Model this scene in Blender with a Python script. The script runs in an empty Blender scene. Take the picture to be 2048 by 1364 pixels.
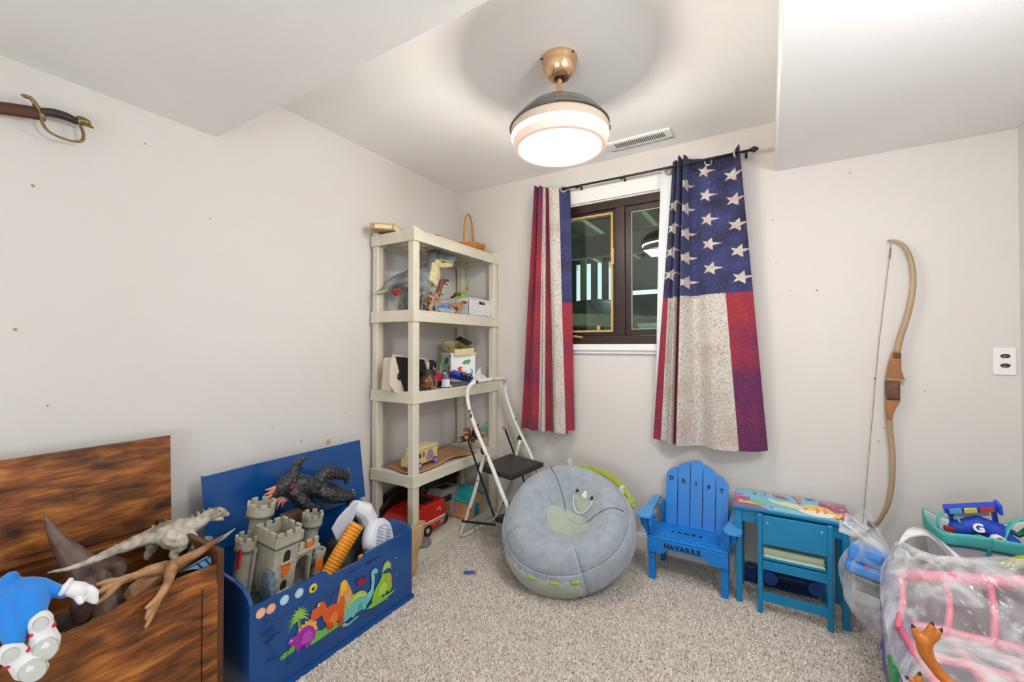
import bpy, bmesh, math, random
import numpy as np
from mathutils import Vector, Matrix, Euler, noise
R = math.radians
random.seed(7)
SC = bpy.context.scene
COL = SC.collection

def sr(r, g, b):
    f = lambda v: (v/255/12.92) if v/255 <= .04045 else ((v/255+.055)/1.055)**2.4
    return (f(r), f(g), f(b), 1.0)

# ---------------------------------------------------------------- camera, world, lights, exposure
cam_d = bpy.data.cameras.new('camera'); cam = bpy.data.objects.new('camera', cam_d); COL.objects.link(cam)
cam.location = (2.0058, -2.562, 1.1977)
cam.rotation_euler = (R(90) + .0117, 0, .5406)
cam_d.sensor_width = 36; cam_d.lens = 14.972; cam_d.clip_start = .02
SC.camera = cam
w = bpy.data.worlds.new('daylight'); SC.world = w; w.use_nodes = True
w.node_tree.nodes['Background'].inputs[0].default_value = (.75, .92, 1.0, 1)
w.node_tree.nodes['Background'].inputs[1].default_value = 1.6
SC.view_settings.view_transform = 'Standard'; SC.view_settings.look = 'None'
SC.view_settings.gamma = 1.0; SC.view_settings.use_curve_mapping = False
SC.view_settings.exposure = 0.0
FAN = 3.2; RING = 760
def light(name, kind, loc, energy, color, size=.1, rot=(0, 0, 0), sizey=None):
    d = bpy.data.lights.new(name, kind); o = bpy.data.objects.new(name, d); COL.objects.link(o)
    o.location = loc; o.rotation_euler = rot; d.energy = energy; d.color = color
    if kind == 'AREA':
        d.size = size
        if sizey: d.shape = 'RECTANGLE'; d.size_y = sizey
    else: d.shadow_soft_size = size
    return o
light('room_lamp', 'POINT', (2.44, -1.67, 1.86), 26.5, (.94, .985, 1.0), .07)
light('rear_ceiling_fill', 'AREA', (1.5, -3.3, 2.0), 1.5, (.94, .985, 1.0), 1.4, (R(50), 0, R(10)), .8)  # unseen fill added behind the camera to even out the room brightness
light('rear_uplight_fill', 'AREA', (1.6, -3.9, .75), 20.5, (.92, .98, 1.0), 1.3, (R(128), 0, R(5)), .7)  # invented fill aimed upward from behind the camera to brighten the ceiling
light('fan_lamp', 'AREA', (1.296, -1.009, 1.972), 4.6, (1.0, .99, .97), .30)

# ---------------------------------------------------------------- materials
def mat(name, col, rough=.5, metal=0, noise_col=None, nscale=8, nstr=.5, bump=0, bscale=40, stretch=None,
        emis=None, estr=0, trans=0, alpha=1, coat=0, sheen=0, attr=False, spec=.5, ior=None):
    m = bpy.data.materials.new(name); m.use_nodes = True
    nt = m.node_tree; N = nt.nodes; L = nt.links; P = N['Principled BSDF']
    P.inputs['Base Color'].default_value = col; P.inputs['Roughness'].default_value = rough
    P.inputs['Metallic'].default_value = metal; P.inputs['Specular IOR Level'].default_value = spec
    if ior: P.inputs['IOR'].default_value = ior
    P.inputs['Alpha'].default_value = alpha
    P.inputs['Transmission Weight'].default_value = trans
    P.inputs['Coat Weight'].default_value = coat; P.inputs['Sheen Weight'].default_value = sheen
    if emis: P.inputs['Emission Color'].default_value = emis; P.inputs['Emission Strength'].default_value = estr
    tc = N.new('ShaderNodeTexCoord'); mp = N.new('ShaderNodeMapping'); L.new(tc.outputs['Object'], mp.inputs[0])
    if stretch: mp.inputs['Scale'].default_value = stretch
    src = None
    if attr:
        a = N.new('ShaderNodeAttribute'); a.attribute_name = 'Col'; src = a.outputs['Color']
        L.new(src, P.inputs['Base Color'])
    if noise_col:
        n = N.new('ShaderNodeTexNoise'); n.inputs['Scale'].default_value = nscale; n.inputs['Detail'].default_value = 5
        L.new(mp.outputs[0], n.inputs['Vector'])
        r = N.new('ShaderNodeValToRGB'); r.color_ramp.elements[0].position = .38; r.color_ramp.elements[1].position = .68
        r.color_ramp.elements[0].color = (0, 0, 0, 1); r.color_ramp.elements[1].color = (nstr, nstr, nstr, 1)
        L.new(n.outputs['Fac'], r.inputs[0])
        mx = N.new('ShaderNodeMix'); mx.data_type = 'RGBA'; L.new(r.outputs[0], mx.inputs[0])
        if src: L.new(src, mx.inputs[6])
        else: mx.inputs[6].default_value = col
        mx.inputs[7].default_value = noise_col; L.new(mx.outputs[2], P.inputs['Base Color'])
    if bump:
        n2 = N.new('ShaderNodeTexNoise'); n2.inputs['Scale'].default_value = bscale; n2.inputs['Detail'].default_value = 4
        L.new(mp.outputs[0], n2.inputs['Vector'])
        b = N.new('ShaderNodeBump'); b.inputs['Strength'].default_value = bump; b.inputs['Distance'].default_value = .004
        L.new(n2.outputs['Fac'], b.inputs['Height']); L.new(b.outputs[0], P.inputs['Normal'])
    return m
_mc = {}
def pm(r, g, b, rough=.4, **k):
    key = (r, g, b, rough, tuple(sorted((a, str(v)) for a, v in k.items())))
    if key not in _mc: _mc[key] = mat('plastic_%d_%d_%d' % (r, g, b), sr(r, g, b), rough, **k)
    return _mc[key]

# ---------------------------------------------------------------- mesh helpers
class B:
    def __init__(s): s.bm = bmesh.new()
    def box(s, x0, x1, y0, y1, z0, z1, M=None):
        vs = [s.bm.verts.new((M @ Vector(p)) if M else p) for p in
              ((x0,y0,z0),(x1,y0,z0),(x1,y1,z0),(x0,y1,z0),(x0,y0,z1),(x1,y0,z1),(x1,y1,z1),(x0,y1,z1))]
        for f in ((0,3,2,1),(4,5,6,7),(0,1,5,4),(1,2,6,5),(2,3,7,6),(3,0,4,7)): s.bm.faces.new([vs[i] for i in f])
        return s
    def cbox(s, c, d, M=None):
        return s.box(c[0]-d[0]/2, c[0]+d[0]/2, c[1]-d[1]/2, c[1]+d[1]/2, c[2]-d[2]/2, c[2]+d[2]/2, M)
    def tube(s, pts, rad, n=8, cap=True, round_ends=False, flat=1.0, up=None):
        pts = [Vector(p) for p in pts]
        rad = list(rad) if hasattr(rad, '__len__') else [rad]*len(pts)
        if round_ends:
            a = (pts[0]-pts[1]).normalized(); b = (pts[-1]-pts[-2]).normalized(); r0, r1 = rad[0], rad[-1]
            pts = [pts[0]+a*r0*.95, pts[0]+a*r0*.6] + pts + [pts[-1]+b*r1*.6, pts[-1]+b*r1*.95]
            rad = [r0*.3, r0*.8] + rad + [r1*.8, r1*.3]
        rings = []; t_prev = None; u = None
        for i, p in enumerate(pts):
            t = ((pts[min(i+1, len(pts)-1)]-p).normalized() + (p-pts[max(i-1, 0)]).normalized())
            if t.length < 1e-6: t = pts[-1]-pts[0]
            t.normalize()
            if u is None:
                u = Vector(up) if up else (Vector((0,0,1)) if abs(t.z) < .9 else Vector((1,0,0)))
            u = (u - t*u.dot(t))
            if u.length < 1e-5: u = t.orthogonal()
            u.normalize(); v = t.cross(u)
            rings.append([s.bm.verts.new(p + (u*math.cos(2*math.pi*k/n) + v*math.sin(2*math.pi*k/n)*flat)*rad[i]) for k in range(n)])
        for a, b in zip(rings, rings[1:]):
            for k in range(n): s.bm.faces.new((a[k], a[(k+1) % n], b[(k+1) % n], b[k]))
        if cap:
            s.bm.faces.new(rings[0][::-1]); s.bm.faces.new(rings[-1])
        return s
    def lathe(s, prof, n=32, M=None, sy=1.0):
        rings = []
        for r, z in prof:
            if r < 1e-6:
                p = Vector((0,0,z)); rings.append([s.bm.verts.new(M @ p if M else p)])
            else:
                ring = []
                for k in range(n):
                    p = Vector((r*math.cos(2*math.pi*k/n), sy*r*math.sin(2*math.pi*k/n), z)); ring.append(s.bm.verts.new(M @ p if M else p))
                rings.append(ring)
        for a, b in zip(rings, rings[1:]):
            if len(a) == 1 and len(b) == 1: continue
            for k in range(n):
                if len(a) == 1: s.bm.faces.new((a[0], b[(k+1) % n], b[k]))
                elif len(b) == 1: s.bm.faces.new((a[k], a[(k+1) % n], b[0]))
                else: s.bm.faces.new((a[k], a[(k+1) % n], b[(k+1) % n], b[k]))
        return s
    def prism(s, poly, d, M=None):
        """polygon in local XY, extruded from z=0 to z=d"""
        lo = [s.bm.verts.new(M @ Vector((x, y, 0)) if M else (x, y, 0)) for x, y in poly]
        hi = [s.bm.verts.new(M @ Vector((x, y, d)) if M else (x, y, d)) for x, y in poly]
        n = len(poly)
        f1 = s.bm.faces.new(lo[::-1]); f2 = s.bm.faces.new(hi)
        for k in range(n): s.bm.faces.new((lo[k], lo[(k+1) % n], hi[(k+1) % n], hi[k]))
        if n > 4:
            f1.normal_update(); f2.normal_update(); bmesh.ops.triangulate(s.bm, faces=[f1, f2])
        return s
    def ball(s, c, r, M=None, seg=12, rings=8):
        r = r if hasattr(r, '__len__') else (r, r, r)
        T_ = Matrix.Translation(c) @ (M if M else Matrix()) @ Matrix.Diagonal((r[0], r[1], r[2], 1))
        bmesh.ops.create_uvsphere(s.bm, u_segments=seg, v_segments=rings, radius=1, matrix=T_)
        return s
    def cyl(s, a, b, r, n=16, r2=None):
        return s.tube([a, b], [r, r if r2 is None else r2], n)

def T(name, label, cat, loc, rot=(0, 0, 0), group=None, kind=None):
    o = bpy.data.objects.new(name, None); COL.objects.link(o); o.empty_display_size = .05
    o.location = loc; o.rotation_euler = rot
    o['label'] = label; o['category'] = cat
    if group: o['group'] = group
    return o
def tag(o, label, cat, group=None, kind=None):
    o['label'] = label; o['category'] = cat
    if group: o['group'] = group
    if kind: o['kind'] = kind
    return o
def mw(o):
    m = Matrix.LocRotScale(o.location, o.rotation_euler, o.scale)
    if o.parent: m = mw(o.parent) @ o.matrix_parent_inverse @ m
    return m
def part(name, b, m, parent=None, world=False, smooth=False, bevel=0, label=None, kind=None, loc=None):
    me = bpy.data.meshes.new(name); bm = b.bm if isinstance(b, B) else b
    bmesh.ops.recalc_face_normals(bm, faces=bm.faces)
    bm.to_mesh(me); bm.free()
    o = bpy.data.objects.new(name, me); COL.objects.link(o)
    if m: me.materials.append(m)
    if smooth:
        me.polygons.foreach_set('use_smooth', [True]*len(me.polygons))
        if smooth != 'all':
            try: me.set_sharp_from_angle(angle=R(40))
            except Exception: pass
    if parent:
        o.parent = parent
        if world: o.matrix_parent_inverse = mw(parent).inverted()
    if loc is not None: o.location = loc
    if bevel:
        bv = o.modifiers.new('bevel', 'BEVEL'); bv.width = bevel; bv.segments = 2; bv.limit_method = 'ANGLE'; bv.angle_limit = R(40)
    if label: o['label'] = label
    if kind: o['kind'] = kind
    return o
def solo(name, b, m, label, cat, **k):
    """a thing that is one mesh: origin is moved to its base"""
    grp = k.pop('group', None); kd = k.pop('kind', None)
    o = part(name, b, m, **k); me = o.data
    co = np.empty(len(me.vertices)*3); me.vertices.foreach_get('co', co); co = co.reshape(-1, 3)
    c = np.array([(co[:,0].min()+co[:,0].max())/2, (co[:,1].min()+co[:,1].max())/2, co[:,2].min()])
    me.vertices.foreach_set('co', (co-c).ravel()); o.location = c
    return tag(o, label, cat, grp, kd)
def struct(name, b, m, label=None, **k):
    o = part(name, b, m, **k); o['kind'] = 'structure'
    if label: o['label'] = label
    return o
def organic(name, strokes, m, parent=None, voxel=.004, smooth=4, paint=None, world=False, balls=(), disp=0, dscale=60, flats=()):
    """one continuous surface grown from tapered tubes and ellipsoids"""
    b = B()
    for st in strokes:
        b.tube(st[0], st[1], 10, round_ends=True, flat=(st[2] if len(st) > 2 else 1.0))
    for bl in balls: b.ball(bl[0], bl[1], bl[2] if len(bl) > 2 else None, 14, 10)
    me = bpy.data.meshes.new(name+'_src'); bmesh.ops.recalc_face_normals(b.bm, faces=b.bm.faces); b.bm.to_mesh(me); b.bm.free()
    tmp = bpy.data.objects.new(name+'_src', me); COL.objects.link(tmp)
    rm = tmp.modifiers.new('r', 'REMESH'); rm.mode = 'VOXEL'; rm.voxel_size = voxel
    sm = tmp.modifiers.new('s', 'SMOOTH'); sm.iterations = smooth; sm.factor = .5
    dg = bpy.context.evaluated_depsgraph_get(); dg.update()
    me2 = bpy.data.meshes.new_from_object(tmp.evaluated_get(dg)); me2.name = name
    bpy.data.objects.remove(tmp); bpy.data.meshes.remove(me)
    n = len(me2.vertices); co = np.empty(n*3); me2.vertices.foreach_get('co', co); co = co.reshape(-1, 3)
    if disp:
        nr = np.empty(n*3); me2.vertices.foreach_get('normal', nr); nr = nr.reshape(-1, 3)
        d = np.array([noise.noise(Vector(c)*dscale) for c in co])
        co = co + nr*d[:, None]*disp; me2.vertices.foreach_set('co', co.ravel())
    if paint: add_col(me2, [paint(*c) for c in co])
    me2.polygons.foreach_set('use_smooth', [True]*len(me2.polygons)); me2.materials.clear(); me2.materials.append(m)
    o = bpy.data.objects.new(name, me2); COL.objects.link(o)
    if parent:
        o.parent = parent
        if world: o.matrix_parent_inverse = mw(parent).inverted()
    return o
def add_col(me, cols):
    a = me.color_attributes.new('Col', 'FLOAT_COLOR', 'POINT')
    c = np.asarray(cols, dtype=np.float32)
    if c.shape[1] == 3: c = np.hstack([c, np.ones((len(c), 1), np.float32)])
    a.data.foreach_set('color', c.ravel())
def mixc(a, b, t):
    t = max(0., min(1., t)); return tuple(a[i]*(1-t)+b[i]*t for i in range(3))
def copy_tree(o, parent=None):
    c = o.copy(); COL.objects.link(c); c.parent = parent
    for ch in [x for x in bpy.data.objects if x.parent == o]: copy_tree(ch, c)
    return c
def txt(name, s, size, m, parent, M, ext=.0006, off=0.0, world=False, sx=1.0, align='CENTER'):
    cu = bpy.data.curves.new(name, 'FONT'); cu.body = s; cu.size = size; cu.extrude = ext; cu.offset = off
    cu.align_x = align; cu.align_y = 'CENTER'; cu.resolution_u = 6
    t = bpy.data.objects.new(name+'_c', cu); COL.objects.link(t)
    dg = bpy.context.evaluated_depsgraph_get(); dg.update()
    me = bpy.data.meshes.new_from_object(t.evaluated_get(dg)); me.name = name
    bpy.data.objects.remove(t)
    me.transform(M @ Matrix.Diagonal((sx, 1, 1, 1))); me.materials.clear(); me.materials.append(m)
    o = bpy.data.objects.new(name, me); COL.objects.link(o); o.parent = parent
    if world: o.matrix_parent_inverse = mw(parent).inverted()
    return o
def frame(o, x, y, z=None):
    """matrix with origin o, local x and y axes"""
    x = Vector(x).normalized(); z_ = Vector(x).cross(Vector(y)).normalized(); y_ = z_.cross(x)
    M = Matrix((x, y_, z_)).transposed().to_4x4(); M.translation = Vector(o); return M
def XY(x=0, y=0, z=0, rx=0, ry=0, rz=0): return Matrix.Translation((x, y, z)) @ Euler((R(rx), R(ry), R(rz))).to_matrix().to_4x4()
def polyflat(name, poly, m, parent, M, t=.0008, world=False):
    return part(name, B().prism(poly, t, M), m, parent, world=world)
def bez(pts, n=8):
    """Catmull-Rom through points"""
    P = [Vector(p) for p in pts]; out = []
    for i in range(len(P)-1):
        p0 = P[max(i-1,0)]; p1 = P[i]; p2 = P[i+1]; p3 = P[min(i+2,len(P)-1)]
        for k in range(n):
            t = k/n; out.append(.5*((2*p1)+(-p0+p2)*t+(2*p0-5*p1+4*p2-p3)*t*t+(-p0+3*p1-3*p2+p3)*t**3))
    out.append(P[-1]); return out
def lerpl(v, n):
    v = list(v); m = len(v)-1; return [v[min(int(i*m/n), m-1)]*(1-(i*m/n-min(int(i*m/n), m-1)))+v[min(int(i*m/n), m-1)+1]*(i*m/n-min(int(i*m/n), m-1)) for i in range(n+1)]
# ---------------------------------------------------------------- room
W, H, DEEP = 2.892, 2.35, -4.2
def wall_mat(name, col, dirty=0.0, spots=()):
    m = mat(name, col, .62, bump=.12, bscale=180, spec=.3)
    nt = m.node_tree; N = nt.nodes; L = nt.links; P = N['Principled BSDF']
    tc = N.new('ShaderNodeTexCoord')
    n = N.new('ShaderNodeTexNoise'); n.inputs['Scale'].default_value = 1.7; n.inputs['Detail'].default_value = 6; L.new(tc.outputs['Object'], n.inputs['Vector'])
    r = N.new('ShaderNodeMapRange'); r.inputs[1].default_value = .35; r.inputs[2].default_value = .75; r.inputs[3].default_value = 0; r.inputs[4].default_value = 1
    L.new(n.outputs['Fac'], r.inputs[0])
    mx = N.new('ShaderNodeMix'); mx.data_type = 'RGBA'; mx.inputs[6].default_value = col
    mx.inputs[7].default_value = (col[0]*.955, col[1]*.95, col[2]*.94, 1); L.new(r.outputs[0], mx.inputs[0])
    # sparse nail holes, dings and scuffs
    v = N.new('ShaderNodeTexVoronoi'); v.inputs['Scale'].default_value = 3.1; L.new(tc.outputs['Object'], v.inputs['Vector'])
    dr = N.new('ShaderNodeMath'); dr.operation = 'LESS_THAN'; dr.inputs[1].default_value = .013; L.new(v.outputs['Distance'], dr.inputs[0])
    m2 = N.new('ShaderNodeMix'); m2.data_type = 'RGBA'; L.new(dr.outputs[0], m2.inputs[0]); L.new(mx.outputs[2], m2.inputs[6])
    m2.inputs[7].default_value = (.22, .18, .14, 1)
    last = m2
    if dirty:
        mp = N.new('ShaderNodeMapping'); mp.inputs['Scale'].default_value = (9, 3.2, 5); mp.inputs['Rotation'].default_value = (.4, .5, .6)
        L.new(tc.outputs['Object'], mp.inputs[0])
        n3 = N.new('ShaderNodeTexNoise'); n3.inputs['Scale'].default_value = 1.4; n3.inputs['Detail'].default_value = 7; n3.inputs['Roughness'].default_value = .65
        L.new(mp.outputs[0], n3.inputs['Vector'])
        r3 = N.new('ShaderNodeMapRange'); r3.inputs[1].default_value = .70; r3.inputs[2].default_value = .82; r3.inputs[4].default_value = dirty
        L.new(n3.outputs['Fac'], r3.inputs[0])
        m3 = N.new('ShaderNodeMix'); m3.data_type = 'RGBA'; L.new(r3.outputs[0], m3.inputs[0]); L.new(last.outputs[2], m3.inputs[6])
        m3.inputs[7].default_value = (.35, .31, .27, 1); last = m3
    L.new(last.outputs[2], P.inputs['Base Color'])
    return m
M_wall = wall_mat('beige_wall_paint', sr(220, 216, 213), .25)
M_wallb = wall_mat('back_wall_paint', sr(221, 215, 210), .35)
M_ceil = wall_mat('ceiling_paint', sr(246, 244, 242), 0)
M_soff = wall_mat('soffit_paint', sr(246, 244, 243), .8)
M_trim = mat('white_trim_paint', sr(238, 238, 236), .35)
t = .12
struct('wall_left', B().box(-t, 0, DEEP, t, 0, H), M_wall, 'beige left wall with small dings')
WX0, WX1, WZ0, WZ1 = .70, 1.70, 1.205, 2.10
b = B()
b.box(0, WX0, 0, t, 0, H); b.box(WX1, W, 0, t, 0, H); b.box(WX0, WX1, 0, t, 0, WZ0); b.box(WX0, WX1, 0, t, WZ1, H)
struct('wall_back', b, M_wallb, 'beige back wall around the window')
struct('wall_right', B().box(W, W+t, DEEP, t, 0, H), M_wall, 'beige right wall')
struct('wall_front', B().box(-t, W+t, DEEP-t, DEEP, 0, H), M_wall)
struct('ceiling', B().box(-t, W+t, DEEP-t, t, H, H+.1), M_ceil, 'white painted ceiling')
struct('trim_1', B().box(0, 2.0456, DEEP, -1.6621, 2.086, H), M_ceil, 'boxed soffit lowering the ceiling near the left wall')
b = B().box(2.0456, W, DEEP, 0, 2.0924, H)
struct('trim_2', b, M_soff, 'scuffed white boxed soffit above the right side', bevel=.004)
# plaster patches and nail holes the photo shows on the left wall
M_patch = mat('bare_plaster_patch', sr(186, 170, 140), .8); M_hole = mat('nail_hole', sr(158, 146, 130), .8)
SPOT_L = [(-1.118, .688), (-2.189, 1.709), (-1.686, 1.733), (-1.905, 1.96), (-2.222, 1.249), (-2.151, 1.004), (-1.417, .809), (-1.271, .723), (-1.037, .678), (-1.005, .827)]
SPOT_B = [(2.348, 2.023), (2.104, 1.479), (2.602, .996), (2.032, 1.844), (2.045, 1.624), (2.462, .821), (2.442, .757), (1.08, 2.338), (2.049, .287)]

# carpet: base and tufts
M_base = mat('carpet_base', sr(226, 215, 205), .95, noise_col=sr(176, 158, 140), nscale=90)
struct('floor', B().box(-t, W+t, DEEP-t, t, -.1, 0), M_base, 'beige speckled carpet floor')
def carpet_pile():
    rng = np.random.default_rng(3); n = 420000
    x = rng.uniform(.36, W, n*2); y = rng.uniform(-2.5, 0, n*2)
    k = ((x > .36) & (x*.0+y > -2.4) & (x > .56-(y < -1.9)*.0) | (y > -1.05))
    x, y = x[k][:n], y[k][:n]; n = len(x)
    a = rng.uniform(0, 2*np.pi, n); h = rng.uniform(.004, .008, n); wd = rng.uniform(.0010, .0022, n)
    la = rng.uniform(0, 2*np.pi, n); lean = rng.uniform(.003, .008, n)
    dx, dy = np.cos(a)*wd, np.sin(a)*wd; tx, ty = x+np.cos(la)*lean, y+np.sin(la)*lean
    v = np.empty((n, 4, 3)); v[:,0] = np.stack([x-dx, y-dy, np.zeros(n)], 1); v[:,1] = np.stack([x+dx, y+dy, np.zeros(n)], 1)
    v[:,2] = np.stack([tx+dx*.7, ty+dy*.7, h], 1); v[:,3] = np.stack([tx-dx*.7, ty-dy*.7, h*.93], 1)
    me = bpy.data.meshes.new('carpet_pile'); me.vertices.add(n*4); me.loops.add(n*4); me.polygons.add(n)
    me.vertices.foreach_set('co', v.ravel()); me.loops.foreach_set('vertex_index', np.arange(n*4, dtype=np.int32))
    me.polygons.foreach_set('loop_start', np.arange(0, n*4, 4, dtype=np.int32)); me.update()
    pal = np.array([sr(244, 236, 228)[:3], sr(236, 226, 217)[:3], sr(220, 208, 198)[:3], sr(160, 142, 126)[:3], sr(250, 246, 242)[:3]])
    c = pal[rng.choice(5, n, p=[.38, .28, .15, .09, .10])]
    c = np.repeat(c, 4, 0); add_col(me, c)
    o = bpy.data.objects.new('carpet_pile', me); COL.objects.link(o)
    m = mat('carpet_tuft', (1,1,1,1), .9, attr=True, spec=.1); me.materials.append(m)
    o['kind'] = 'stuff'; tag(o, 'short speckled beige and brown carpet tufts over the floor', 'carpet')
carpet_pile()

# baseboards
struct('baseboard_back', B().box(.36, W, -.014, 0, 0, .082).box(.36, W, -.009, 0, .082, .094), M_trim, 'white baseboard along the back wall', bevel=.002)
struct('baseboard_left', B().box(0, .014, DEEP, 0, 0, .09), M_trim, bevel=.002)
struct('baseboard_right', B().box(W-.014, W, DEEP, -.015, 0, .09), M_trim, bevel=.002)

# ---------------------------------------------------------------- window
M_dark = mat('dark_brown_window_wood', sr(52, 34, 28), .35, noise_col=sr(30, 20, 18), nscale=30)
M_gold = mat('tan_screen_frame', sr(196, 160, 96), .45)
M_glass = bpy.data.materials.new('window_glass'); M_glass.use_nodes = True
nt = M_glass.node_tree; nt.nodes.clear()
o_ = nt.nodes.new('ShaderNodeOutputMaterial'); mx = nt.nodes.new('ShaderNodeMixShader'); tr = nt.nodes.new('ShaderNodeBsdfTransparent'); gl = nt.nodes.new('ShaderNodeBsdfGlossy')
tr.inputs[0].default_value = (.86, .93, .90, 1); gl.inputs['Roughness'].default_value = .02; fr = nt.nodes.new('ShaderNodeFresnel'); fr.inputs[0].default_value = 1.75
nt.links.new(fr.outputs[0], mx.inputs[0]); nt.links.new(tr.outputs[0], mx.inputs[1]); nt.links.new(gl.outputs[0], mx.inputs[2]); nt.links.new(mx.outputs[0], o_.inputs[0])
b = B()
fy0, fy1 = .012, .085
b.box(WX0, WX1, fy0, fy1, 1.21, 1.262); b.box(WX0, WX1, fy0, fy1, 2.052, WZ1)
b.box(WX0, WX0+.06, fy0, fy1, 1.262, 2.052); b.box(WX1-.06, WX1, fy0, fy1, 1.262, 2.052)
b.box(1.205, 1.262, fy0, fy1, 1.262, 2.052)
win = struct('window_1', b, M_dark, 'dark brown two-light basement window', bevel=.003)
def sash(x0, x1, z0, z1, y0, y1, w_):
    s = B(); s.box(x0, x1, y0, y1, z0, z0+w_); s.box(x0, x1, y0, y1, z1-w_, z1); s.box(x0, x0+w_, y0, y1, z0+w_, z1-w_); s.box(x1-w_, x1, y0, y1, z0+w_, z1-w_); return s
part('sash', sash(.762, 1.203, 1.264, 2.05, .03, .07, .022), M_dark, win, bevel=.002)
part('sash', sash(1.264, 1.638, 1.264, 2.05, .02, .06, .034), M_dark, win, bevel=.002)
part('screen_frame', sash(.78, 1.187, 1.285, 2.03, .016, .028, .013), M_gold, win, bevel=.001, label='tan inner screen frame on the left light')
M_scr = mat('insect_screen', (.02, .02, .02, 1), .9, alpha=.10)
part('screen', B().box(.792, 1.175, .0215, .0225, 1.297, 2.018), M_scr, win)
part('pane', B().box(.784, 1.181, .050, .054, 1.286, 2.028), M_glass, win)
part('pane', B().box(1.298, 1.604, .036, .040, 1.298, 2.016), M_glass, win)
part('glazing_bead', sash(1.2975, 1.6045, 1.2975, 2.0165, .0315, .0355, .004), pm(206, 204, 196, .6), win, label='pale caulk line around the right pane')
part('screen_catch', B().box(1.176, 1.196, .006, .018, 1.70, 1.80), M_gold, win, bevel=.002)
part('screen_catch', B().box(1.085, 1.105, .006, .018, 1.298, 1.325), M_gold, win, bevel=.002)
part('crank_handle', B().box(.93, .955, -.004, .012, 1.252, 1.266).tube([(.94, -.005, 1.262), (.97, -.012, 1.256), (1.0, -.012, 1.252)], .005), M_gold, win)
part('casing', B().box(WX0-.03, WX1+.03, -.018, .002, 2.108, 2.19).box(WX0-.03, WX0, -.018, .002, WZ0, 2.108).box(WX1, WX1+.03, -.018, .002, WZ0, 2.108), M_trim, win, bevel=.002, label='white painted window casing')
part('sill', B().box(WX0-.04, WX1+.04, -.030, .012, 1.170, 1.209).box(WX0-.03, WX1+.03, -.016, .0, 1.150, 1.170), M_trim, win, bevel=.002, label='white window sill')
# ---------------------------------------------------------------- below the deck, seen through the window
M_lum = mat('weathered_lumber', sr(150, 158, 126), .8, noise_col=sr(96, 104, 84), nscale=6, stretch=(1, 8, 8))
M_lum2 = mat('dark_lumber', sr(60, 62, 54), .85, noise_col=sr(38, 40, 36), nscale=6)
M_dirt = mat('dark_soil', sr(44, 42, 38), .95, noise_col=sr(26, 26, 22), nscale=5, bump=.8, bscale=12)
gx = B(); n_ = 22
g = [[gx.bm.verts.new((-2.2+4.6*i/n_, .16+3.6*j/n_, 1.0+.06*noise.noise(Vector((i*.4, j*.4, 0)))+(.32*max(0,(j/n_-.2))))) for j in range(n_+1)] for i in range(n_+1)]
for i in range(n_):
    for j in range(n_): gx.bm.faces.new((g[i][j], g[i+1][j], g[i+1][j+1], g[i][j+1]))
tag(part('soil', gx, M_dirt, smooth='all'), 'dark bare soil under the deck outside the window', 'soil', kind='structure')
dk = T('deck_frame', 'weathered wooden deck underside with joists, seen through the window', 'deck', (.6, 1.9, 2.25))
for i in range(7):
    x = -1.5 + i*.52
    part('joist', B().box(x, x+.045, .2, 3.4, 2.32, 2.50), M_lum, dk, world=True)
for i in range(23):
    part('deck_board', B().box(-2.2, 2.4, .18+i*.145, .18+i*.145+.138, 2.50, 2.53), M_lum, dk, world=True)
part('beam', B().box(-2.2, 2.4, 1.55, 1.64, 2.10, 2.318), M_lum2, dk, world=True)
part('beam', B().box(-2.2, 2.4, .62, .70, 2.22, 2.318), M_lum, dk, world=True)
sf = T('slatted_skirting', 'upright deck skirting slats with daylight between, seen through the window', 'skirting', (0, 3.0, 1.2))
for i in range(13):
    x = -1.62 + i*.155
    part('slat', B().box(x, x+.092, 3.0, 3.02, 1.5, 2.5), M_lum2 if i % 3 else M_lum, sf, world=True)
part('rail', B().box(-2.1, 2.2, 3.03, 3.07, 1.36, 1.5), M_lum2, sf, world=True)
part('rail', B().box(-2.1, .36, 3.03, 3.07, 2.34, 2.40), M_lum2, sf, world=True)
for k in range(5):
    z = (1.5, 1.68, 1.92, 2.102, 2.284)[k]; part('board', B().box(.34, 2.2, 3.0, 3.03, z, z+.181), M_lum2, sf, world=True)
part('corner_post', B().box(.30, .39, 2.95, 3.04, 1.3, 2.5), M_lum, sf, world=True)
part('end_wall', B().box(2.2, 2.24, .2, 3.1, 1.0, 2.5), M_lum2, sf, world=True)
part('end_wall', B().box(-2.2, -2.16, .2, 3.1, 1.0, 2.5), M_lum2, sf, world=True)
pb_ = T('fallen_board', 'pale grey board lying across the soil outside the window', 'board', (.3, 1.4, 1.35))
part('plank', B().cbox((0, 0, 0), (2.6, .14, .03), XY(.35, 1.5, 1.46, 60, 3, 12)), M_lum, pb_, world=True)
part('nail_end', B().cbox((.9, 0, .016), (.02, .02, .004), XY(.35, 1.5, 1.46, 60, 3, 12)), M_lum2, pb_, world=True)
M_tarp = mat('dark_green_tarp', sr(34, 46, 44), .4, noise_col=sr(70, 92, 88), nscale=4, bump=.5, bscale=9)
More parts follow.
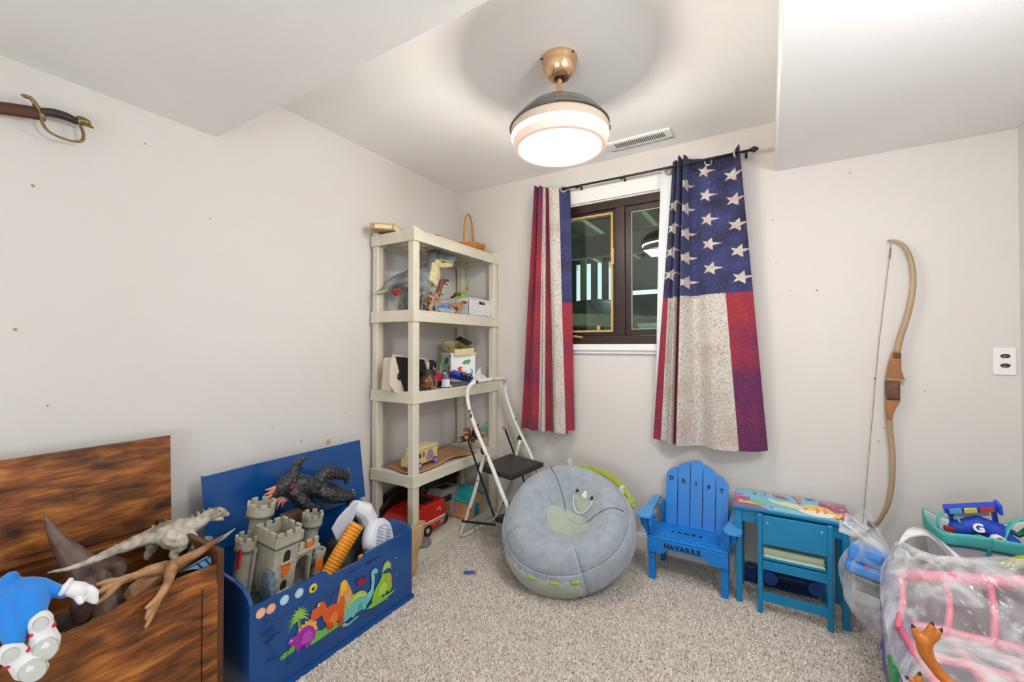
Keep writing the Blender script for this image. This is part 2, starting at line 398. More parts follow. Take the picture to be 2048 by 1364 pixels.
for (a0, a1, zt, lab) in (((-.75, 2.6), (.0, 2.3), 2.30, 'dark draped tarp at the left of the window view'), ((-.9, 2.7), (1.6, 2.4), 1.80, 'dark heap under a tarp behind the window mullion')):
    tb = B(); nn = 16; rows = []
    for i in range(nn+1):
        row = []
        for j in range(nn+1):
            u, v = i/nn, j/nn
            top = 1.3+(zt-1.3)*(abs(math.sin(u*math.pi*1.1+.3))**.7 if zt < 2 else (1-u*.85))
            row.append(tb.bm.verts.new((a0[0]+(a1[0]-a0[0])*u, a0[1]+(a1[1]-a0[1])*u+.12*math.sin(u*14+v*3), 1.15+(top-1.15)*v)))
        rows.append(row)
    for i in range(nn):
        for j in range(nn): tb.bm.faces.new((rows[i][j], rows[i+1][j], rows[i+1][j+1], rows[i][j+1]))
    o = solo('tarp', tb, M_tarp, lab, 'tarp', smooth='all'); sl = o.modifiers.new('s', 'SOLIDIFY'); sl.thickness = .004
tt = T('storage_tub', 'white plastic tub standing outside behind the right window pane', 'tub', (1.32, .5, 1.10))
part('body', B().prism([(-.09, 0), (.09, 0), (.105, .24), (-.105, .24)], .16, XY(1.34, .6, 1.10, 90)), M_trim, tt, world=True, bevel=.01)
part('rim', B().box(1.225, 1.455, .43, .61, 1.335, 1.355), M_trim, tt, world=True, bevel=.004)
SUNNY = light('daylight_under_deck', 'AREA', (.4, 3.6, 1.9), 60, (.85, .95, 1), 2.6, (R(-100), 0, 0), 1.2)
light('under_deck_fill', 'AREA', (-1.7, 1.5, 1.5), 190, (.90, 1, .95), .8, (0, R(-115), 0), .8)  # hidden area light added to brighten the joists, standing in for ground bounce
# ---------------------------------------------------------------- ceiling light with retracted fan blades
fx, fyy = 1.296, -1.009
M_brass = mat('brushed_rose_brass', sr(222, 184, 146), .25, metal=.92, noise_col=sr(200, 158, 118), nscale=6, nstr=.5)
M_smoke = mat('smoked_clear_plastic', sr(120, 118, 110), .2, alpha=.72)
M_band = mat('pale_champagne_band', sr(232, 214, 196), .32, metal=.3)
M_pink = mat('rose_ring', sr(236, 214, 200), .4, emis=sr(255, 214, 196), estr=.35)
M_seam = mat('lit_seam', sr(255, 244, 226), .5, emis=(1, .95, .86, 1), estr=RING)
M_diff = mat('lit_diffuser', sr(255, 255, 255), .5, emis=(1, .985, .97, 1), estr=FAN)
fl = T('ceiling_fan_light', 'round brass ceiling light with lit diffuser and folded fan blades', 'ceiling light', (fx, fyy, 1.98))
FM = Matrix.Translation((fx, fyy, 0))
part('canopy', B().lathe([(0, 2.35), (.072, 2.35), (.073, 2.342), (.070, 2.336), (.067, 2.318), (.058, 2.292), (.044, 2.275), (.037, 2.271), (.022, 2.271), (.020, 2.28), (0, 2.28)], 40, FM), M_brass, fl, world=True, smooth=True)
part('canopy_collar', B().lathe([(0, 2.277), (.019, 2.277), (.019, 2.266), (.012, 2.264), (0, 2.264)], 20, FM), pm(40, 30, 24, .4), fl, world=True, smooth=True)
part('down_rod', B().lathe([(0, 2.27), (.0110, 2.27), (.0110, 2.215), (.013, 2.215), (.013, 2.211), (.011, 2.211), (.012, 2.205), (.020, 2.178), (.020, 2.15), (0, 2.15)], 20, FM), M_brass, fl, world=True, smooth=True)
part('housing', B().lathe([(0, 2.160), (.03, 2.160), (.09, 2.148), (.140, 2.122), (.175, 2.088), (.186, 2.066), (0, 2.066)], 56, FM), pm(176, 172, 160, .3), fl, world=True, smooth=True)
for k in range(3):
    bb = B(); n_ = 22; rows = []
    for i in range(n_+1):
        a = R(120*k+20) + R(150)*i/n_
        ro = .201 - .003*k + .003*math.sin(math.pi*i/n_); ri = .118 + .055*(i/n_)**2
        row = []
        for q_ in (0, .35, .7, 1):
            rr = ri+(ro-ri)*q_; zz = 2.150-.088*((rr-.09)/.11)**1.7
            row.append(bb.bm.verts.new((fx+rr*math.cos(a), fyy+rr*math.sin(a), zz+.004*k)))
        rows.append(row)
    for i in range(n_):
        for j in range(3): bb.bm.faces.new((rows[i][j], rows[i+1][j], rows[i+1][j+1], rows[i][j+1]))
    o = part('blade', bb, M_smoke, fl, world=True, smooth='all'); so = o.modifiers.new('s', 'SOLIDIFY'); so.thickness = .003
part('upper_band', B().lathe([(0, 2.066), (.192, 2.066), (.195, 2.060), (.194, 2.033), (.188, 2.028), (.174, 2.028)], 64, FM), M_band, fl, world=True, smooth=True)
part('lit_seam', B().lathe([(.172, 2.030), (.1885, 2.0275), (.1885, 2.0235), (.172, 2.021)], 64, FM), M_seam, fl, world=True, smooth=True, label='glowing seam between the two bands')
part('lower_band', B().lathe([(.172, 2.023), (.1875, 2.023), (.1875, 2.006), (.184, 1.992), (.180, 1.987), (.166, 1.985), (.163, 1.991), (.170, 1.997), (.172, 2.005), (.172, 2.023)], 64, FM), M_pink, fl, world=True, smooth=True)
part('diffuser', B().lathe([(.165, 1.993), (.160, 1.989), (.12, 1.983), (.06, 1.980), (0, 1.979)], 56, FM), M_diff, fl, world=True, smooth=True, label='lit white diffuser')
for k in range(3):
    a = R(100+120*k); part('screw', B().ball((fx+.075*math.cos(a), fyy+.075*math.sin(a), 2.341), .004, seg=8, rings=6), pm(40, 30, 24, .4), fl, world=True)

# ceiling vent
cv = T('ceiling_vent', 'white louvred register in the ceiling above the window', 'vent', (1.398, -.17, 2.335))
vb = B(); vb.box(1.225, 1.571, -.128, -.118+.0, 2.338, 2.3499); vb.box(1.225, 1.571, -.226, -.203, 2.338, 2.3499); vb.box(1.225, 1.262, -.203, -.128, 2.338, 2.3499); vb.box(1.535, 1.571, -.203, -.128, 2.338, 2.3499)
vb.box(1.225, 1.571, -.137, -.118, 2.338, 2.3499)
part('frame', vb, M_trim, cv, world=True, bevel=.002)
part('duct_shadow_box', B().box(1.26, 1.54, -.204, -.136, 2.3465, 2.3495), pm(44, 38, 32, .9), cv, world=True, label='slab coloured dark for the shade in the duct behind the louvres')  # shallow slab; the shade of the duct is put into its dark colour
for k in range(26):
    x = 1.2665 + k*.0105; part('louvre', B().box(-.0024, .0024, -.033, .033, -.0005, .0005, XY(x, -.170, 2.3385, 0, 8, 0)), M_trim, cv, world=True)

# ---------------------------------------------------------------- curtain rod and curtains
M_iron = mat('black_iron', sr(24, 22, 24), .4)
M_nickel = mat('nickel_grommet', sr(180, 176, 168), .28, metal=.9)
rod = T('curtain_rod', 'thin black curtain rod with ball finial over the window', 'curtain rod', (1.39, -.1, 2.19))
part('pole', B().tube([(.86, -.1, 2.190), (1.35, -.1, 2.187), (1.935, -.1, 2.190)], .0065, 12), M_iron, rod, world=True, smooth='all')
for x in (1.952,):
    part('finial', B().ball((x, -.1, 2.19), .015, seg=16, rings=10).tube([(x-.02, -.1, 2.19), (x+.02, -.1, 2.19)], .008, 10), M_iron, rod, world=True, smooth='all')
for x in (.99, 1.27, 1.915):
    part('bracket', B().tube([(x, -.001, 2.215), (x, -.05, 2.2), (x, -.1, 2.178)], .004, 8).tube([(x, -.012, 2.23), (x, -.002, 2.19)], .006, 8), M_iron, rod, world=True, smooth='all')

def fabric_mat(name):
    m = mat(name, (1,1,1,1), .85, attr=True, spec=.15, sheen=.15, bump=.25, bscale=500)
    nt = m.node_tree; N = nt.nodes; L = nt.links; P = N['Principled BSDF']
    at = [x for x in N if x.type == 'ATTRIBUTE'][0]
    tc = N.new('ShaderNodeTexCoord'); n = N.new('ShaderNodeTexNoise'); n.inputs['Scale'].default_value = 110; n.inputs['Detail'].default_value = 9; n.inputs['Roughness'].default_value = .7
    L.new(tc.outputs['Object'], n.inputs['Vector'])
    r = N.new('ShaderNodeMapRange'); r.inputs[1].default_value = .47; r.inputs[2].default_value = .62; L.new(n.outputs['Fac'], r.inputs[0])
    # distressed print shows on the pale parts only (alpha of the colour attribute)
    mm = N.new('ShaderNodeMath'); mm.operation = 'MULTIPLY'; L.new(r.outputs[0], mm.inputs[0]); L.new(at.outputs['Alpha'], mm.inputs[1])
    mx = N.new('ShaderNodeMix'); mx.data_type = 'RGBA'; L.new(mm.outputs[0], mx.inputs[0]); L.new(at.outputs['Color'], mx.inputs[6]); mx.inputs[7].default_value = sr(156, 142, 132)
    L.new(mx.outputs[2], P.inputs['Base Color']); return m
M_flag = fabric_mat('printed_curtain_fabric')
def star_hit(dx, dz, r):
    """five-point star, one point to +x, that point drawn long"""
    x = dx/(1.85 if dx > 0 else 1.15); z = dz
    a = math.atan2(z, x) % (2*math.pi/5); a = min(a, 2*math.pi/5-a); d = math.hypot(x, z)
    # edge between outer point (r,0) and inner point
    ri = r*.40; ax, az = r, 0; bx, bz = ri*math.cos(math.pi/5), ri*math.sin(math.pi/5)
    px_, pz_ = d*math.cos(a), d*math.sin(a)
    return (bx-ax)*(pz_-az)-(bz-az)*(px_-ax) > 0
def curtain(K, ztop, zbot, nu, nv, colfn, name, label):
    K = [np.array(k, float) for k in K]; nk = len(K)-1
    def ev(s):
        i = min(int(s), nk-1); t = s-i; p0 = K[max(i-1,0)]; p1 = K[i]; p2 = K[i+1]; p3 = K[min(i+2,nk)]
        q = .5*((2*p1)+(-p0+p2)*t+(2*p0-5*p1+4*p2-p3)*t*t+(-p0+3*p1-3*p2+p3)*t**3); l = p1*(1-t)+p2*t
        return np.array([l[0], l[1], q[2], q[3]])
    S = np.linspace(0, nk, nu); E_ = np.array([ev(s) for s in S]); V = np.linspace(0, 1, nv)
    co = np.empty((nv, nu, 3)); cols = np.empty((nv, nu, 4))
    for j, v in enumerate(V):
        x = E_[:,0]*(1-v)+E_[:,1]*v; y = E_[:,2]*(1-v)+E_[:,3]*v
        y = y + .004*np.sin(S*2.3+v*7)*v
        z = np.array([ztop(s) for s in S])*(1-v)+np.array([zbot(s) for s in S])*v
        co[j,:,0] = x; co[j,:,1] = y; co[j,:,2] = z
        for i, s in enumerate(S): cols[j, i] = colfn(s, x[i], z[i], v, E_[i])
    me = bpy.data.meshes.new(name); idx = np.arange(nu*nv).reshape(nv, nu)
    q = np.stack([idx[:-1,:-1], idx[1:,:-1], idx[1:,1:], idx[:-1,1:]], -1).reshape(-1, 4); n = len(q)
    c0 = np.array([co[:,:,0].mean(), -.1, co[:,:,2].min()])
    me.vertices.add(nu*nv); me.vertices.foreach_set('co', (co.reshape(-1,3)-c0).ravel()); me.loops.add(n*4); me.polygons.add(n)
    me.loops.foreach_set('vertex_index', q.ravel().astype(np.int32)); me.polygons.foreach_set('loop_start', np.arange(0, n*4, 4, dtype=np.int32)); me.update()
    add_col(me, cols.reshape(-1, 4)); me.polygons.foreach_set('use_smooth', [True]*n); me.materials.append(M_flag)
    root = T(name, label, 'curtain', c0)
    o = bpy.data.objects.new('cloth', me); COL.objects.link(o); o.parent = root
    so = o.modifiers.new('s', 'SOLIDIFY'); so.thickness = .0015
    return root
RED, PUR, WHT, BLU, NAV = sr(150, 46, 60)[:3], sr(96, 38, 82)[:3], sr(206, 200, 192)[:3], sr(56, 62, 108)[:3], sr(38, 38, 66)[:3]
def nz(x, z, f, o=0): return noise.noise(Vector((x*f, o, z*f)))
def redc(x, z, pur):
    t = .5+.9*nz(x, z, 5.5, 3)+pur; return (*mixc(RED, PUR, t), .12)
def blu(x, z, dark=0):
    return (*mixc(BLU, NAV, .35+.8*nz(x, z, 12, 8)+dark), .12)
def white(x, z):
    t = max(0, nz(x, z, 9, 5)*.9+.1*nz(x, z, 40)); return (*mixc(WHT, sr(186, 160, 148)[:3], t), 1.0)
xt = lambda p: .716+(p-1073)*.00354
xb = lambda p: .589+(p-1040)*.00358
KL = [(xt(1068), xb(1040), -.075, -.07), (xt(1072), xb(1046), -.125, -.12), (xt(1077), xb(1051), -.075, -.075), (xt(1082), xb(1068), -.13, -.125), (xt(1087), xb(1081), -.10, -.10),
      (xt(1090), xb(1090), -.115, -.11), (xt(1096), xb(1097), -.075, -.075), (xt(1100), xb(1112), -.12, -.12), (xt(1110), xb(1122), -.13, -.135), (xt(1120), xb(1134), -.115, -.115), (xt(1130), xb(1139), -.09, -.09), (xt(1137), xb(1145), -.075, -.065)]
def colL(s, x, z, v, e):
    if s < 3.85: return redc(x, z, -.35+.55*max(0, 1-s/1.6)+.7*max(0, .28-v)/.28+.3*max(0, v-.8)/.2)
    if s < 5.3: return white(x, z)
    if s < 7.0: return redc(x, z, -.3)
    if s < 9.0: return white(x, z)
    if z > 1.47: return blu(x, z)
    return redc(x, z, -.55)
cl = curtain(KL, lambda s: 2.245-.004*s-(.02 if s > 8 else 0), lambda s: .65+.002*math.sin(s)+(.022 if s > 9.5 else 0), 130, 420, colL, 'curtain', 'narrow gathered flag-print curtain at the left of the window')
xt = lambda p: 1.549+(p-1340)*.00245
xb = lambda p: 1.442+(p-1303)*.002413
KR = [(xt(1343), xb(1303), -.06, -.06), (xt(1350), xb(1322), -.08, -.075), (xt(1354), xb(1336), -.07, -.07), (xt(1360), xb(1346), -.135, -.135), (xt(1366), xb(1354), -.075, -.08),
      (xt(1371), xb(1361), -.135, -.13), (xt(1378), xb(1404), -.06, -.06), (xt(1400), xb(1440), -.075, -.125), (xt(1420), xb(1475), -.07, -.13), (xt(1445), xb(1500), -.06, -.115), (xt(1465), xb(1520), -.07, -.10), (xt(1478), xb(1536), -.115, -.07)]
py2z = lambda y: 1.478+(590-y)*.00256
STARS = [(1427, y) for y in (334, 385.5, 437, 489, 540)] + [(1483, y) for y in (352.7, 404, 456, 510, 564)] + [(1373, y) for y in (357, 407.6, 460.6, 512, 564)] + [(1337, y) for y in (392.6, 441.8, 493.4, 542.7)]
STARS = [(1.498+(p-1322)*.00245, py2z(y), .036 if p != 1373 else .038) for p, y in STARS]
def colR(s, x, z, v, e):
    mid = e[0]*.53+e[1]*.47
    zz = z - (mid-1.7)*.03
    if zz > 1.47:
        for cx, cz, r in STARS:
            if abs(zz-cz) < .05 and -.05 < mid-cx < .09 and star_hit(mid-cx, zz-cz, r):
                return (*mixc(WHT, sr(200, 170, 160)[:3], .3+nz(x, z, 20)), .9)
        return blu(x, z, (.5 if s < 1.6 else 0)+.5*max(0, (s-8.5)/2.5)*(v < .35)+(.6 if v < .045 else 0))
    if s < 1.0: return redc(x, z, -.2)
    if s < 3.6: return white(x, z)
    if s < 4.8: return redc(x, z, -.6)
    if s < 8.35: return white(x, z)
    return redc(x, z, -.45+1.1*max(0, v-.62)/.38+.25*(s > 10.3))
def ztr(s):
    return 2.228 - .03*max(0, math.sin((s-6)/5*math.pi)) if s > 6 else 2.228+.003*math.sin(s*6)
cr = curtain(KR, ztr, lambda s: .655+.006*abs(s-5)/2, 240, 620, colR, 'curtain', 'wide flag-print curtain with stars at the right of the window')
# white lining edge of the right curtain
lb = B(); rows = []
for j in range(30):
    v = j/29; z = 2.195*(1-v)+.69*v; xa = 1.492*(1-v)+1.449*v; xc = 1.575*(1-v)+1.475*v
    rows.append([lb.bm.verts.new((xa, -.062-.01*math.sin(v*5), z)), lb.bm.verts.new(((xa+xc)/2, -.055, z)), lb.bm.verts.new((xc, -.052, z))])
for a, c in zip(rows, rows[1:]):
    for k in range(2): lb.bm.faces.new((a[k], c[k], c[k+1], a[k+1]))
o = part('lining', lb, mat('white_lining_cloth', sr(222, 224, 224), .8, sheen=.2), cr, world=True, smooth='all', label='plain white lining turned outward')
so = o.modifiers.new('s', 'SOLIDIFY'); so.thickness = .0015
def grommet(x, z, y, root, ang=0, r=.021):
    b = B(); b.lathe([(r*.62, -.004), (r*.7, -.006), (r, -.004), (r*1.05, 0), (r, .004), (r*.7, .006), (r*.62, .004), (r*.62, -.004)], 24, Matrix.Translation((x, y, z)) @ Euler((R(90), 0, R(ang))).to_matrix().to_4x4())
    part('grommet', b, M_nickel, root, world=True, smooth='all')
grommet(.905, 2.188, -.098, cl, 25); grommet(1.740, 2.178, -.086, cr, 20); grommet(1.872, 2.183, -.10, cr, 60); grommet(1.535, 2.178, -.068, cr, 30)

# ---------------------------------------------------------------- sword in its scabbard on the left wall
M_leather = mat('brown_scabbard_leather', sr(84, 46, 30), .6, noise_col=sr(58, 30, 20), nscale=18, stretch=(1, .3, 1))
M_oldbrass = mat('tarnished_brass', sr(150, 132, 84), .38, metal=.75, noise_col=sr(92, 70, 44), nscale=40)
sw = T('sword', 'old sabre with brass guard in brown leather scabbard on left wall', 'sword', (.03, -2.4, 1.88))
part('scabbard', B().tube(bez([(.03, -2.95, 1.58), (.03, -2.7, 1.72), (.03, -2.45, 1.842), (.032, -2.30, 1.902), (.035, -2.182, 1.933)], 6), lerpl([.008, .0135, .0165, .018, .020], 24), 14, flat=.5, up=(0, 0, 1)), M_leather, sw, world=True, smooth='all')
part('grip', B().tube(bez([(.038, -2.184, 1.938), (.04, -2.155, 1.947), (.04, -2.125, 1.949), (.04, -2.098, 1.944)], 8), lerpl([.0115, .0135, .013, .0105], 24), 14, up=(0,0,1)), mat('dark_grip', sr(44, 38, 36), .45, bump=.6, bscale=120), sw, world=True, smooth='all')
part('pommel', B().tube([(.04, -2.100, 1.950), (.04, -2.088, 1.951), (.04, -2.074, 1.950), (.04, -2.068, 1.943), (.04, -2.058, 1.940)], [.014, .0155, .013, .006, .002], 14), M_oldbrass, sw, world=True, smooth='all')
part('knuckle_guard', B().tube(bez([(.045, -2.225, 1.968), (.045, -2.206, 1.969), (.043, -2.193, 1.955), (.042, -2.182, 1.935), (.043, -2.180, 1.908), (.045, -2.168, 1.884), (.047, -2.142, 1.873), (.047, -2.108, 1.873), (.045, -2.088, 1.884), (.042, -2.084, 1.908), (.04, -2.092, 1.938)], 6), lerpl([.002, .006, .0055, .006, .0045, .0042, .0035, .0038, .005, .005, .0035], 60), 10), M_oldbrass, sw, world=True, smooth='all')
part('quillon', B().tube([(.036, -2.196, 1.957), (.038, -2.180, 1.937), (.042, -2.176, 1.912)], [.006, .009, .006], 10).ball((.045, -2.214, 1.969), (.006, .011, .006)), M_oldbrass, sw, world=True, smooth='all')

# ---------------------------------------------------------------- bow
M_bow = mat('pale_bow_limb', sr(176, 150, 116), .4, noise_col=sr(150, 122, 90), nscale=12, stretch=(3, 3, .6))
M_riser = mat('orange_wood_riser', sr(168, 112, 66), .35, noise_col=sr(120, 70, 36), nscale=14, stretch=(4, 4, .7))
bw = T('recurve_bow', 'strung wooden recurve bow hanging on the back wall', 'bow', (2.48, -.03, .42))
up_ = bez([(2.476, -.025, 1.676), (2.500, -.025, 1.673), (2.531, -.025, 1.648), (2.553, -.026, 1.590), (2.562, -.028, 1.510), (2.556, -.03, 1.42), (2.538, -.03, 1.32), (2.517, -.03, 1.24), (2.503, -.03, 1.165)], 6)
part('upper_limb', B().tube(up_, lerpl([.004, .006, .008, .0095, .0105, .0115, .012, .0125, .013], 48), 10, flat=.7, up=(1, 0, 0)), M_bow, bw, world=True, smooth='all')
lo_ = bez([(2.474, -.03, .872), (2.478, -.03, .80), (2.484, -.03, .727), (2.485, -.03, .65), (2.481, -.029, .57), (2.470, -.027, .49), (2.450, -.026, .43), (2.425, -.025, .38), (2.395, -.025, .345)], 6)
part('lower_limb', B().tube(lo_, lerpl([.012, .0115, .0115, .011, .0105, .010, .009, .007, .004], 48), 10, flat=.7, up=(1, 0, 0)), M_bow, bw, world=True, smooth='all')
part('riser', B().prism([(2.490, 1.175), (2.512, 1.175), (2.517, 1.13), (2.517, 1.09), (2.524, 1.062), (2.527, 1.048), (2.512, 1.048), (2.512, .948), (2.498, .925), (2.488, .89), (2.485, .865), (2.466, .865), (2.463, .90), (2.462, .948), (2.464, 1.048), (2.470, 1.09), (2.478, 1.13)], .030, frame((0, -.012, 0), (1, 0, 0), (0, 0, 1))), M_riser, bw, world=True, bevel=.005)
part('riser_inlay', B().box(2.488, 2.516, -.0435, -.011, 1.142, 1.168), mat('dark_inlay', sr(96, 56, 30), .4), bw, world=True, bevel=.003)
part('grip', B().box(2.4625, 2.5125, -.045, -.010, .952, 1.045), mat('dark_brown_grip', sr(78, 48, 38), .45, noise_col=sr(150, 96, 56), nscale=16, nstr=.6), bw, world=True, bevel=.008)
part('arrow_shelf', B().box(2.468, 2.532, -.046, -.010, 1.044, 1.050), mat('pale_rest', sr(170, 146, 120), .7), bw, world=True)
part('bowstring', B().tube([(2.488, -.035, 1.668), (2.440, -.036, 1.20), (2.378, -.036, .38)], .0016, 6), pm(150, 140, 124, .8), bw, world=True)
part('string_serving', B().tube([(2.4855, -.035, 1.64), (2.481, -.035, 1.59)], .0032, 8), pm(120, 108, 92, .8), bw, world=True)
part('nock_point', B().ball((2.4265, -.036, 1.05), .004, seg=8, rings=6), pm(90, 60, 40, .5), bw, world=True)
# ---------------------------------------------------------------- outlet
ot = T('wall_outlet', 'white outlet plate with two brown sockets near right corner', 'outlet', (2.8445, -.004, 1.078))
part('plate', B().box(2.811, 2.878, -.007, -.0005, 1.078, 1.191), pm(240, 240, 238, .35), ot, world=True, bevel=.003)
for z in (1.156, 1.117):
    a = [( .0145*math.copysign(abs(math.cos(t_))**.8, math.cos(t_)), .0085*math.sin(t_)) for t_ in [2*math.pi*k/20 for k in range(20)]]
    s_ = part('socket', B().prism(a, .003, frame((2.846, -.0065, z), (1, 0, 0), (0, 0, 1))), pm(70, 44, 32, .3), ot, world=True, label='brown socket')
    part('socket_slot', B().box(-.006, .002, -.0036+.0, -.003, -.004, -.001, Matrix.Translation((2.846, -.0065, z))), pm(190, 180, 170, .3), s_, world=True)
# small plaster marks
WLo, WBo = bpy.data.objects['wall_left'], bpy.data.objects['wall_back']
def rag(r, n=11, s=1): return [(r*(1+.25*noise.noise(Vector((k*1.7, s*3.1, 0))))*math.cos(2*math.pi*k/n), r*(1+.25*noise.noise(Vector((k*1.3, s*2.1, 4))))*math.sin(2*math.pi*k/n)) for k in range(n)]
part('plaster_patch', B().prism(rag(.016), .0006, frame((0, SPOT_L[0][0], SPOT_L[0][1]), (0, 1, 0), (0, 0, 1))), M_patch, WLo, label='bare tan plaster patch')
for i, (y, z) in enumerate(SPOT_L[1:]): part('nail_hole', B().prism(rag(.0035 if i % 3 else .005, 9, i), .0005, frame((0, y, z), (0, 1, 0), (0, 0, 1))), M_hole, WLo)
for i, (x, z) in enumerate(SPOT_B): part('nail_hole', B().prism(rag(.003 if i % 3 else .0042, 9, i+20), .0005, frame((x, 0, z), (1, 0, 0), (0, 0, 1))), M_hole, WBo)
# ---------------------------------------------------------------- plastic shelving unit in the corner
M_shelf = mat('cream_shelf_plastic', sr(220, 214, 196), .45, noise_col=sr(200, 190, 168), nscale=5, nstr=.35)
X0, X1, Y0, Y1 = .018, .356, -.852, -.006
TZ = [.070, .487, .945, 1.397, 1.842]; BH = .064
sh = T('storage_shelf', 'cream plastic five-tier shelving unit in the room corner', 'shelf', (.187, -.43, 0))
for (x, y) in ((X0+.004, Y0+.004), (X1-.049, Y0+.004), (X0+.004, Y1-.052), (X1-.049, Y1-.052)):
    pb = B()
    for i in range(4): pb.box(x, x+.045, y, y+.048, TZ[i]-.003, TZ[i+1]-BH)
    pb.box(x, x+.045, y, y+.048, TZ[4]-.01, TZ[4]+.016)
    part('post', pb, M_shelf, sh, world=True, bevel=.006)
for i, z in enumerate(TZ):
    tb = B(); w_ = .012; z0 = z-BH if i else .001
    tb.box(X0, X1, Y0, Y0+w_, z0, z); tb.box(X0, X1, Y1-w_, Y1, z0, z); tb.box(X0, X0+w_, Y0+w_, Y1-w_, z0, z); tb.box(X1-w_, X1, Y0+w_, Y1-w_, z0, z)
    tb.box(X0+w_, X1-w_, Y0+w_, Y1-w_, z-.009, z-.005)
    for (x, y) in ((X0, Y0), (X1-.056, Y0), (X0, Y1-.058), (X1-.056, Y1-.058)):
        tb.box(x-.003, x+.059, y-.003, y+.061, z0-.001, z0+.012); tb.box(x-.001, x+.057, y-.001, y+.059, z0, z+.001)
    if i:
        for k in range(1, 10): tb.box(X0+w_, X1-w_, Y0+k*.0845-.002, Y0+k*.0845+.002, z-.034, z-.008)
        for k in range(1, 5): tb.box(X0+k*.068-.002, X0+k*.068+.002, Y0+w_, Y1-w_, z-.034, z-.008)
    part('shelf_tier', tb, M_shelf, sh, world=True, bevel=.0015)
    tr = B().box(X1-.0005, X1+.002, Y0+.07, Y1-.07, z-.012, z-.007); part('edge_ridge', tr, M_shelf, sh, world=True)

# ---- top tier
S5 = TZ[4]+.001
M_card = mat('brown_cardboard', sr(190, 158, 116), .8, noise_col=sr(160, 128, 92), nscale=8)
cb = T('tray_box', 'shallow cardboard tray box tilted on the top tier near left wall', 'box', (.10, -.84, S5))
MB = XY(.105, -.800, S5+.014, 0, 5, 24)
b = B(); b.cbox((0, 0, 0), (.14, .20, .004), MB)
for c_, d_ in (((-.068, 0, .016), (.004, .20, .032)), ((.068, 0, .016), (.004, .20, .032)), ((0, -.098, .016), (.132, .004, .032)), ((0, .098, .016), (.132, .004, .032))): b.cbox(c_, d_, MB)
part('tray', b, M_card, cb, world=True); part('front_wrap', B().cbox((.0715, .0, .014), (.002, .19, .024), MB).cbox((.01, -.1015, .014), (.10, .002, .022), MB), mat('yellow_print_wrap', sr(236, 214, 150), .3, noise_col=sr(250, 246, 232), nscale=40), cb, world=True, label='yellow and white printed side')
part('wrapping', B().cbox((0, 0, .014), (.125, .185, .02), MB), mat('yellow_white_wrap', sr(232, 208, 140), .3, noise_col=sr(245, 240, 225), nscale=20), cb, world=True, bevel=.006, label='yellow and white packaging inside')
solo('black_clip', B().tube([(.20, -.70, S5+.004), (.215, -.69, S5+.035)], [.006, .003], 8), pm(20, 18, 18, .5), 'small black clip standing on the top tier beside the cream post', 'clip')
organic('red_plush', [([(.24, -.60, S5+.018), (.25, -.55, S5+.024), (.27, -.50, S5+.016)], [.016, .022, .014])], pm(150, 28, 34, .6), None, .004)
o = bpy.data.objects['red_plush']; tag(o, 'small dark red toy lying on the top tier', 'toy')
organic('pink_toy', [([(.29, -.47, S5+.01), (.30, -.43, S5+.012), (.31, -.40, S5+.008)], [.009, .011, .007])], pm(214, 140, 160, .6), None, .003)
tag(bpy.data.objects['pink_toy'], 'tiny pink toy beside the dark red toy on the top tier', 'toy')
M_wick = mat('honey_wicker', sr(206, 138, 62), .5, noise_col=sr(150, 88, 34), nscale=30)
wk = T('wicker_basket', 'round honey wicker basket with tall hoop handle on top tier', 'basket', (.19, -.135, S5))
bx, by = .19, -.135; hx_, hy_ = -.33, .944
part('base', B().lathe([(0, S5+.002), (.088, S5+.002), (.088, S5+.007), (0, S5+.007)], 28, XY(bx, by, 0)), M_wick, wk, world=True)
for k in range(6):
    z = S5+.008+k*.0095; r = .090+k*.0042
    pts = [(bx+(r+(.003 if (i+k) % 2 else -.001))*math.cos(2*math.pi*i/36), by+(r+(.003 if (i+k) % 2 else -.001))*math.sin(2*math.pi*i/36), z) for i in range(37)]
    part('weave_row', B().tube(pts, .0052, 6, flat=.6), M_wick, wk, world=True, smooth='all')
for k in range(18):
    a = 2*math.pi*k/18; part('stake', B().tube([(bx+.088*math.cos(a), by+.088*math.sin(a), S5+.004), (bx+.112*math.cos(a), by+.112*math.sin(a), S5+.062)], .003, 6), M_wick, wk, world=True)
part('rim', B().tube([(bx+.114*math.cos(2*math.pi*i/36), by+.114*math.sin(2*math.pi*i/36), S5+.063) for i in range(37)], .006, 8), M_wick, wk, world=True, smooth='all')
part('handle', B().tube(bez([(bx+hx_*q_, by+hy_*q_, S5+h_) for q_, h_ in ((-.108, .04), (-.102, .15), (-.07, .245), (-.022, .285), (.022, .285), (.07, .245), (.102, .15), (.108, .04))], 6), .0075, 8, flat=.45, up=(hy_, -hx_, 0)), M_wick, wk, world=True, smooth='all')

# ---- second tier: dinosaurs and white basket
S4 = TZ[3]+.001
M_toy = mat('painted_toy_vinyl', (1,1,1,1), .42, attr=True, bump=.35, bscale=220, noise_col=(.03, .03, .03, 1), nscale=70, nstr=.16)
def dino(name, label, cat, path, rads, legs, arms, M_, paint, head=None, voxel=.004, loc=None, disp=.0, dscale=60, group=None):
    """tail-to-snout spine in local coordinates, legs and arms as strokes"""
    root = T(name, label, cat, loc, (0, 0, M_), group)
    n = 6*(len(path)-1)
    st = [(bez(path, 6), lerpl(rads, n))] + [(bez(l, 4), lerpl(r, 4*(len(l)-1))) for l, r in legs+arms]
    organic('body', st+(head or []), M_toy, root, voxel, 3, paint, disp=disp, dscale=dscale)
    return root
GRY, GRD, CRM = sr(142, 148, 152)[:3], sr(98, 104, 104)[:3], sr(226, 214, 162)[:3]
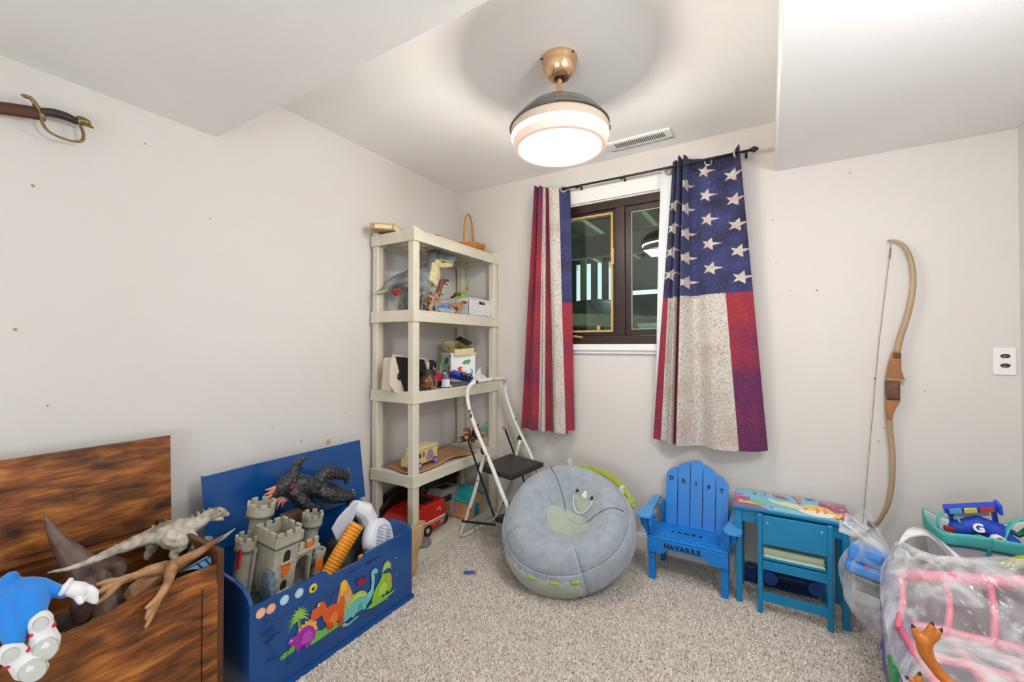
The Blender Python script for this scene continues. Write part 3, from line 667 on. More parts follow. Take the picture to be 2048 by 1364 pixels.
# large grey dinosaur: x local = forward
def p_grey(x, y, z):
    t = max(0, min(1, (x*.86-y*.5-.034-abs(z-.21)*.12)/.010)) if (.12 < z < .318 and x > -.02) else 0
    if z > .285 and x > .06 and z < .338: t = 1
    if x < -.10 and z < .17+ (x+.10)*.3: t = .5
    return mixc(mixc(GRY, GRD, .5+noise.noise(Vector((x*20, y*20, z*20)))), CRM, t)
gd = dino('grey_dinosaur', 'large grey dinosaur toy with cream belly on second tier', 'dinosaur toy',
     [(-.31, 0, .100), (-.25, 0, .125), (-.19, 0, .175), (-.10, 0, .20), (-.02, 0, .215), (.045, 0, .245), (.055, 0, .30), (.075, 0, .345)],
     [.006, .018, .032, .055, .075, .066, .046, .040],
     [([(-.06, .055, .19), (-.03, .075, .13), (-.075, .075, .075), (-.04, .075, .018), (.0, .078, .012)], [.05, .042, .024, .022, .018]),
      ([(-.06, -.055, .19), (-.03, -.075, .13), (-.075, -.075, .075), (-.04, -.075, .018), (.0, -.078, .012)], [.05, .042, .024, .022, .018])],
     [([(.04, .06, .20), (.07, .075, .155), (.10, .065, .125)], [.022, .017, .010]), ([(.04, -.06, .20), (.07, -.075, .155), (.10, -.065, .125)], [.022, .017, .010])],
     R(68), p_grey, loc=(.185, -.59, S4), voxel=.004,
     head=[([(.065, 0, .368), (.12, 0, .366), (.165, 0, .358), (.205, 0, .362)], [.040, .030, .024, .022]), ([(.07, 0, .318), (.13, 0, .312), (.19, 0, .322)], [.024, .020, .015]), ([(.205, 0, .368), (.212, 0, .364)], [.023, .02]),
           ([(.07, .022, .385), (.10, .022, .388)], [.014, .012]), ([(.07, -.022, .385), (.10, -.022, .388)], [.014, .012])]+
          [([(-.10+.03*i, 0, .25+.006*i), (-.103+.03*i, 0, .268+.006*i)], [.009, .004]) for i in range(3)])
for s_ in (-1, 1):
    for k in range(8):
        x = .105+k*.0135; part('tooth', B().tube([(x, s_*(.0215-.0008*k), .345), (x, s_*(.0215-.0008*k), .331)], [.0036, .001], 6), pm(238, 232, 214, .4), gd)
    part('eye', B().ball((.088, s_*.034, .378), .007, seg=10, rings=8), pm(30, 60, 40, .2), gd)
    for k in range(3): part('claw', B().tube([(.095+.008*k, s_*(.058+.008*k), .125), (.108+.008*k, s_*(.056+.008*k), .105)], [.005, .001], 6), pm(190, 196, 200, .4), gd)
part('red_button', B().prism([(-.205, .125), (-.155, .142), (-.16, .108), (-.175, .096)], .03, frame((0, .015, 0), (1, 0, 0), (0, 0, 1))), pm(180, 24, 24, .4), gd, label='red patch under the tail')
part('mouth_lining', B().tube([(.075, 0, .338), (.19, 0, .338)], [.014, .012], 8, flat=1), pm(90, 40, 40, .5), gd)

def p_brown(x, y, z):
    return mixc(sr(196, 150, 116)[:3], sr(98, 58, 46)[:3], (z-.055)*14+.8*noise.noise(Vector((x*50, y*50, z*50))))
def small_dino(name, label, loc, rot, s, paint, neck=1.0, group=None):
    P_ = [(-.13, 0, .085), (-.09, 0, .075), (-.05, 0, .07), (-.01, 0, .068), (.03, 0, .082+.0*neck), (.05, 0, .082+.03*neck), (.062, 0, .082+.055*neck), (.095, 0, .082+.06*neck)]
    P_ = [tuple(c*s for c in p) for p in P_]
    rr = [v*s for v in (.002, .007, .013, .021, .019, .012, .012, .006)]
    L_ = [([(-.01*s, k*.014*s, .065*s), (.004*s, k*.019*s, .042*s), (-.012*s, k*.019*s, .022*s), (.0, k*.019*s, .005*s), (.014*s, k*.019*s, .004*s)], [v*s for v in (.017, .013, .007, .006, .004)]) for k in (-1, 1)]
    A_ = [([(.034*s, k*.012*s, .075*s), (.045*s, k*.017*s, .058*s), (.056*s, k*.014*s, .052*s)], [v*s for v in (.006, .004, .003)]) for k in (-1, 1)]
    r_ = dino(name, label, 'dinosaur toy', P_, rr, L_, A_, R(rot), paint, loc=loc, voxel=.0026*s if s > 1.1 else .0024, group=group,
              head=[([(.062*s, 0, (.074+.055*neck)*s), (.09*s, 0, (.068+.055*neck)*s)], [.005*s, .003*s])])
    part('eye', B().ball((.066*s, -.0105*s, (.09+.055*neck)*s), .0022*s, seg=8, rings=6), pm(20, 16, 12, .2), r_)
    part('eye', B().ball((.066*s, .0105*s, (.09+.055*neck)*s), .0022*s, seg=8, rings=6), pm(20, 16, 12, .2), r_)
    return r_
small_dino('brown_dinosaur', 'brown dinosaur toy with raised neck in front of large grey dinosaur', (.285, -.64, S4), 62, 1.22, p_brown, 1.35)
def p_red(x, y, z): return mixc(sr(176, 128, 84)[:3], sr(150, 44, 36)[:3], (x-.0)*16+(z-.07)*30+.6*noise.noise(Vector((x*60, y*60, z*60))))
small_dino('rust_dinosaur', 'small tan dinosaur toy with red head in front of white basket', (.325, -.43, S4), 80, .80, p_red, .35)
def p_blue(x, y, z): return mixc(sr(190, 190, 170)[:3], sr(44, 124, 196)[:3], (z-.016)*70)
bd = T('blue_dinosaur_head', 'blue dinosaur toy lying low with open toothed jaw beside tan dinosaur', 'dinosaur toy', (.322, -.56, S4), (0, 0, R(80)))
organic('body', [(bez([(-.03, 0, .02), (0, 0, .028), (.04, 0, .024), (.085, 0, .017)], 6), lerpl([.016, .021, .017, .008], 18)), ([(-.02, 0, .010), (.03, 0, .010), (.08, 0, .009)], [.012, .011, .006])], M_toy, bd, .0024, 2, p_blue)
for k in range(7): part('tooth', B().tube([(.03+k*.008, -.0135+.0008*k, .019), (.03+k*.008, -.0135+.0008*k, .012)], [.002, .0006], 5), pm(240, 236, 220, .4), bd)
part('eye', B().ball((.02, -.017, .034), .0035, seg=8, rings=6), pm(20, 20, 20, .2), bd)
dk_ = T('dark_figure', 'dark brown and silver toy figure behind the cream front post', 'figure', (.30, -.735, S4))
organic('body', [([(.30, -.735, S4+.008), (.298, -.725, S4+.05), (.295, -.715, S4+.09)], [.012, .016, .012]), ([(.30, -.72, S4+.07), (.315, -.69, S4+.085), (.32, -.665, S4+.07)], [.008, .006, .005]), ([(.30, -.72, S4+.04), (.31, -.70, S4+.02), (.315, -.69, S4+.006)], [.009, .007, .006])], mat('dark_toy', sr(48, 36, 34), .35, noise_col=sr(150, 146, 142), nscale=60), dk_, .003, world=True)

# white perforated basket
M_wp = pm(238, 238, 238, .4)
wb = T('white_basket', 'white perforated plastic basket with toys on the second tier', 'basket', (.18, -.19, S4))
def perforated(u0, u1, v0, v1, nu, nv, fr, th=.003, hole=.62, grip=None):
    """lattice wall: diamond holes cut in a grid; fr maps (u,v)->matrix plane"""
    b = B(); du, dv = (u1-u0)/nu, (v1-v0)/nv
    for i in range(nu):
        for j in range(nv):
            cx, cy = u0+(i+.5)*du, v0+(j+.5)*dv; hx, hy = du/2, dv/2
            if grip and abs(cx-grip[0]) < grip[2] and abs(cy-grip[1]) < grip[3]: continue
            c = [(cx-hx, cy-hy), (cx+hx, cy-hy), (cx+hx, cy+hy), (cx-hx, cy+hy)]
            if (i+j) % 2:
                vs = [b.bm.verts.new(fr @ Vector((*p, 0))) for p in c]; b.bm.faces.new(vs)
            else:
                k = hole; d = [(cx, cy-hy*k), (cx+hx*k, cy), (cx, cy+hy*k), (cx-hx*k, cy)]
                V = [b.bm.verts.new(fr @ Vector((*p, 0))) for p in c]; D = [b.bm.verts.new(fr @ Vector((*p, 0))) for p in d]
                b.bm.faces.new((V[0], V[1], D[0])); b.bm.faces.new((V[1], V[2], D[1])); b.bm.faces.new((V[2], V[3], D[2])); b.bm.faces.new((V[3], V[0], D[3]))
                b.bm.faces.new((V[0], D[0], D[3])); b.bm.faces.new((V[1], D[1], D[0])); b.bm.faces.new((V[2], D[2], D[1])); b.bm.faces.new((V[3], D[3], D[2]))
    bmesh.ops.remove_doubles(b.bm, verts=b.bm.verts, dist=1e-5)
    return b
bx0, bx1, by0, by1, bh = .045, .328, -.32, -.055, .118
for (fr_, L_, g_) in ((frame((bx1, by0, S4), (0, 1, 0), (0, 0, 1)), by1-by0, (.155, .092, .034, .010)), (frame((bx0, by0, S4), (1, 0, 0), (0, 0, 1)), bx1-bx0, None), (frame((bx0, by1, S4), (0, -1, 0), (0, 0, 1)), by1-by0, None), (frame((bx1, by1, S4), (-1, 0, 0), (0, 0, 1)), bx1-bx0, None)):
    o = part('perforated_side', perforated(.0, L_, .006, bh-.004, 22, 10, fr_, grip=g_, hole=.93), M_wp, wb, world=True)
    so = o.modifiers.new('s', 'SOLIDIFY'); so.thickness = .003
b = B().box(bx0, bx1, by0, by1, S4, S4+.004)
part('base', b, M_wp, wb, world=True)
b = B()
for (xa, xb_, ya, yb) in ((bx0-.003, bx1+.004, by0-.003, by0+.003), (bx0-.003, bx1+.004, by1-.003, by1+.003), (bx0-.003, bx0+.003, by0, by1), (bx1-.003, bx1+.004, by0, by1)): b.box(xa, xb_, ya, yb, S4+bh-.005, S4+bh)
part('rim', b, M_wp, wb, world=True, bevel=.0015)
gf = T('green_toy', 'lime green and gold toy creature reaching up out of the white basket', 'toy', (.2, -.2, S4+.10))
M_lime = pm(150, 190, 50, .4); M_gold2 = pm(110, 84, 40, .35, metal=.5)
part('tail', B().tube(bez([(.20, -.24, S4+.125), (.25, -.33, S4+.125), (.30, -.42, S4+.108)], 5), lerpl([.006, .010, .003], 10), 8, flat=.5), M_lime, gf, world=True, smooth='all')
part('body', B().box(.16, .21, -.25, -.20, S4+.11, S4+.145), M_lime, gf, world=True, bevel=.006)
part('armour', B().ball((.18, -.255, S4+.15), (.022, .028, .016)).ball((.17, -.22, S4+.16), (.014, .018, .012)).tube([(.15, -.28, S4+.13), (.2, -.3, S4+.14)], .008), M_gold2, gf, world=True, smooth='all')
part('arm', B().tube(bez([(.18, -.22, S4+.145), (.19, -.19, S4+.17), (.20, -.165, S4+.195), (.195, -.15, S4+.235), (.19, -.13, S4+.265)], 4), lerpl([.007, .006, .009, .004, .006], 16), 8), M_lime, gf, world=True, smooth='all')
part('joint', B().ball((.20, -.165, S4+.198), .0095), M_gold2, gf, world=True, smooth='all')
solo('dark_basket_filling', B().box(.056, .316, -.308, -.067, S4+.006, S4+.095).ball((.12, -.14, S4+.108), (.03, .03, .014)).tube([(.22, -.16, S4+.118), (.25, -.10, S4+.126), (.27, -.08, S4+.118)], .006).ball((.26, -.11, S4+.112), (.02, .03, .012)), pm(46, 44, 42, .4), 'dark toy pieces on a block coloured as shade inside the white basket', 'toys', kind='stuff', smooth='all')  # solid dark block under the toys gives the basket holes a shaded look

# ---- third tier
S3 = TZ[2]+.001
M_bge = mat('cream_leatherette', sr(214, 204, 182), .5, bump=.3, bscale=260)
M_blk = pm(24, 22, 22, .5)
# cream case lying open on its side, black inside facing the room
cs = T('cream_case', 'cream leatherette case standing open showing its black inside', 'case', (.19, -.75, S3))
CM = frame((.235, -.905, S3+.10), (.0, .97, -.10), (0, .10, 1)) 
fc = [( .012, .098), (.255, .098), (.34, -.085), (.105, -.095), (.068, -.032), (.056, -.026), (.050, -.018), (.046, -.008), (.050, .0), (.056, .004)]
part('inner_panel', B().prism(fc, -.012, CM), M_blk, cs, world=True)
side = [(.0, .105), (.016, .108), (.060, .012), (.050, .0), (.044, -.012), (.050, -.026), (.062, -.036), (.074, -.032), (.112, -.096), (.095, -.108), (.04, -.10), (-.005, -.06), (-.01, .03)]
part('side_flap', B().prism(side, .006, CM), M_bge, cs, world=True, bevel=.002)
part('case_shell', B().box(-.003, .275, -.06, -.012, .09, .105, CM @ XY(0,0,0)) if False else B().prism([(.0, .104), (.26, .104), (.26, .096), (.0, .096)], .012, CM), M_bge, cs, world=True, bevel=.002)
part('outer_edge', B().prism([(.252, .104), (.264, .104), (.352, -.088), (.338, -.09)], .014, CM), M_bge, cs, world=True, bevel=.002)
part('lower_edge', B().prism([(.10, -.096), (.35, -.088), (.34, -.099), (.10, -.108)], .010, CM), M_bge, cs, world=True, bevel=.002)
part('back_shell', B().box(.02, .33, -.098, .09, -.09, -.013, CM), M_bge, cs, world=True, bevel=.01)
part('snap', B().lathe([(0, .002), (.003, .002), (.003, 0)], 10, CM @ Matrix.Translation((.056, -.012, .001))), pm(200, 200, 200, .3), cs, world=True)
# jar of rubber bands
jr = T('jar', 'clear jar with black lid full of coloured rubber bands', 'jar', (.285, -.668, S3))
M_clear = mat('clear_plastic', (1, 1, 1, 1), .03, trans=1.0, ior=1.35, spec=.5)
JM = XY(.285, -.668, 0)
part('jar_body', B().lathe([(0, S3+.001), (.052, S3+.001), (.058, S3+.008), (.058, S3+.075), (.050, S3+.09), (.047, S3+.09), (.055, S3+.073), (.055, S3+.01), (.05, S3+.004), (0, S3+.004)], 32, JM), M_clear, jr, world=True, smooth='all')
part('lid', B().lathe([(0, S3+.112), (.049, S3+.112), (.052, S3+.108), (.052, S3+.088), (0, S3+.088)], 32, JM), M_blk, jr, world=True, smooth=True)
rb = B(); rng_ = random.Random(4); ncol = []
me_cols = []
for k in range(90):
    c = Vector((.285+rng_.uniform(-.03, .03), -.668+rng_.uniform(-.03, .03), S3+.012+rng_.uniform(0, .05))); q = Euler((rng_.uniform(0, 3), rng_.uniform(0, 3), rng_.uniform(0, 3))).to_matrix()
    r1, r2 = rng_.uniform(.008, .018), rng_.uniform(.005, .014); n0 = len(rb.bm.verts)
    rb.tube([c+q @ Vector((r1*math.cos(2*math.pi*i/10), r2*math.sin(2*math.pi*i/10), 0)) for i in range(11)], .0014, 4, cap=False)
    col = rng_.choice([sr(206, 60, 60), sr(226, 120, 60), sr(220, 190, 80), sr(110, 160, 90), sr(200, 90, 130), sr(190, 40, 50)]); me_cols += [col]*(len(rb.bm.verts)-n0)
o = part('rubber_bands', rb, mat('rubber_band_colours', (1,1,1,1), .5, attr=True), None, kind='stuff'); add_col(o.data, me_cols)
o.parent = jr; o.matrix_parent_inverse = mw(jr).inverted()
cab = T('charging_cable', 'thin black cable looping off the front of the third tier', 'cable', (.33, -.6, S3))
part('wire', B().tube(bez([(.28, -.61, S3+.003), (.33, -.62, S3+.003), (.352, -.58, S3+.003), (.350, -.53, S3+.003), (.31, -.50, S3+.003), (.27, -.52, S3+.003)], 8), .002, 6), M_blk, cab, world=True)
# small robot toys
rt = T('red_robot', 'red and white toy robot standing between jar and blue toy car', 'robot', (.24, -.52, S3))
part('torso', B().box(.215, .265, -.55, -.505, S3+.03, S3+.075), pm(196, 48, 56, .35), rt, world=True, bevel=.006)
part('head', B().box(.225, .255, -.54, -.515, S3+.077, S3+.1), pm(214, 60, 80, .35), rt, world=True, bevel=.005)
for y in (-.545, -.51): part('leg', B().box(.22, .26, y-.011, y+.011, S3, S3+.03), pm(70, 40, 50, .4), rt, world=True, bevel=.003)
for y in (-.562, -.493): part('arm', B().box(.225, .26, y-.009, y+.009, S3+.035, S3+.078), pm(150, 40, 90, .4), rt, world=True, bevel=.003)
part('horn', B().tube([(.24, -.55, S3+.095), (.24, -.562, S3+.128)], [.006, .001], 8), pm(230, 230, 235, .4), rt, world=True)
sb = T('small_white_figure', 'small white and grey toy figure at the front of third tier', 'figure', (.315, -.535, S3))
part('body', B().box(.30, .335, -.555, -.515, S3, S3+.05), pm(226, 228, 234, .4), sb, world=True, bevel=.005)
part('head', B().box(.305, .33, -.548, -.522, S3+.051, S3+.08), pm(120, 120, 150, .4), sb, world=True, bevel=.004)
part('foot', B().box(.30, .345, -.56, -.538, S3, S3+.012).box(.30, .345, -.532, -.51, S3, S3+.012), pm(236, 236, 240, .4), sb, world=True, bevel=.003)
pt_ = T('purple_robot', 'small purple and black toy figure beside the red robot', 'figure', (.27, -.475, S3))
part('body', B().box(.255, .29, -.495, -.465, S3+.018, S3+.05), pm(120, 56, 120, .4), pt_, world=True, bevel=.005)
part('head', B().ball((.272, -.48, S3+.064), (.014, .013, .013)), pm(60, 44, 56, .4), pt_, world=True, smooth='all')
part('leg', B().box(.258, .27, -.494, -.482, S3, S3+.018), pm(50, 40, 50, .4), pt_, world=True)
part('leg', B().box(.258, .27, -.478, -.466, S3, S3+.018), pm(50, 40, 50, .4), pt_, world=True)
pk_ = T('pink_figure', 'tiny pink and white toy figure left of the printed bin', 'figure', (.24, -.455, S3+.019))
part('body', B().tube([(.24, -.455, S3+.02), (.24, -.455, S3+.06)], [.014, .010], 12), pm(206, 96, 130, .4), pk_, world=True, smooth='all')
part('head', B().ball((.24, -.455, S3+.072), .013), pm(232, 200, 206, .4), pk_, world=True, smooth='all')
# blue toy car on its side
bc = T('blue_toy_car', 'blue toy vehicle with black wheels lying against the printed bin', 'toy car', (.30, -.38, S3))
BM_ = XY(.305, -.365, S3+.050, 0, -22, 0) @ Euler((R(-18), 0, 0)).to_matrix().to_4x4()
part('chassis', B().box(-.022, .022, -.10, .075, -.013, .010, BM_), pm(36, 66, 170, .35), bc, world=True, bevel=.004)
part('cab_roof', B().box(-.018, .018, -.085, -.01, .010, .024, BM_), pm(60, 100, 210, .35), bc, world=True, bevel=.004)
for y in (-.015, .025, .062): part('wheel', B().cyl(BM_ @ Vector((.018, y, .004)), BM_ @ Vector((.034, y, .004)), .016, 18), M_blk, bc, world=True, smooth=True)
for y in (-.015, .025, .062): part('hub', B().cyl(BM_ @ Vector((.034, y, .004)), BM_ @ Vector((.0355, y, .004)), .006, 10), pm(170, 170, 170, .4), bc, world=True)
# grey laptop-like slab the bin stands on
solo('grey_pad', B().box(.12, .335, -.50, -.20, S3, S3+.018), pm(92, 92, 98, .5), 'flat dark grey pad under the toys and printed bin', 'pad', bevel=.003)
# printed bin
S3b = S3+.019
bn = T('printed_bin', 'white fabric bin printed with coloured dinosaurs on the third tier', 'bin', (.23, -.28, S3b))
nx0, nx1, ny0, ny1, nh = .105, .325, -.385, -.185, .185
BRz = XY(.215, -.285, S3b, 0, 0, -32)
b = B(); hw, hd = .098, .085
b.box(-hw, hw, -hd, -hd+.004, 0, nh, BRz).box(-hw, hw, hd-.004, hd, 0, nh, BRz).box(-hw, -hw+.004, -hd, hd, 0, nh, BRz).box(hw-.004, hw, -hd, hd, 0, nh, BRz).box(-hw, hw, -hd, hd, 0, .004, BRz)
part('body', b, pm(236, 236, 236, .75), bn, world=True, bevel=.003)
b = B(); q = .006
for (xa, xb_, ya, yb) in ((-hw-q, hw+q, -hd-q, -hd+.004), (-hw-q, hw+q, hd-.004, hd+q), (-hw-q, -hw+.004, -hd, hd), (hw-.004, hw+q, -hd, hd)): b.box(xa, xb_, ya, yb, nh-.006, nh+.002, BRz)
part('rim', b, pm(240, 240, 240, .6), bn, world=True, bevel=.002)
FR = BRz @ frame((0, -hd-.0012, 0), (1, 0, 0), (0, 0, 1)) @ Matrix.Translation((0, 0, -.0005))
FS = BRz @ frame((-hw-.0012, 0, 0), (0, -1, 0), (0, 0, 1)) @ Matrix.Translation((0, 0, -.0005)) if False else BRz @ frame((hw+.0012, 0, 0), (0, 1, 0), (0, 0, 1)) @ Matrix.Translation((0, 0, -.0005))
def pol(kind, cx, cy, s, fl=1):
    D = {'bronto': [(-50, -18), (-30, -14), (-18, 4), (0, 12), (14, 8), (22, 24), (20, 42), (4, 46), (6, 52), (26, 52), (36, 36), (36, 10), (30, -20), (20, -22), (16, -10), (-4, -10), (-6, -24), (-16, -24), (-18, -12), (-34, -20)],
         'trike': [(-50, -14), (-34, -8), (-30, 10), (-10, 22), (14, 24), (24, 32), (32, 20), (50, 26), (42, 8), (40, -6), (24, -10), (22, -22), (12, -22), (8, -10), (-8, -12), (-10, -22), (-20, -22), (-24, -10), (-38, -14)],
         'rex': [(-14, 44), (12, 48), (18, 36), (6, 30), (10, 18), (20, 14), (12, 6), (20, -6), (36, -2), (54, 16), (46, -10), (22, -26), (14, -28), (12, -44), (0, -44), (-6, -26), (-22, -4), (-20, 24), (-26, 34)],
         'palm': [(-4, -40), (4, -40), (3, 8), (22, 2), (10, 16), (26, 24), (6, 24), (0, 40), (-6, 24), (-26, 24), (-10, 16), (-22, 2), (-3, 8)]}
    return [(cx+fl*x*s, cy+y*s) for x, y in D[kind]]
for k_, cx, cy, s, c_ in (('bronto', -.040, .062, .00098, (104, 172, 84)), ('trike', .012, .130, .00105, (40, 140, 190)), ('rex', .055, .060, .00090, (222, 88, 44)), ('palm', -.062, .142, .0006, (150, 84, 70)), ('palm', -.075, .10, .0004, (60, 90, 150)), ('rex', .080, .168, .0004, (206, 80, 50)), ('palm', .076, .10, .0004, (206, 90, 60))):
    polyflat('printed_dinosaur' if k_ != 'palm' else 'printed_tree', pol(k_, cx, cy, s), pm(*c_, .7), bn, FR, .0006, world=True)
for k_, cx, cy, s, c_ in (('rex', -.02, .06, .0008, (206, 74, 44)), ('trike', .02, .125, .0007, (92, 160, 80)), ('bronto', .045, .05, .0006, (50, 140, 190))):
    polyflat('printed_dinosaur', pol(k_, cx, cy, s), pm(*c_, .7), bn, FS, .0006, world=True)
# cardboard box on the bin
cx = T('open_box', 'battered cream cardboard box tilted on top of the printed bin', 'box', (.22, -.30, S3b+nh))
XM = XY(.215, -.29, S3b+nh+.034, 4, 12, -30)
b = B(); b.cbox((0, 0, -.022), (.24, .13, .003), XM)
for c_, d_ in (((0, -.065, .0), (.24, .003, .044)), ((0, .065, .0), (.24, .003, .044)), ((-.12, 0, .0), (.003, .13, .044)), ((.12, 0, 0), (.003, .13, .044))): b.cbox(c_, d_, XM)
part('carton', b, mat('cream_card', sr(224, 206, 156), .7), cx, world=True)
part('flap', B().cbox((-.14, -.02, -.005), (.055, .09, .003), XM @ Euler((0, R(-25), 0)).to_matrix().to_4x4()), M_card, cx, world=True)
part('flap', B().cbox((0, .06, .018), (.22, .04, .003), XM @ Euler((R(30), 0, 0)).to_matrix().to_4x4()), pm(60, 44, 34, .8), cx, world=True)
part('yellow_sticker', B().cbox((.02, -.0672, 0), (.036, .001, .046), XM), pm(226, 190, 86, .6), cx, world=True)
part('dark_mark', B().cbox((.02, -.068, .006), (.005, .001, .018), XM), pm(60, 40, 20, .6), cx, world=True)
# tape ring, green toy and plush
solo('black_ball', B().ball((.10, -.42, S3+.125), (.035, .03, .035)), mat('dark_fuzz', sr(34, 28, 40), .8, bump=1, bscale=90), 'dark round fuzzy toy wedged left of the printed bin', 'toy', smooth='all')
solo('green_strap', B().tube(bez([(.20, -.455, S3+.05), (.195, -.445, S3+.10), (.17, -.40, S3+.15), (.15, -.36, S3+.185)], 6), .009, 8, flat=.4), pm(92, 178, 70, .5), 'bright green curved strap hanging beside the printed bin', 'strap', smooth='all')
pw = T('white_plush', 'white plush toy with purple lettering patch beside the printed bin', 'plush toy', (.30, -.17, S3))
organic('body', [([(.305, -.20, S3+.022), (.30, -.12, S3+.02)], [.024, .02]), ([(.30, -.18, S3+.04), (.295, -.16, S3+.075)], [.03, .018]), ([(.29, -.16, S3+.075), (.285, -.13, S3+.10)], [.012, .007]), ([(.29, -.12, S3+.04), (.30, -.08, S3+.02)], [.02, .012])], mat('white_plush_fur', sr(232, 230, 236), .9, bump=.8, bscale=150), pw, .004, world=True)
part('patch', B().box(.324, .3265, -.215, -.155, S3+.008, S3+.024), pm(150, 110, 180, .7), pw, world=True, label='purple printed patch')
for y in (-.195, -.17): part('eye', B().ball((.322, y, S3+.055), .003, seg=8, rings=6), pm(20, 20, 24, .3), pw, world=True)

# ---- fourth tier
S2 = TZ[1]+.001
b = B(); n_ = 24; rows = []
for i in range(n_+1):
    row = []
    for j in range(9):
        u, v = i/n_, j/8; x = .06+.27*v + .012*math.sin(u*9); y = -.82+.60*u+.02*math.sin(v*6)
        z = S2+.003+.012*max(0, math.sin(u*8+v*3))*((abs(v-.5)*2)**2)
        row.append(b.bm.verts.new((x, y, z)))
    rows.append(row)
for i in range(n_):
    for j in range(8): b.bm.faces.new((rows[i][j], rows[i+1][j], rows[i+1][j+1], rows[i][j+1]))
o = solo('kraft_paper', b, mat('kraft_paper', sr(176, 134, 96), .8), 'wavy brown kraft paper sheet under the wooden toy bus', 'paper', smooth='all'); so = o.modifiers.new('s', 'SOLIDIFY'); so.thickness = .0015; so.offset = 1
M_pine = mat('pale_toy_wood', sr(226, 200, 150), .5, noise_col=sr(206, 172, 118), nscale=10, stretch=(3, .6, 3))
bs = T('wooden_bus', 'pale wooden toy bus with purple wheels on fourth tier', 'toy bus', (.24, -.68, S2+.008))
BZ = S2+.008
Mb = XY(.245, -.675, BZ, 0, 0, 6)
part('body', B().prism([(-.135, .018), (.115, .018), (.115, .085), (.105, .103), (-.085, .103), (-.10, .07), (-.135, .06)], .076, Mb @ frame((-.038, 0, 0), (0, 1, 0), (0, 0, 1))), M_pine, bs, world=True, bevel=.004)
part('roof', B().box(-.043, .043, -.092, .118, .103, .112, Mb), pm(236, 220, 176, .5), bs, world=True, bevel=.004)
for y in (-.075, .078):
    for x in (.040, -.052):
        wl = part('wheel', B().cyl(Mb @ Vector((x, y, .019)), Mb @ Vector((x+.012, y, .019)), .019, 24), pm(112, 84, 160, .4), bs, world=True, smooth=True)
    part('hub', B().cyl(Mb @ Vector((.052, y, .019)), Mb @ Vector((.0535, y, .019)), .008, 12), pm(214, 204, 236, .4), bs, world=True)
part('window', B().box(.0375, .0388, -.078, -.048, .055, .082, Mb), pm(70, 52, 36, .5), bs, world=True)
part('window', B().box(.0375, .0388, -.035, -.012, .055, .085, Mb), pm(140, 112, 80, .5), bs, world=True)
polyflat('painted_panel', [(.0, .03), (.06, .028), (.075, .05), (.06, .085), (.03, .09), (.008, .07)], pm(150, 132, 150, .6), bs, Mb @ frame((.0385, 0, 0), (0, 1, 0), (0, 0, 1)), .0008, world=True)
# tinsel bouquet
tb_ = B(); rg = random.Random(9)
for k in range(150):
    a = rg.uniform(0, 6.28); e = rg.uniform(-.5, 1.2); l = rg.uniform(.04, .115); d = Vector((math.cos(a)*math.cos(e), math.sin(a)*math.cos(e), math.sin(e)))
    c = Vector((.27, -.20, S2+.085)); s_ = d.cross(Vector((rg.random(), rg.random(), rg.random()))).normalized()*.005
    p0 = c+d*.012; p1 = c+d*l*.6; p2 = c+d*l
    if p2.z < S2+.004: p2.z = S2+.006
    v = [tb_.bm.verts.new(p) for p in (p0-s_*.4, p0+s_*.4, p1+s_*1.6, p2, p1-s_*1.6)]; tb_.bm.faces.new(v)
ti = T('foil_bow', 'dark red and silver tinsel bow lying at the end of fourth tier', 'tinsel bow', (.27, -.17, S2))
part('foil_strands', tb_, mat('red_black_foil', sr(110, 26, 30), .3, metal=.3, noise_col=sr(196, 168, 164), nscale=60, nstr=.5), ti, world=True, kind='stuff')
part('green_leaf', B().tube(bez([(.28, -.12, S2+.11), (.30, -.08, S2+.135), (.31, -.05, S2+.165)], 4), lerpl([.005, .012, .002], 8), 8, flat=.25), pm(60, 170, 96, .4), ti, world=True, smooth='all')
part('tan_ribbon', B().tube([(.25, -.30, S2+.13), (.26, -.24, S2+.125), (.27, -.20, S2+.09)], [.004, .010, .006], 8, flat=.3), pm(196, 150, 100, .6), ti, world=True, smooth='all')
# ---- bottom tier
S1 = TZ[0]+.001
M_redt = mat('red_toy_plastic', sr(190, 34, 26), .32)
ft = T('fire_truck', 'large red toy fire truck with white stripe on the bottom tier', 'toy truck', (.24, -.62, S1))
part('body', B().box(.09, .285, -.70, -.50, S1+.035, S1+.185), M_redt, ft, world=True, bevel=.008)
part('cab', B().prism([(-.845, .04), (-.70, .04), (-.70, .175), (-.73, .185), (-.80, .165), (-.845, .13)], .195, frame((.09, 0, S1), (0, 1, 0), (0, 0, 1))), M_redt, ft, world=True, bevel=.008)
part('roof_hatch', B().box(.13, .25, -.66, -.56, S1+.185, S1+.192), pm(30, 26, 26, .4), ft, world=True, bevel=.004)
part('stripe', B().box(.2845, .2865, -.70, -.50, S1+.082, S1+.090).box(.2845, .2865, -.70, -.50, S1+.070, S1+.073), pm(240, 236, 230, .4), ft, world=True, label='white stripe')
part('grey_panel', B().box(.2845, .2865, -.545, -.52, S1+.045, S1+.078), pm(150, 146, 146, .4), ft, world=True)
for (y, z, s) in ((-.545, .128, .010), (-.60, .055, .008)): part('yellow_decal', B().lathe([(0, .0008), (s*.6, .0008), (s*.6, 0)], 6, frame((.2855, y, S1+z), (0, 1, 0), (0, 0, 1))), pm(230, 170, 60, .5), ft, world=True)
txt('printed_number', '119', .026, pm(240, 220, 200, .5), ft, frame((.2857, -.565, S1+.140), (0, 1, 0), (0, 0, 1)), .0004, world=True)
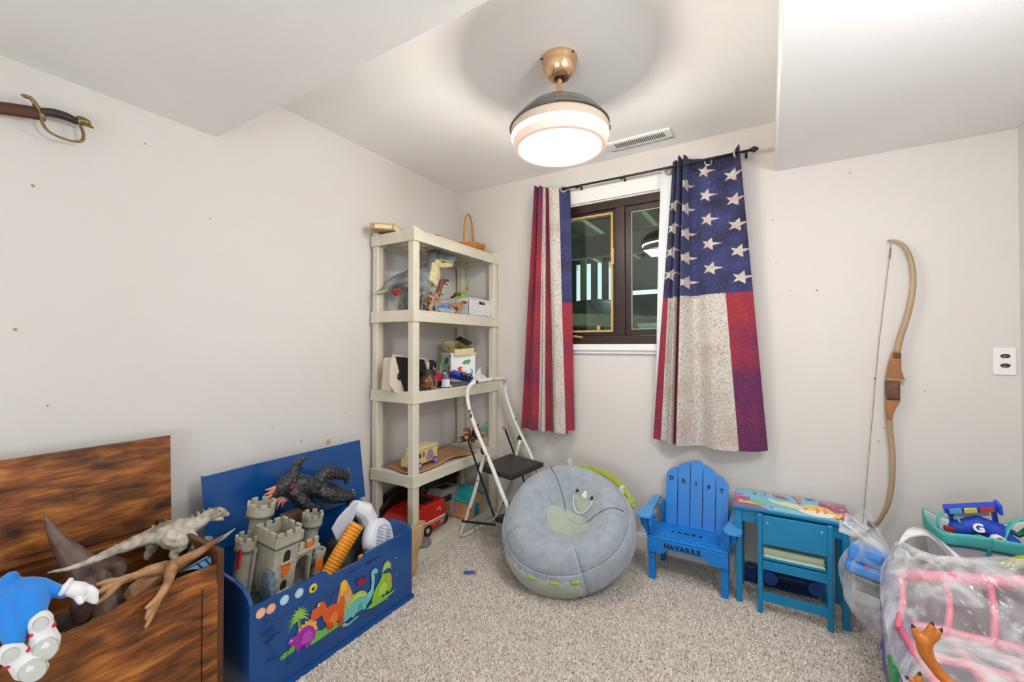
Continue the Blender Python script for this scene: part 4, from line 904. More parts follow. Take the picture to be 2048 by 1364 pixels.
for y in (-.655, -.80):
    for x in (.262, .088):
        wl = part('wheel', B().lathe([(0, 0), (.034, 0), (.036, .006), (.036, .02), (.034, .026), (.02, .026), (.018, .022), (0, .022)], 28, frame((x, y, S1+.037), (0, 1, 0), (0, 0, 1))), M_blk, ft, world=True, smooth=True)
    part('hubcap', B().lathe([(0, .027), (.012, .027), (.017, .023), (.018, .02)], 18, frame((.262, y, S1+.037), (0, 1, 0), (0, 0, 1))), pm(200, 200, 196, .25, metal=.8), ft, world=True, smooth=True)
bl = T('black_case', 'long black toy case with grey lettering behind the red truck', 'case', (.08, -.55, S1))
part('body', B().prism([(-.83, .0), (-.12, .0), (-.12, .27), (-.62, .265), (-.76, .235), (-.83, .18)], .062, frame((.022, 0, S1), (0, 1, 0), (0, 0, 1))), mat('glossy_black', sr(26, 24, 24), .28, bump=.4, bscale=40), bl, world=True, bevel=.01)
txt('lettering', 'LADDER', .056, pm(112, 114, 112, .5), bl, frame((.0845, -.53, S1+.192), (0, 1, 0), (0, 0, 1)), .0006, off=.001, world=True, align='LEFT')
part('ridge', B().box(.084, .100, -.26, -.13, S1+.20, S1+.262), mat('black_bristles', sr(22, 18, 16), .7, bump=1, bscale=60), bl, world=True)
sv = T('silver_toy_vehicle', 'silver grey toy vehicle with dark windows behind the toy house', 'toy vehicle', (.2, -.38, S1))
part('body', B().prism([(-.49, .03), (-.24, .03), (-.24, .15), (-.28, .195), (-.44, .20), (-.49, .16)], .13, frame((.10, 0, S1), (0, 1, 0), (0, 0, 1))), pm(150, 142, 140, .35), sv, world=True, bevel=.008)
part('side_window', B().box(.2295, .232, -.46, -.37, S1+.125, S1+.165), pm(34, 28, 34, .25), sv, world=True, bevel=.004)
part('roof_opening', B().box(.14, .20, -.42, -.33, S1+.195, S1+.203), pm(24, 20, 22, .4), sv, world=True, bevel=.004)
part('wheel', B().cyl((.228, -.45, S1+.03), (.243, -.45, S1+.03), .029, 20), M_blk, sv, world=True, smooth=True)
part('wheel', B().cyl((.228, -.29, S1+.03), (.243, -.29, S1+.03), .029, 20), M_blk, sv, world=True, smooth=True)
part('engine_block', B().box(.20, .235, -.475, -.39, S1+.03, S1+.12), mat('gold_brown_detail', sr(160, 110, 70), .5, noise_col=sr(60, 30, 26), nscale=60, nstr=.9), sv, world=True, bevel=.004)
# toy house
M_teal = pm(48, 172, 172, .45); M_peach = mat('peach_toy_wall', sr(216, 160, 116), .5)
hs = T('toy_house', 'peach toy house with turquoise roof and arched door, bottom tier', 'toy house', (.265, -.255, S1))
HM = XY(.262, -.252, S1, 0, 0, 90)
hx, hyy, hz = .082, .082, .118
part('walls', B().prism([(-hx, 0), (hx, 0), (hx, hz), (0, hz+.060), (-hx, hz)], 2*hyy, HM @ frame((0, hyy, 0), (1, 0, 0), (0, 0, 1))), M_peach, hs, world=True, bevel=.003)
for s_ in (-1, 1):
    RM = HM @ Matrix.Translation((0, 0, hz+.064)) @ Euler((0, R(37)*s_, 0)).to_matrix().to_4x4()
    part('roof_slab', B().box(min(0, s_*.118), max(0, s_*.118), -hyy-.014, hyy+.012, -.002, .010, RM), M_teal, hs, world=True, bevel=.003)
    for k in range(5): part('roof_rib', B().box(s_*(.018+.022*k)-.002, s_*(.018+.022*k)+.002, -hyy-.014, hyy+.012, .010, .0125, RM), M_teal, hs, world=True)
ar = [(-.034, .0)]+[(-.034*math.cos(math.pi*k/12), .055+.034*math.sin(math.pi*k/12)) for k in range(13)]+[(.034, 0)]
part('door', B().prism(ar, .003, HM @ frame((0, -hyy-.0005, .006), (1, 0, 0), (0, 0, 1))), pm(24, 140, 160, .4), hs, world=True, label='arched turquoise door')
part('door_surround', B().tube([HM @ Vector((y, -hyy-.003, z+.006)) for y, z in ar], .0035, 6), pm(206, 190, 170, .5), hs, world=True, smooth='all')
part('side_panel_mark', B().box(hx, hx+.002, -.03, .03, .03, .08, HM) if False else B().box(-hx-.002, -hx, -.03, .03, .03, .08, HM), mat('peach_relief', sr(206, 146, 110), .5), hs, world=True)
solo('round_tin', B().lathe([(0, 0), (.046, 0), (.050, .004), (.050, .018), (.046, .023), (.042, .020), (.02, .024), (0, .022)], 36, XY(.318, -.738, S1)), mat('dull_grey_metal', sr(128, 132, 134), .5, noise_col=sr(96, 98, 100), nscale=9), 'flat round grey disc lying on the bottom tier near paper bag', 'disc', smooth=True)

# ---------------------------------------------------------------- crumpled kraft bag between toy box and shelf
def bag_surface(rows_, nang, fn):
    b = B(); g = []
    for j in range(rows_+1): g.append([b.bm.verts.new(fn(j/rows_, 2*math.pi*i/nang)) for i in range(nang)])
    for j in range(rows_):
        for i in range(nang): b.bm.faces.new((g[j][i], g[j][(i+1) % nang], g[j+1][(i+1) % nang], g[j+1][i]))
    b.bm.faces.new(g[0][::-1]); return b
def kb(v, a):
    z = .003+.235*v + (.022*math.cos(a-.4) if v > .8 else 0); pin = 1-.20*math.exp(-((v-.42)/.16)**2)+.10*v
    cx_, cy_ = .395+.012*math.sin(v*4), -.965+.050*v
    rx, ry = .034*pin*(1+.4*v**3), .068*pin*(1+.35*v**3)
    w_ = 1+.10*noise.noise(Vector((math.cos(a)*2.2, math.sin(a)*2.2, v*3.5)))+.03*math.sin(a*9+v*5)
    c, s = math.cos(a), math.sin(a); c = math.copysign(abs(c)**.6, c); s = math.copysign(abs(s)**.6, s)
    return (cx_+rx*c*w_, cy_+ry*s*w_, z)
o = solo('kraft_bag', bag_surface(22, 64, kb), mat('crumpled_kraft', sr(198, 166, 124), .75, noise_col=sr(172, 138, 98), nscale=6, bump=.5, bscale=14), 'crumpled open brown paper bag between blue toy box and shelf', 'bag', smooth='all')
so = o.modifiers.new('s', 'SOLIDIFY'); so.thickness = .001

# ---------------------------------------------------------------- folding step stool
M_chip = mat('chipped_white_paint', sr(228, 224, 216), .4, noise_col=sr(70, 54, 46), nscale=38, stretch=(1, 1, .45), nstr=1.0)
for nd in M_chip.node_tree.nodes:
    if nd.type == 'VALTORGB': nd.color_ramp.elements[0].position = .60; nd.color_ramp.elements[1].position = .64
st = T('step_stool', 'folding step stool with chipped white tube frame and black seat', 'step stool', (.351, -.468, 0), (0, 0, R(-5)))
w_ = .395
fp = bez([(.565, 0, .012), (.365, 0, .335), (.28, 0, .49), (.143, 0, .722), (.088, .002, .86), (.082, .01, .935), (.10, .045, .972), (.115, .12, .982), (.115, w_-.12, .982), (.10, w_-.045, .972), (.082, w_-.01, .935), (.088, w_-.002, .86), (.143, w_, .722), (.28, w_, .49), (.365, w_, .335), (.565, w_, .012)], 6)
part('front_frame', B().tube(fp, .0125, 12, up=(0, 1, 0)), M_chip, st, smooth='all')
rp = bez([(.215, .018, .575), (.12, .018, .29), (.03, .018, .07), (.012, .022, .028), (.012, .05, .0135), (.012, .12, .0125), (.012, w_-.12, .0125), (.012, w_-.05, .0135), (.012, w_-.022, .028), (.03, w_-.018, .07), (.12, w_-.018, .29), (.215, w_-.018, .575)], 6)
part('rear_frame', B().tube(rp, .0115, 12, up=(0, 1, 0)), M_chip, st, smooth='all')
M_vinyl = mat('black_vinyl', sr(38, 36, 36), .38, bump=.3, bscale=160)
part('seat', B().box(.135, .405, .022, w_-.022, -.018, .014, XY(0, 0, .474, 0, 4, 0)), M_vinyl, st, bevel=.011)
for y in (.008, w_-.008):
    part('pivot', B().ball((.205, y, .578), (.020, .010, .026)), M_blk, st, smooth='all')
    part('link_bar', B().box(-.006, .006, y-.003, y+.003, -.235, .235, XY(.185, 0, .42, 0, -26, 0)), M_blk, st, bevel=.001)
    part('cap', B().box(.062, .082, y-.007, y+.007, .628, .648), pm(196, 136, 84, .5), st, bevel=.002)
    part('brace', B().box(.035, .30, y-.004, y+.004, -.006, .006, XY(0, 0, .115, 0, -9, 0)), M_blk, st, bevel=.001)
part('lower_tread', B().box(.28, .475, .022, w_-.022, .170, .196), M_vinyl, st, bevel=.008)
for y in (.03, .06): pass

# ---------------------------------------------------------------- plush bean bag with a horned face
C0 = Vector((1.092, -.475, .247)); el = R(55)
nrm = Vector((.08, -math.cos(el), math.sin(el))).normalized()      # seat direction
upv = Vector((.30, math.sin(el), math.cos(el))); upv = (upv-nrm*upv.dot(nrm)).normalized()
rgt = upv.cross(nrm).normalized()
PM = Matrix((rgt, upv, nrm)).transposed().to_4x4(); PM.translation = C0
bgb = T('bean_bag', 'round blue-grey plush dinosaur bean bag leaning on the wall', 'bean bag', (1.16, -.50, 0))
PR = .350
def bean(u, v):
    """u angle, v 0 (front centre) .. 1 (back centre)"""
    th = v*math.pi; 
    r = math.sin(th)**.80 if th > 0 else 0; zz = math.cos(th); zz = math.copysign(abs(zz)**.85, zz)
    rad = PR*r; z = .165*zz
    if th < math.pi/2:
        q = r; z -= .125*math.exp(-(q/.42)**2.6)
        z += .026*math.exp(-((q-.72)/.2)**2)
    rad *= 1+.018*math.sin(u*3+.6)+.02*noise.noise(Vector((math.cos(u)*2, math.sin(u)*2, v*3)))
    # seams
    for a0 in SEAMS:
        d = abs((u-a0+math.pi) % (2*math.pi)-math.pi)*max(r, .1)
        if .12 < v < .8: z -= .008*math.exp(-(d/.028)**2); rad -= .006*math.exp(-(d/.028)**2)*(1 if v > .3 else 0)
    dv = abs(v-.335); z -= .007*math.exp(-(dv/.011)**2)
    z += .005*noise.noise(Vector((math.cos(u)*rad*16, math.sin(u)*rad*16, v*4)))
    return Vector((rad*math.cos(u), rad*math.sin(u), z))
SEAMS = [R(238), R(322)]
b = B(); nu, nv = 220, 130; g = []
for j in range(1, nv): g.append([b.bm.verts.new(PM @ bean(2*math.pi*i/nu, j/nv)) for i in range(nu)])
for j in range(nv-2):
    for i in range(nu): b.bm.faces.new((g[j][i], g[j+1][i], g[j+1][(i+1) % nu], g[j][(i+1) % nu]))
c1 = b.bm.verts.new(PM @ bean(0, 0)); c2 = b.bm.verts.new(PM @ bean(0, 1))
for i in range(nu): b.bm.faces.new((c1, g[0][i], g[0][(i+1) % nu])); b.bm.faces.new((c2, g[-1][(i+1) % nu], g[-1][i]))
M_plush = mat('blue_grey_plush', sr(164, 174, 184), .95, noise_col=sr(142, 150, 160), nscale=26, nstr=.7, bump=1.0, bscale=170, sheen=.5, spec=.1)
part('cushion', b, M_plush, bgb, world=True, smooth='all')
def on_bean(x, y, off=.004):
    r = math.hypot(x, y)/PR; u = math.atan2(y, x); lo, hi = 0, .5
    for _ in range(24):
        m_ = (lo+hi)/2
        if math.sin(m_*math.pi)**.80 < r: lo = m_
        else: hi = m_
    p = bean(u, lo); q1 = bean(u+.01, lo); q2 = bean(u, lo+.004); n = (q2-p).cross(q1-p).normalized()
    if n.z < 0: n = -n
    return p+n*off, n
# seat patch
M_patch2 = mat('sage_plush', sr(176, 186, 172), .95, noise_col=sr(158, 168, 154), nscale=20, bump=.8, bscale=150, sheen=.4, spec=.1)
def cover(name, pts2, m, off, label=None, nr=7):
    """cloth patch laid on the cushion: outline in seat plane, filled by rings"""
    cx_ = sum(p[0] for p in pts2)/len(pts2); cy_ = sum(p[1] for p in pts2)/len(pts2); b = B(); rings = []
    for k in range(nr):
        t_ = 1-k/nr; o_ = off*(1 if k else .2)
        rings.append([b.bm.verts.new(PM @ on_bean(cx_+(x-cx_)*t_, cy_+(y-cy_)*t_, o_)[0]) for x, y in pts2])
    c = b.bm.verts.new(PM @ on_bean(cx_, cy_, off)[0]); n = len(pts2)
    for a, d in zip(rings, rings[1:]):
        for i in range(n): b.bm.faces.new((a[i], a[(i+1) % n], d[(i+1) % n], d[i]))
    for i in range(n): b.bm.faces.new((rings[-1][i], rings[-1][(i+1) % n], c))
    return part(name, b, m, bgb, world=True, smooth='all', label=label)
cover('seat_patch', [tuple(q[:2]) for q in bez([(x, y, 0) for x, y in ((-.106, -.028), (-.101, .016), (-.069, .041), (.015, .06), (.083, .053), (.132, .026), (.158, -.013), (.126, -.054), (.069, -.081), (-.006, -.087), (-.061, -.069), (-.106, -.028))], 4)][:-1], M_patch2, .004, 'sage green oval in the seat')
# face
fcx, fcy = .045, .235
mouth_ = [(fcx-.058, fcy-.008), (fcx-.060, fcy-.035), (fcx-.040, fcy-.062), (fcx-.005, fcy-.072), (fcx+.032, fcy-.060), (fcx+.055, fcy-.032), (fcx+.058, fcy-.010), (fcx+.03, fcy-.006), (fcx, fcy), (fcx-.03, fcy-.004)]
mouth = [(-.026, .128), (-.022, .118), (-.007, .093), (.026, .070), (.058, .067), (.087, .089), (.097, .118), (.099, .134), (.075, .131), (.04, .136), (.005, .138)]
cover('mouth', mouth, M_patch2, .004, 'sage mouth patch', 4)
ml = [PM @ on_bean(x, y, .006)[0] for x, y in mouth[:8]]
part('mouth_stitching', B().tube(bez(ml, 5), .0028, 6), pm(236, 240, 234, .8), bgb, world=True, smooth='all')
for dx, dy in ((-.015-.045, .150-.235), (.083-.045, .146-.235)):
    p_, n_ = on_bean(fcx+dx, fcy+dy, .003)
    e_ = part('eye', B().ball(PM @ p_, .0085, seg=16, rings=12), pm(18, 20, 26, .1), bgb, world=True, smooth='all')
    part('eye_glint', B().ball(PM @ (p_+n_*.008+Vector((-.002, .002, 0))), .0018, seg=8, rings=6), pm(250, 250, 250, .2), e_, world=True)
M_horn = mat('cream_felt', sr(228, 222, 206), .9, sheen=.3)
p_, n_ = on_bean(.034, .143, 0)
organic('nose_horn', [([PM @ p_, PM @ (p_+n_*.018+Vector((.002, .022, 0))), PM @ (p_+n_*.026+Vector((.004, .036, 0)))], [.018, .012, .006])], M_horn, bgb, .003, 3, world=True)
for (x, y, l) in ((-.175, .285, .050), (.165, .285, .050)):
    p_, n_ = on_bean(x, y, 0); d = Vector((x*.35, y*.5, .8)).normalized()
    organic('horn', [([PM @ p_, PM @ (p_+d*l*.6), PM @ (p_+d*l+Vector((.012, .0, 0)))], [.016, .013, .006])], M_horn, bgb, .003, 3, world=True)
# green frill along the upper edge, behind the face
M_frill = mat('lime_plush', sr(162, 180, 62), .9, noise_col=sr(134, 154, 44), nscale=20, bump=.8, bscale=150, sheen=.4)
fp_ = [Vector(((PR+.014)*math.cos(a), (PR+.014)*math.sin(a), .0+.035*math.sin((a-R(35))*1.9))) for a in [R(50)+R(92)*k/22 for k in range(23)]]
organic('frill', [([PM @ p for p in fp_], lerpl([.012, .018, .024, .022, .024, .026, .022], 22))], M_frill, bgb, .006, 4, world=True, disp=.004, dscale=20)
for a in (R(54), R(140)):
    c = PM @ Vector(((PR-.002)*math.cos(a), (PR-.002)*math.sin(a), .02)); organic('ear', [([c, c+upv*.02+rgt*.012, c+upv*.035+rgt*.004], [.024, .020, .008])], M_frill, bgb, .004, 3, world=True)
# pale scalloped belly at the lower side, with lime spots
def side_pt(a, v, off): 
    p = bean(a, v); c = Vector((p.x, p.y, p.z*1.2)).normalized(); return PM @ (p+c*off)
b = B(); g = []; na, nb_ = 60, 10
for i in range(na+1):
    a = R(243)+R(76)*i/na; e = min(1, i/8, (na-i)/8); top = .385+.012*math.cos(i*1.05)+.07*(1-e); bot = .60-.10*(1-e)
    g.append([b.bm.verts.new(side_pt(a, top+(bot-top)*j/nb_, .005 if 0 < j < nb_ and 0 < i < na else -.001)) for j in range(nb_+1)])
for i in range(na):
    for j in range(nb_): b.bm.faces.new((g[i][j], g[i+1][j], g[i+1][j+1], g[i][j+1]))
part('belly_panel', b, M_patch2, bgb, world=True, smooth='all', label='pale sage panel on the lower side')
for a in (R(279), R(298), R(315)):
    c = side_pt(a, .392, .003); part('lime_spot', B().ball((0, 0, 0), (.024, .016, .008), Matrix.Translation(c) @ PM.to_3x3().to_4x4() @ Euler((R(-45), 0, a+R(90))).to_matrix().to_4x4()), M_frill, bgb, world=True, smooth='all')
M_seamc = mat('dark_seam_thread', sr(112, 120, 130), .95)
for a in SEAMS: part('seam', B().tube([PM @ (bean(a, .20+.42*k/26)+Vector((0, 0, .0005))) for k in range(27)], .0022, 6), M_seamc, bgb, world=True, smooth='all')
part('seam', B().tube([PM @ bean(2*math.pi*k/120, .335) for k in range(121)], .0020, 6), M_seamc, bgb, world=True, smooth='all')

hsm = bez([(x, y, 0) for x, y in ((-.225, .22), (-.205, .173), (-.128, .130), (-.067, .083), (-.017, .030), (.037, .015), (.11, .022), (.15, .073), (.192, .122), (.245, .160))], 5)
part('head_seam', B().tube([PM @ on_bean(q.x, q.y, .0015)[0] for q in hsm], .0030, 8), M_seamc, bgb, world=True, smooth='all')
# ---------------------------------------------------------------- child's slatted armchair
M_sky = mat('glossy_sky_blue_paint', sr(22, 128, 214), .34, noise_col=sr(14, 112, 200), nscale=5, bump=.12, bscale=60)
M_ink = pm(22, 34, 62, .6)
ac = T('slatted_armchair', 'bright blue wooden child armchair with stencilled letters', 'chair', (1.655, -.2, 0))
for x in (1.472, 1.808): part('front_leg', B().box(x, x+.033, -.305, -.272, 0, .329), M_sky, ac, world=True, bevel=.002)
for x in (1.488, 1.806): part('rear_leg', B().prism([(-.085, .0), (-.045, 0), (-.03, .329), (-.07, .329)], .022, frame((x, 0, 0), (0, 1, 0), (0, 0, 1))), M_sky, ac, world=True, bevel=.002)
fb = [(1.470, .149), (1.535, .149), (1.548, .151), (1.566, .172), (1.585, .175), (1.722, .175), (1.742, .170), (1.758, .152), (1.772, .149), (1.842, .149), (1.842, .217), (1.470, .217)]
part('front_board', B().prism(fb, .016, frame((0, -.305, 0), (1, 0, 0), (0, 0, 1))), M_sky, ac, world=True, bevel=.002)
for x, z in ((1.477, .205), (1.477, .165), (1.835, .205), (1.835, .165)): part('screw', B().lathe([(0, .0012), (.0028, .0012), (.0028, 0)], 8, frame((x, -.3212, z), (1, 0, 0), (0, 0, 1))), pm(40, 70, 120, .5), ac, world=True)
for k in range(5):
    y = -.3195+.0435*k; part('seat_slat', B().box(1.472, 1.840, y, y+.0405, .2175, .229), M_sky, ac, world=True, bevel=.003)
for x in (1.508, 1.79): part('side_rail', B().box(x, x+.018, -.29, -.05, .165, .215), M_sky, ac, world=True)
tops = [(.492, .532), (.543, .566), (.572, .573), (.564, .530), (.520, .474)]; xs = [1.518, 1.581, 1.6435, 1.706, 1.768]; wd = [.0585]*5
BK = frame((0, -.115, .215), (1, 0, 0), (0, .16, 1))
for k in range(5):
    x0, x1 = xs[k], xs[k]+wd[k]; a, c = tops[k][0]-.215, tops[k][1]-.215
    tp_ = [(x0+(x1-x0)*i/8, a+(c-a)*i/8+.006*math.sin(math.pi*i/8)*(2.2 if k in (0, 4) else 1)) for i in range(9)]
    part('back_slat', B().prism([(x0, .0), (x1, .0)]+tp_[::-1], -.013, BK), M_sky, ac, world=True, bevel=.0025)
part('back_rail', B().box(1.525, 1.822, -.052, -.034, .36, .40), M_sky, ac, world=True)
part('back_rail', B().box(1.53, 1.81, -.098, -.080, .235, .265), M_sky, ac, world=True)
for x0, sg in ((1.455, 1), (1.859, -1)):
    arm = [(-.045, -.045+.0), (.045, -.045)]
    pts = [(-.020, -.03), (.020, -.03), (.026, -.24), (.036, -.30), (.040, -.335), (.034, -.358), (.016, -.370), (-.016, -.370), (-.034, -.358), (-.040, -.335), (-.036, -.30), (-.024, -.24)]
    part('armrest', B().prism([(x0+px_*(1 if sg > 0 else -1)+(.004 if sg > 0 else .004), py_) for px_, py_ in pts], .014, XY(0, 0, .329)), mat('worn_blue_paint', sr(60, 150, 220), .4, noise_col=sr(120, 180, 224), nscale=9, nstr=.35) if sg > 0 else bpy.data.materials['worn_blue_paint'], ac, world=True, bevel=.003)
    xo = 1.472 if sg > 0 else 1.841
    part('arm_bracket', B().prism([(0, .0), (-.046*1, .0), (-.036, -.05), (-.012, -.085), (0, -.12)], .018, Matrix.Translation((xo, -.297, .3285)) @ (frame((0, 0, 0), (1, 0, 0), (0, 0, 1)) if sg > 0 else frame((0, 0, 0), (-1, 0, 0), (0, 0, 1)))), M_sky, ac, world=True, bevel=.002)
    part('arm_bracket', B().prism([(0, .0), (-.046, .0), (-.040, -.04), (-.018, -.085), (0, -.115)], .018, Matrix.Translation((xo+(.010 if sg > 0 else -.010), -.305, .3285)) @ frame((0, 0, 0), (0, 1, 0), (0, 0, 1))), M_sky, ac, world=True, bevel=.002)
for k, (ch, zz) in enumerate(zip('DRIFT', (.470, .462, .456, .448, .440))):
    txt('stencil_letter', ch, .030, M_ink, ac, BK @ Matrix.Translation((xs[k]+wd[k]/2-.002, zz-.215, .0006)), .0003, .0018, world=True)
def stencil(word, x0, x1, M0, size, name='stencil_letter'):
    n = len(word)
    for k, ch in enumerate(word):
        x = x0+(x1-x0)*(k+.5)/n; txt(name, ch, size, M_ink, ac, M0 @ Matrix.Translation((x, 0, 0)), .0003, .0018, world=True)
stencil('NAVARRE', 1.552, 1.725, frame((0, -.3217, .192), (1, 0, 0), (0, 0, 1)), .033)
stencil('JAMES', 1.560, 1.725, Matrix.Translation((0, -.212, .2296)), .034)

# ---------------------------------------------------------------- child's table with printed top
M_tq = mat('turquoise_blue_paint', sr(20, 132, 180), .36, noise_col=sr(14, 118, 166), nscale=5, bump=.1, bscale=60)
tbx0, tbx1, tby0, tby1, TT = 1.860, 2.312, -.309, -.047, .455
dt = T('printed_table', 'turquoise child table with sea creature print on top', 'table', (2.086, -.178, 0))
part('tabletop', B().box(tbx0, tbx1, tby0, tby1, TT-.016, TT), M_tq, dt, world=True, bevel=.004)
for x in (tbx0+.012, tbx1-.042):
    for y in (tby0+.012, tby1-.042): part('leg', B().box(x, x+.026, y, y+.026, 0, TT-.016), M_tq, dt, world=True, bevel=.002)
b = B()
part('apron', B().box(tbx0+.038, tbx1-.042, tby0+.018, tby0+.030, TT-.075, TT-.016), M_tq, dt, world=True, bevel=.001)
part('apron', B().box(tbx0+.038, tbx1-.042, tby1-.038, tby1-.026, TT-.075, TT-.016), M_tq, dt, world=True, bevel=.001)
for x in (tbx0+.018, tbx1-.034): part('apron', B().box(x, x+.012, tby0+.038, tby1-.042, TT-.075, TT-.016), M_tq, dt, world=True, bevel=.001)
PR0 = Matrix.Translation((0, 0, TT)); lay = [0]
def pr(name, pts, c, label=None):
    lay[0] += 1; o = part(name, B().prism(pts, .0004, Matrix.Translation((0, 0, TT+.0001+lay[0]*.00022))), pm(*c, .3), dt, world=True)
    if label: o['label'] = label
pr('print_sea', [(1.864, -.305), (2.308, -.305), (2.308, -.051), (1.864, -.051)], (120, 190, 222))
pr('print_band', [(1.864, -.127), (1.896, -.121), (1.899, -.154), (1.93, -.163), (1.925, -.206), (1.955, -.25), (2.0, -.296), (2.0, -.305), (1.864, -.305)], (176, 78, 118))
pr('print_band', [(2.21, -.064), (2.307, -.058), (2.307, -.285), (2.256, -.293), (2.252, -.208), (2.226, -.156), (2.201, -.134)], (164, 74, 112))
pr('print_band', [(1.864, -.150), (1.90, -.150), (1.90, -.157), (1.864, -.158)], (238, 190, 206))
pr('print_band', [(2.225, -.075), (2.307, -.075), (2.307, -.081), (2.225, -.081)], (238, 170, 190))
pr('print_band', [(2.25, -.205), (2.307, -.180), (2.307, -.186), (2.252, -.212)], (238, 170, 190))
pr('print_fish', [(1.879, -.232), (1.892, -.214), (1.903, -.232), (1.932, -.224), (1.951, -.246), (1.972, -.262), (1.938, -.258), (1.907, -.258), (1.886, -.262)], (176, 212, 150))
pr('print_turtle', [(1.921, -.206), (1.937, -.193), (1.963, -.188), (1.987, -.197), (1.995, -.225), (1.972, -.253), (1.949, -.248), (1.932, -.219)], (110, 196, 110))
pr('print_whale', [(2.0, -.13), (2.013, -.142), (2.039, -.166), (2.08, -.151), (2.117, -.166), (2.14, -.195), (2.115, -.235), (2.073, -.22), (2.038, -.209), (2.01, -.183)], (226, 224, 172))
el_ = [(2.195+.060*math.cos(a), -.215+.068*math.sin(a)) for a in [2*math.pi*k/22 for k in range(22)]]
pr('print_whale', [(2.195+.075*math.cos(a), -.240+.052*math.sin(a)) for a in [2*math.pi*k/22 for k in range(22)]], (244, 238, 222))
pr('print_whale', [(2.134, -.175), (2.165, -.138), (2.203, -.142), (2.235, -.159), (2.254, -.201), (2.262, -.235), (2.20, -.215), (2.14, -.215)], (244, 196, 84))
pr('print_fin', [(2.240, -.265), (2.257, -.238), (2.278, -.200), (2.284, -.222), (2.262, -.280)], (246, 190, 70))
for (x, y) in ((2.150, -.212),): pr('print_spot', [(x+.009*math.cos(a), y+.006*math.sin(a)) for a in [2*math.pi*k/10 for k in range(10)]], (60, 60, 56))
pr('print_stripe', [(2.185, -.165), (2.195, -.165), (2.20, -.205), (2.195, -.245), (2.185, -.245), (2.19, -.205)], (226, 130, 60))
pr('print_stripe', [(2.215, -.170), (2.224, -.170), (2.229, -.205), (2.224, -.240), (2.215, -.240), (2.22, -.205)], (226, 130, 60))
pr('print_coral', [(2.104, -.06), (2.112, -.055), (2.120, -.075), (2.123, -.055), (2.13, -.075), (2.142, -.065), (2.136, -.136), (2.123, -.144), (2.118, -.096)], (222, 120, 104))
pr('print_fish', [(2.024, -.074), (2.045, -.068), (2.069, -.073), (2.090, -.108), (2.066, -.106), (2.034, -.099)], (190, 92, 120))
pr('print_fish', [(2.151, -.056), (2.177, -.052), (2.199, -.066), (2.168, -.070)], (90, 84, 116))
for i, (x, y, c_) in enumerate(((1.948, -.093, (40, 60, 90)), (1.962, -.111, (190, 226, 240)), (1.934, -.106, (150, 206, 226)), (2.017, -.271, (70, 110, 160)), (2.032, -.285, (210, 236, 244)), (2.226, -.096, (244, 150, 90)), (2.244, -.110, (240, 200, 214)), (2.259, -.132, (240, 200, 214)), (2.286, -.155, (240, 200, 214)), (2.05, -.285, (230, 240, 246)), (1.99, -.09, (40, 60, 90)), (2.29, -.24, (238, 130, 90)), (2.275, -.262, (240, 160, 100)))):
    pr('print_spot', [(x+.009*math.cos(a), y+.005*math.sin(a)) for a in [2*math.pi*k/8 for k in range(8)]], c_)

# ---------------------------------------------------------------- child's chair pushed against the table
kc = T('small_chair', 'turquoise wooden child chair with storage seat pushed under the table', 'chair', (2.1, -.24, 0))
cy = -.334
for x in (1.961, 2.216): part('back_post', B().box(x, x+.020, cy-.010, cy+.012, 0, .442), M_tq, kc, world=True, bevel=.004)
for x in (1.966, 2.212): part('front_leg', B().box(x, x+.020, -.115, -.095, 0, .205), M_tq, kc, world=True, bevel=.002)
part('back_panel', B().box(1.981, 2.216, cy-.006, cy+.006, .312, .438), M_tq, kc, world=True, bevel=.002)
for x in (2.000, 2.197): part('screw_cover', B().lathe([(0, .001), (.004, .0008), (.0045, 0)], 10, frame((x, cy-.0062, .41), (1, 0, 0), (0, 0, 1))), pm(150, 190, 210, .4), kc, world=True)
part('seat', B().box(1.975, 2.222, cy+.012, -.09, .236, .246), M_tq, kc, world=True, bevel=.002)
part('rear_rail', B().box(1.981, 2.216, cy-.004, cy+.006, .198, .236), M_tq, kc, world=True, bevel=.001)
for x in (1.975, 2.212): part('side_rail', B().box(x, x+.010, cy+.012, -.115, .198, .236), M_tq, kc, world=True)
part('lower_rail', B().box(1.981, 2.216, cy-.004, cy+.006, .058, .097), M_tq, kc, world=True, bevel=.001)
for x in (1.971, 2.216): part('lower_side_rail', B().box(x, x+.010, cy+.012, -.115, .062, .094), M_tq, kc, world=True)
M_page = pm(206, 220, 192, .8)
bk = T('picture_book', 'pale green bound book lying open-ended on the small chair seat', 'book', (2.1, -.22, .247))
part('cover', B().box(1.984, 2.21, -.318, -.13, .262, .266), pm(168, 196, 150, .5), bk, world=True)
part('cover', B().box(1.984, 2.21, -.318, -.13, .247, .250), pm(220, 232, 214, .6), bk, world=True)
part('pages', B().box(1.986, 2.205, -.314, -.135, .250, .262), M_page, bk, world=True)
bk2 = T('picture_book', 'upper grey-green book with curled cover on the small chair seat', 'book', (2.1, -.22, .267))
part('pages', B().box(1.984, 2.205, -.320, -.13, .267, .288), mat('paper_edges', sr(196, 208, 186), .8, noise_col=sr(140, 150, 130), nscale=9, stretch=(1, 1, 60)), bk2, world=True)
part('cover', B().box(1.982, 2.21, -.322, -.13, .288, .291), pm(150, 176, 150, .5), bk2, world=True)
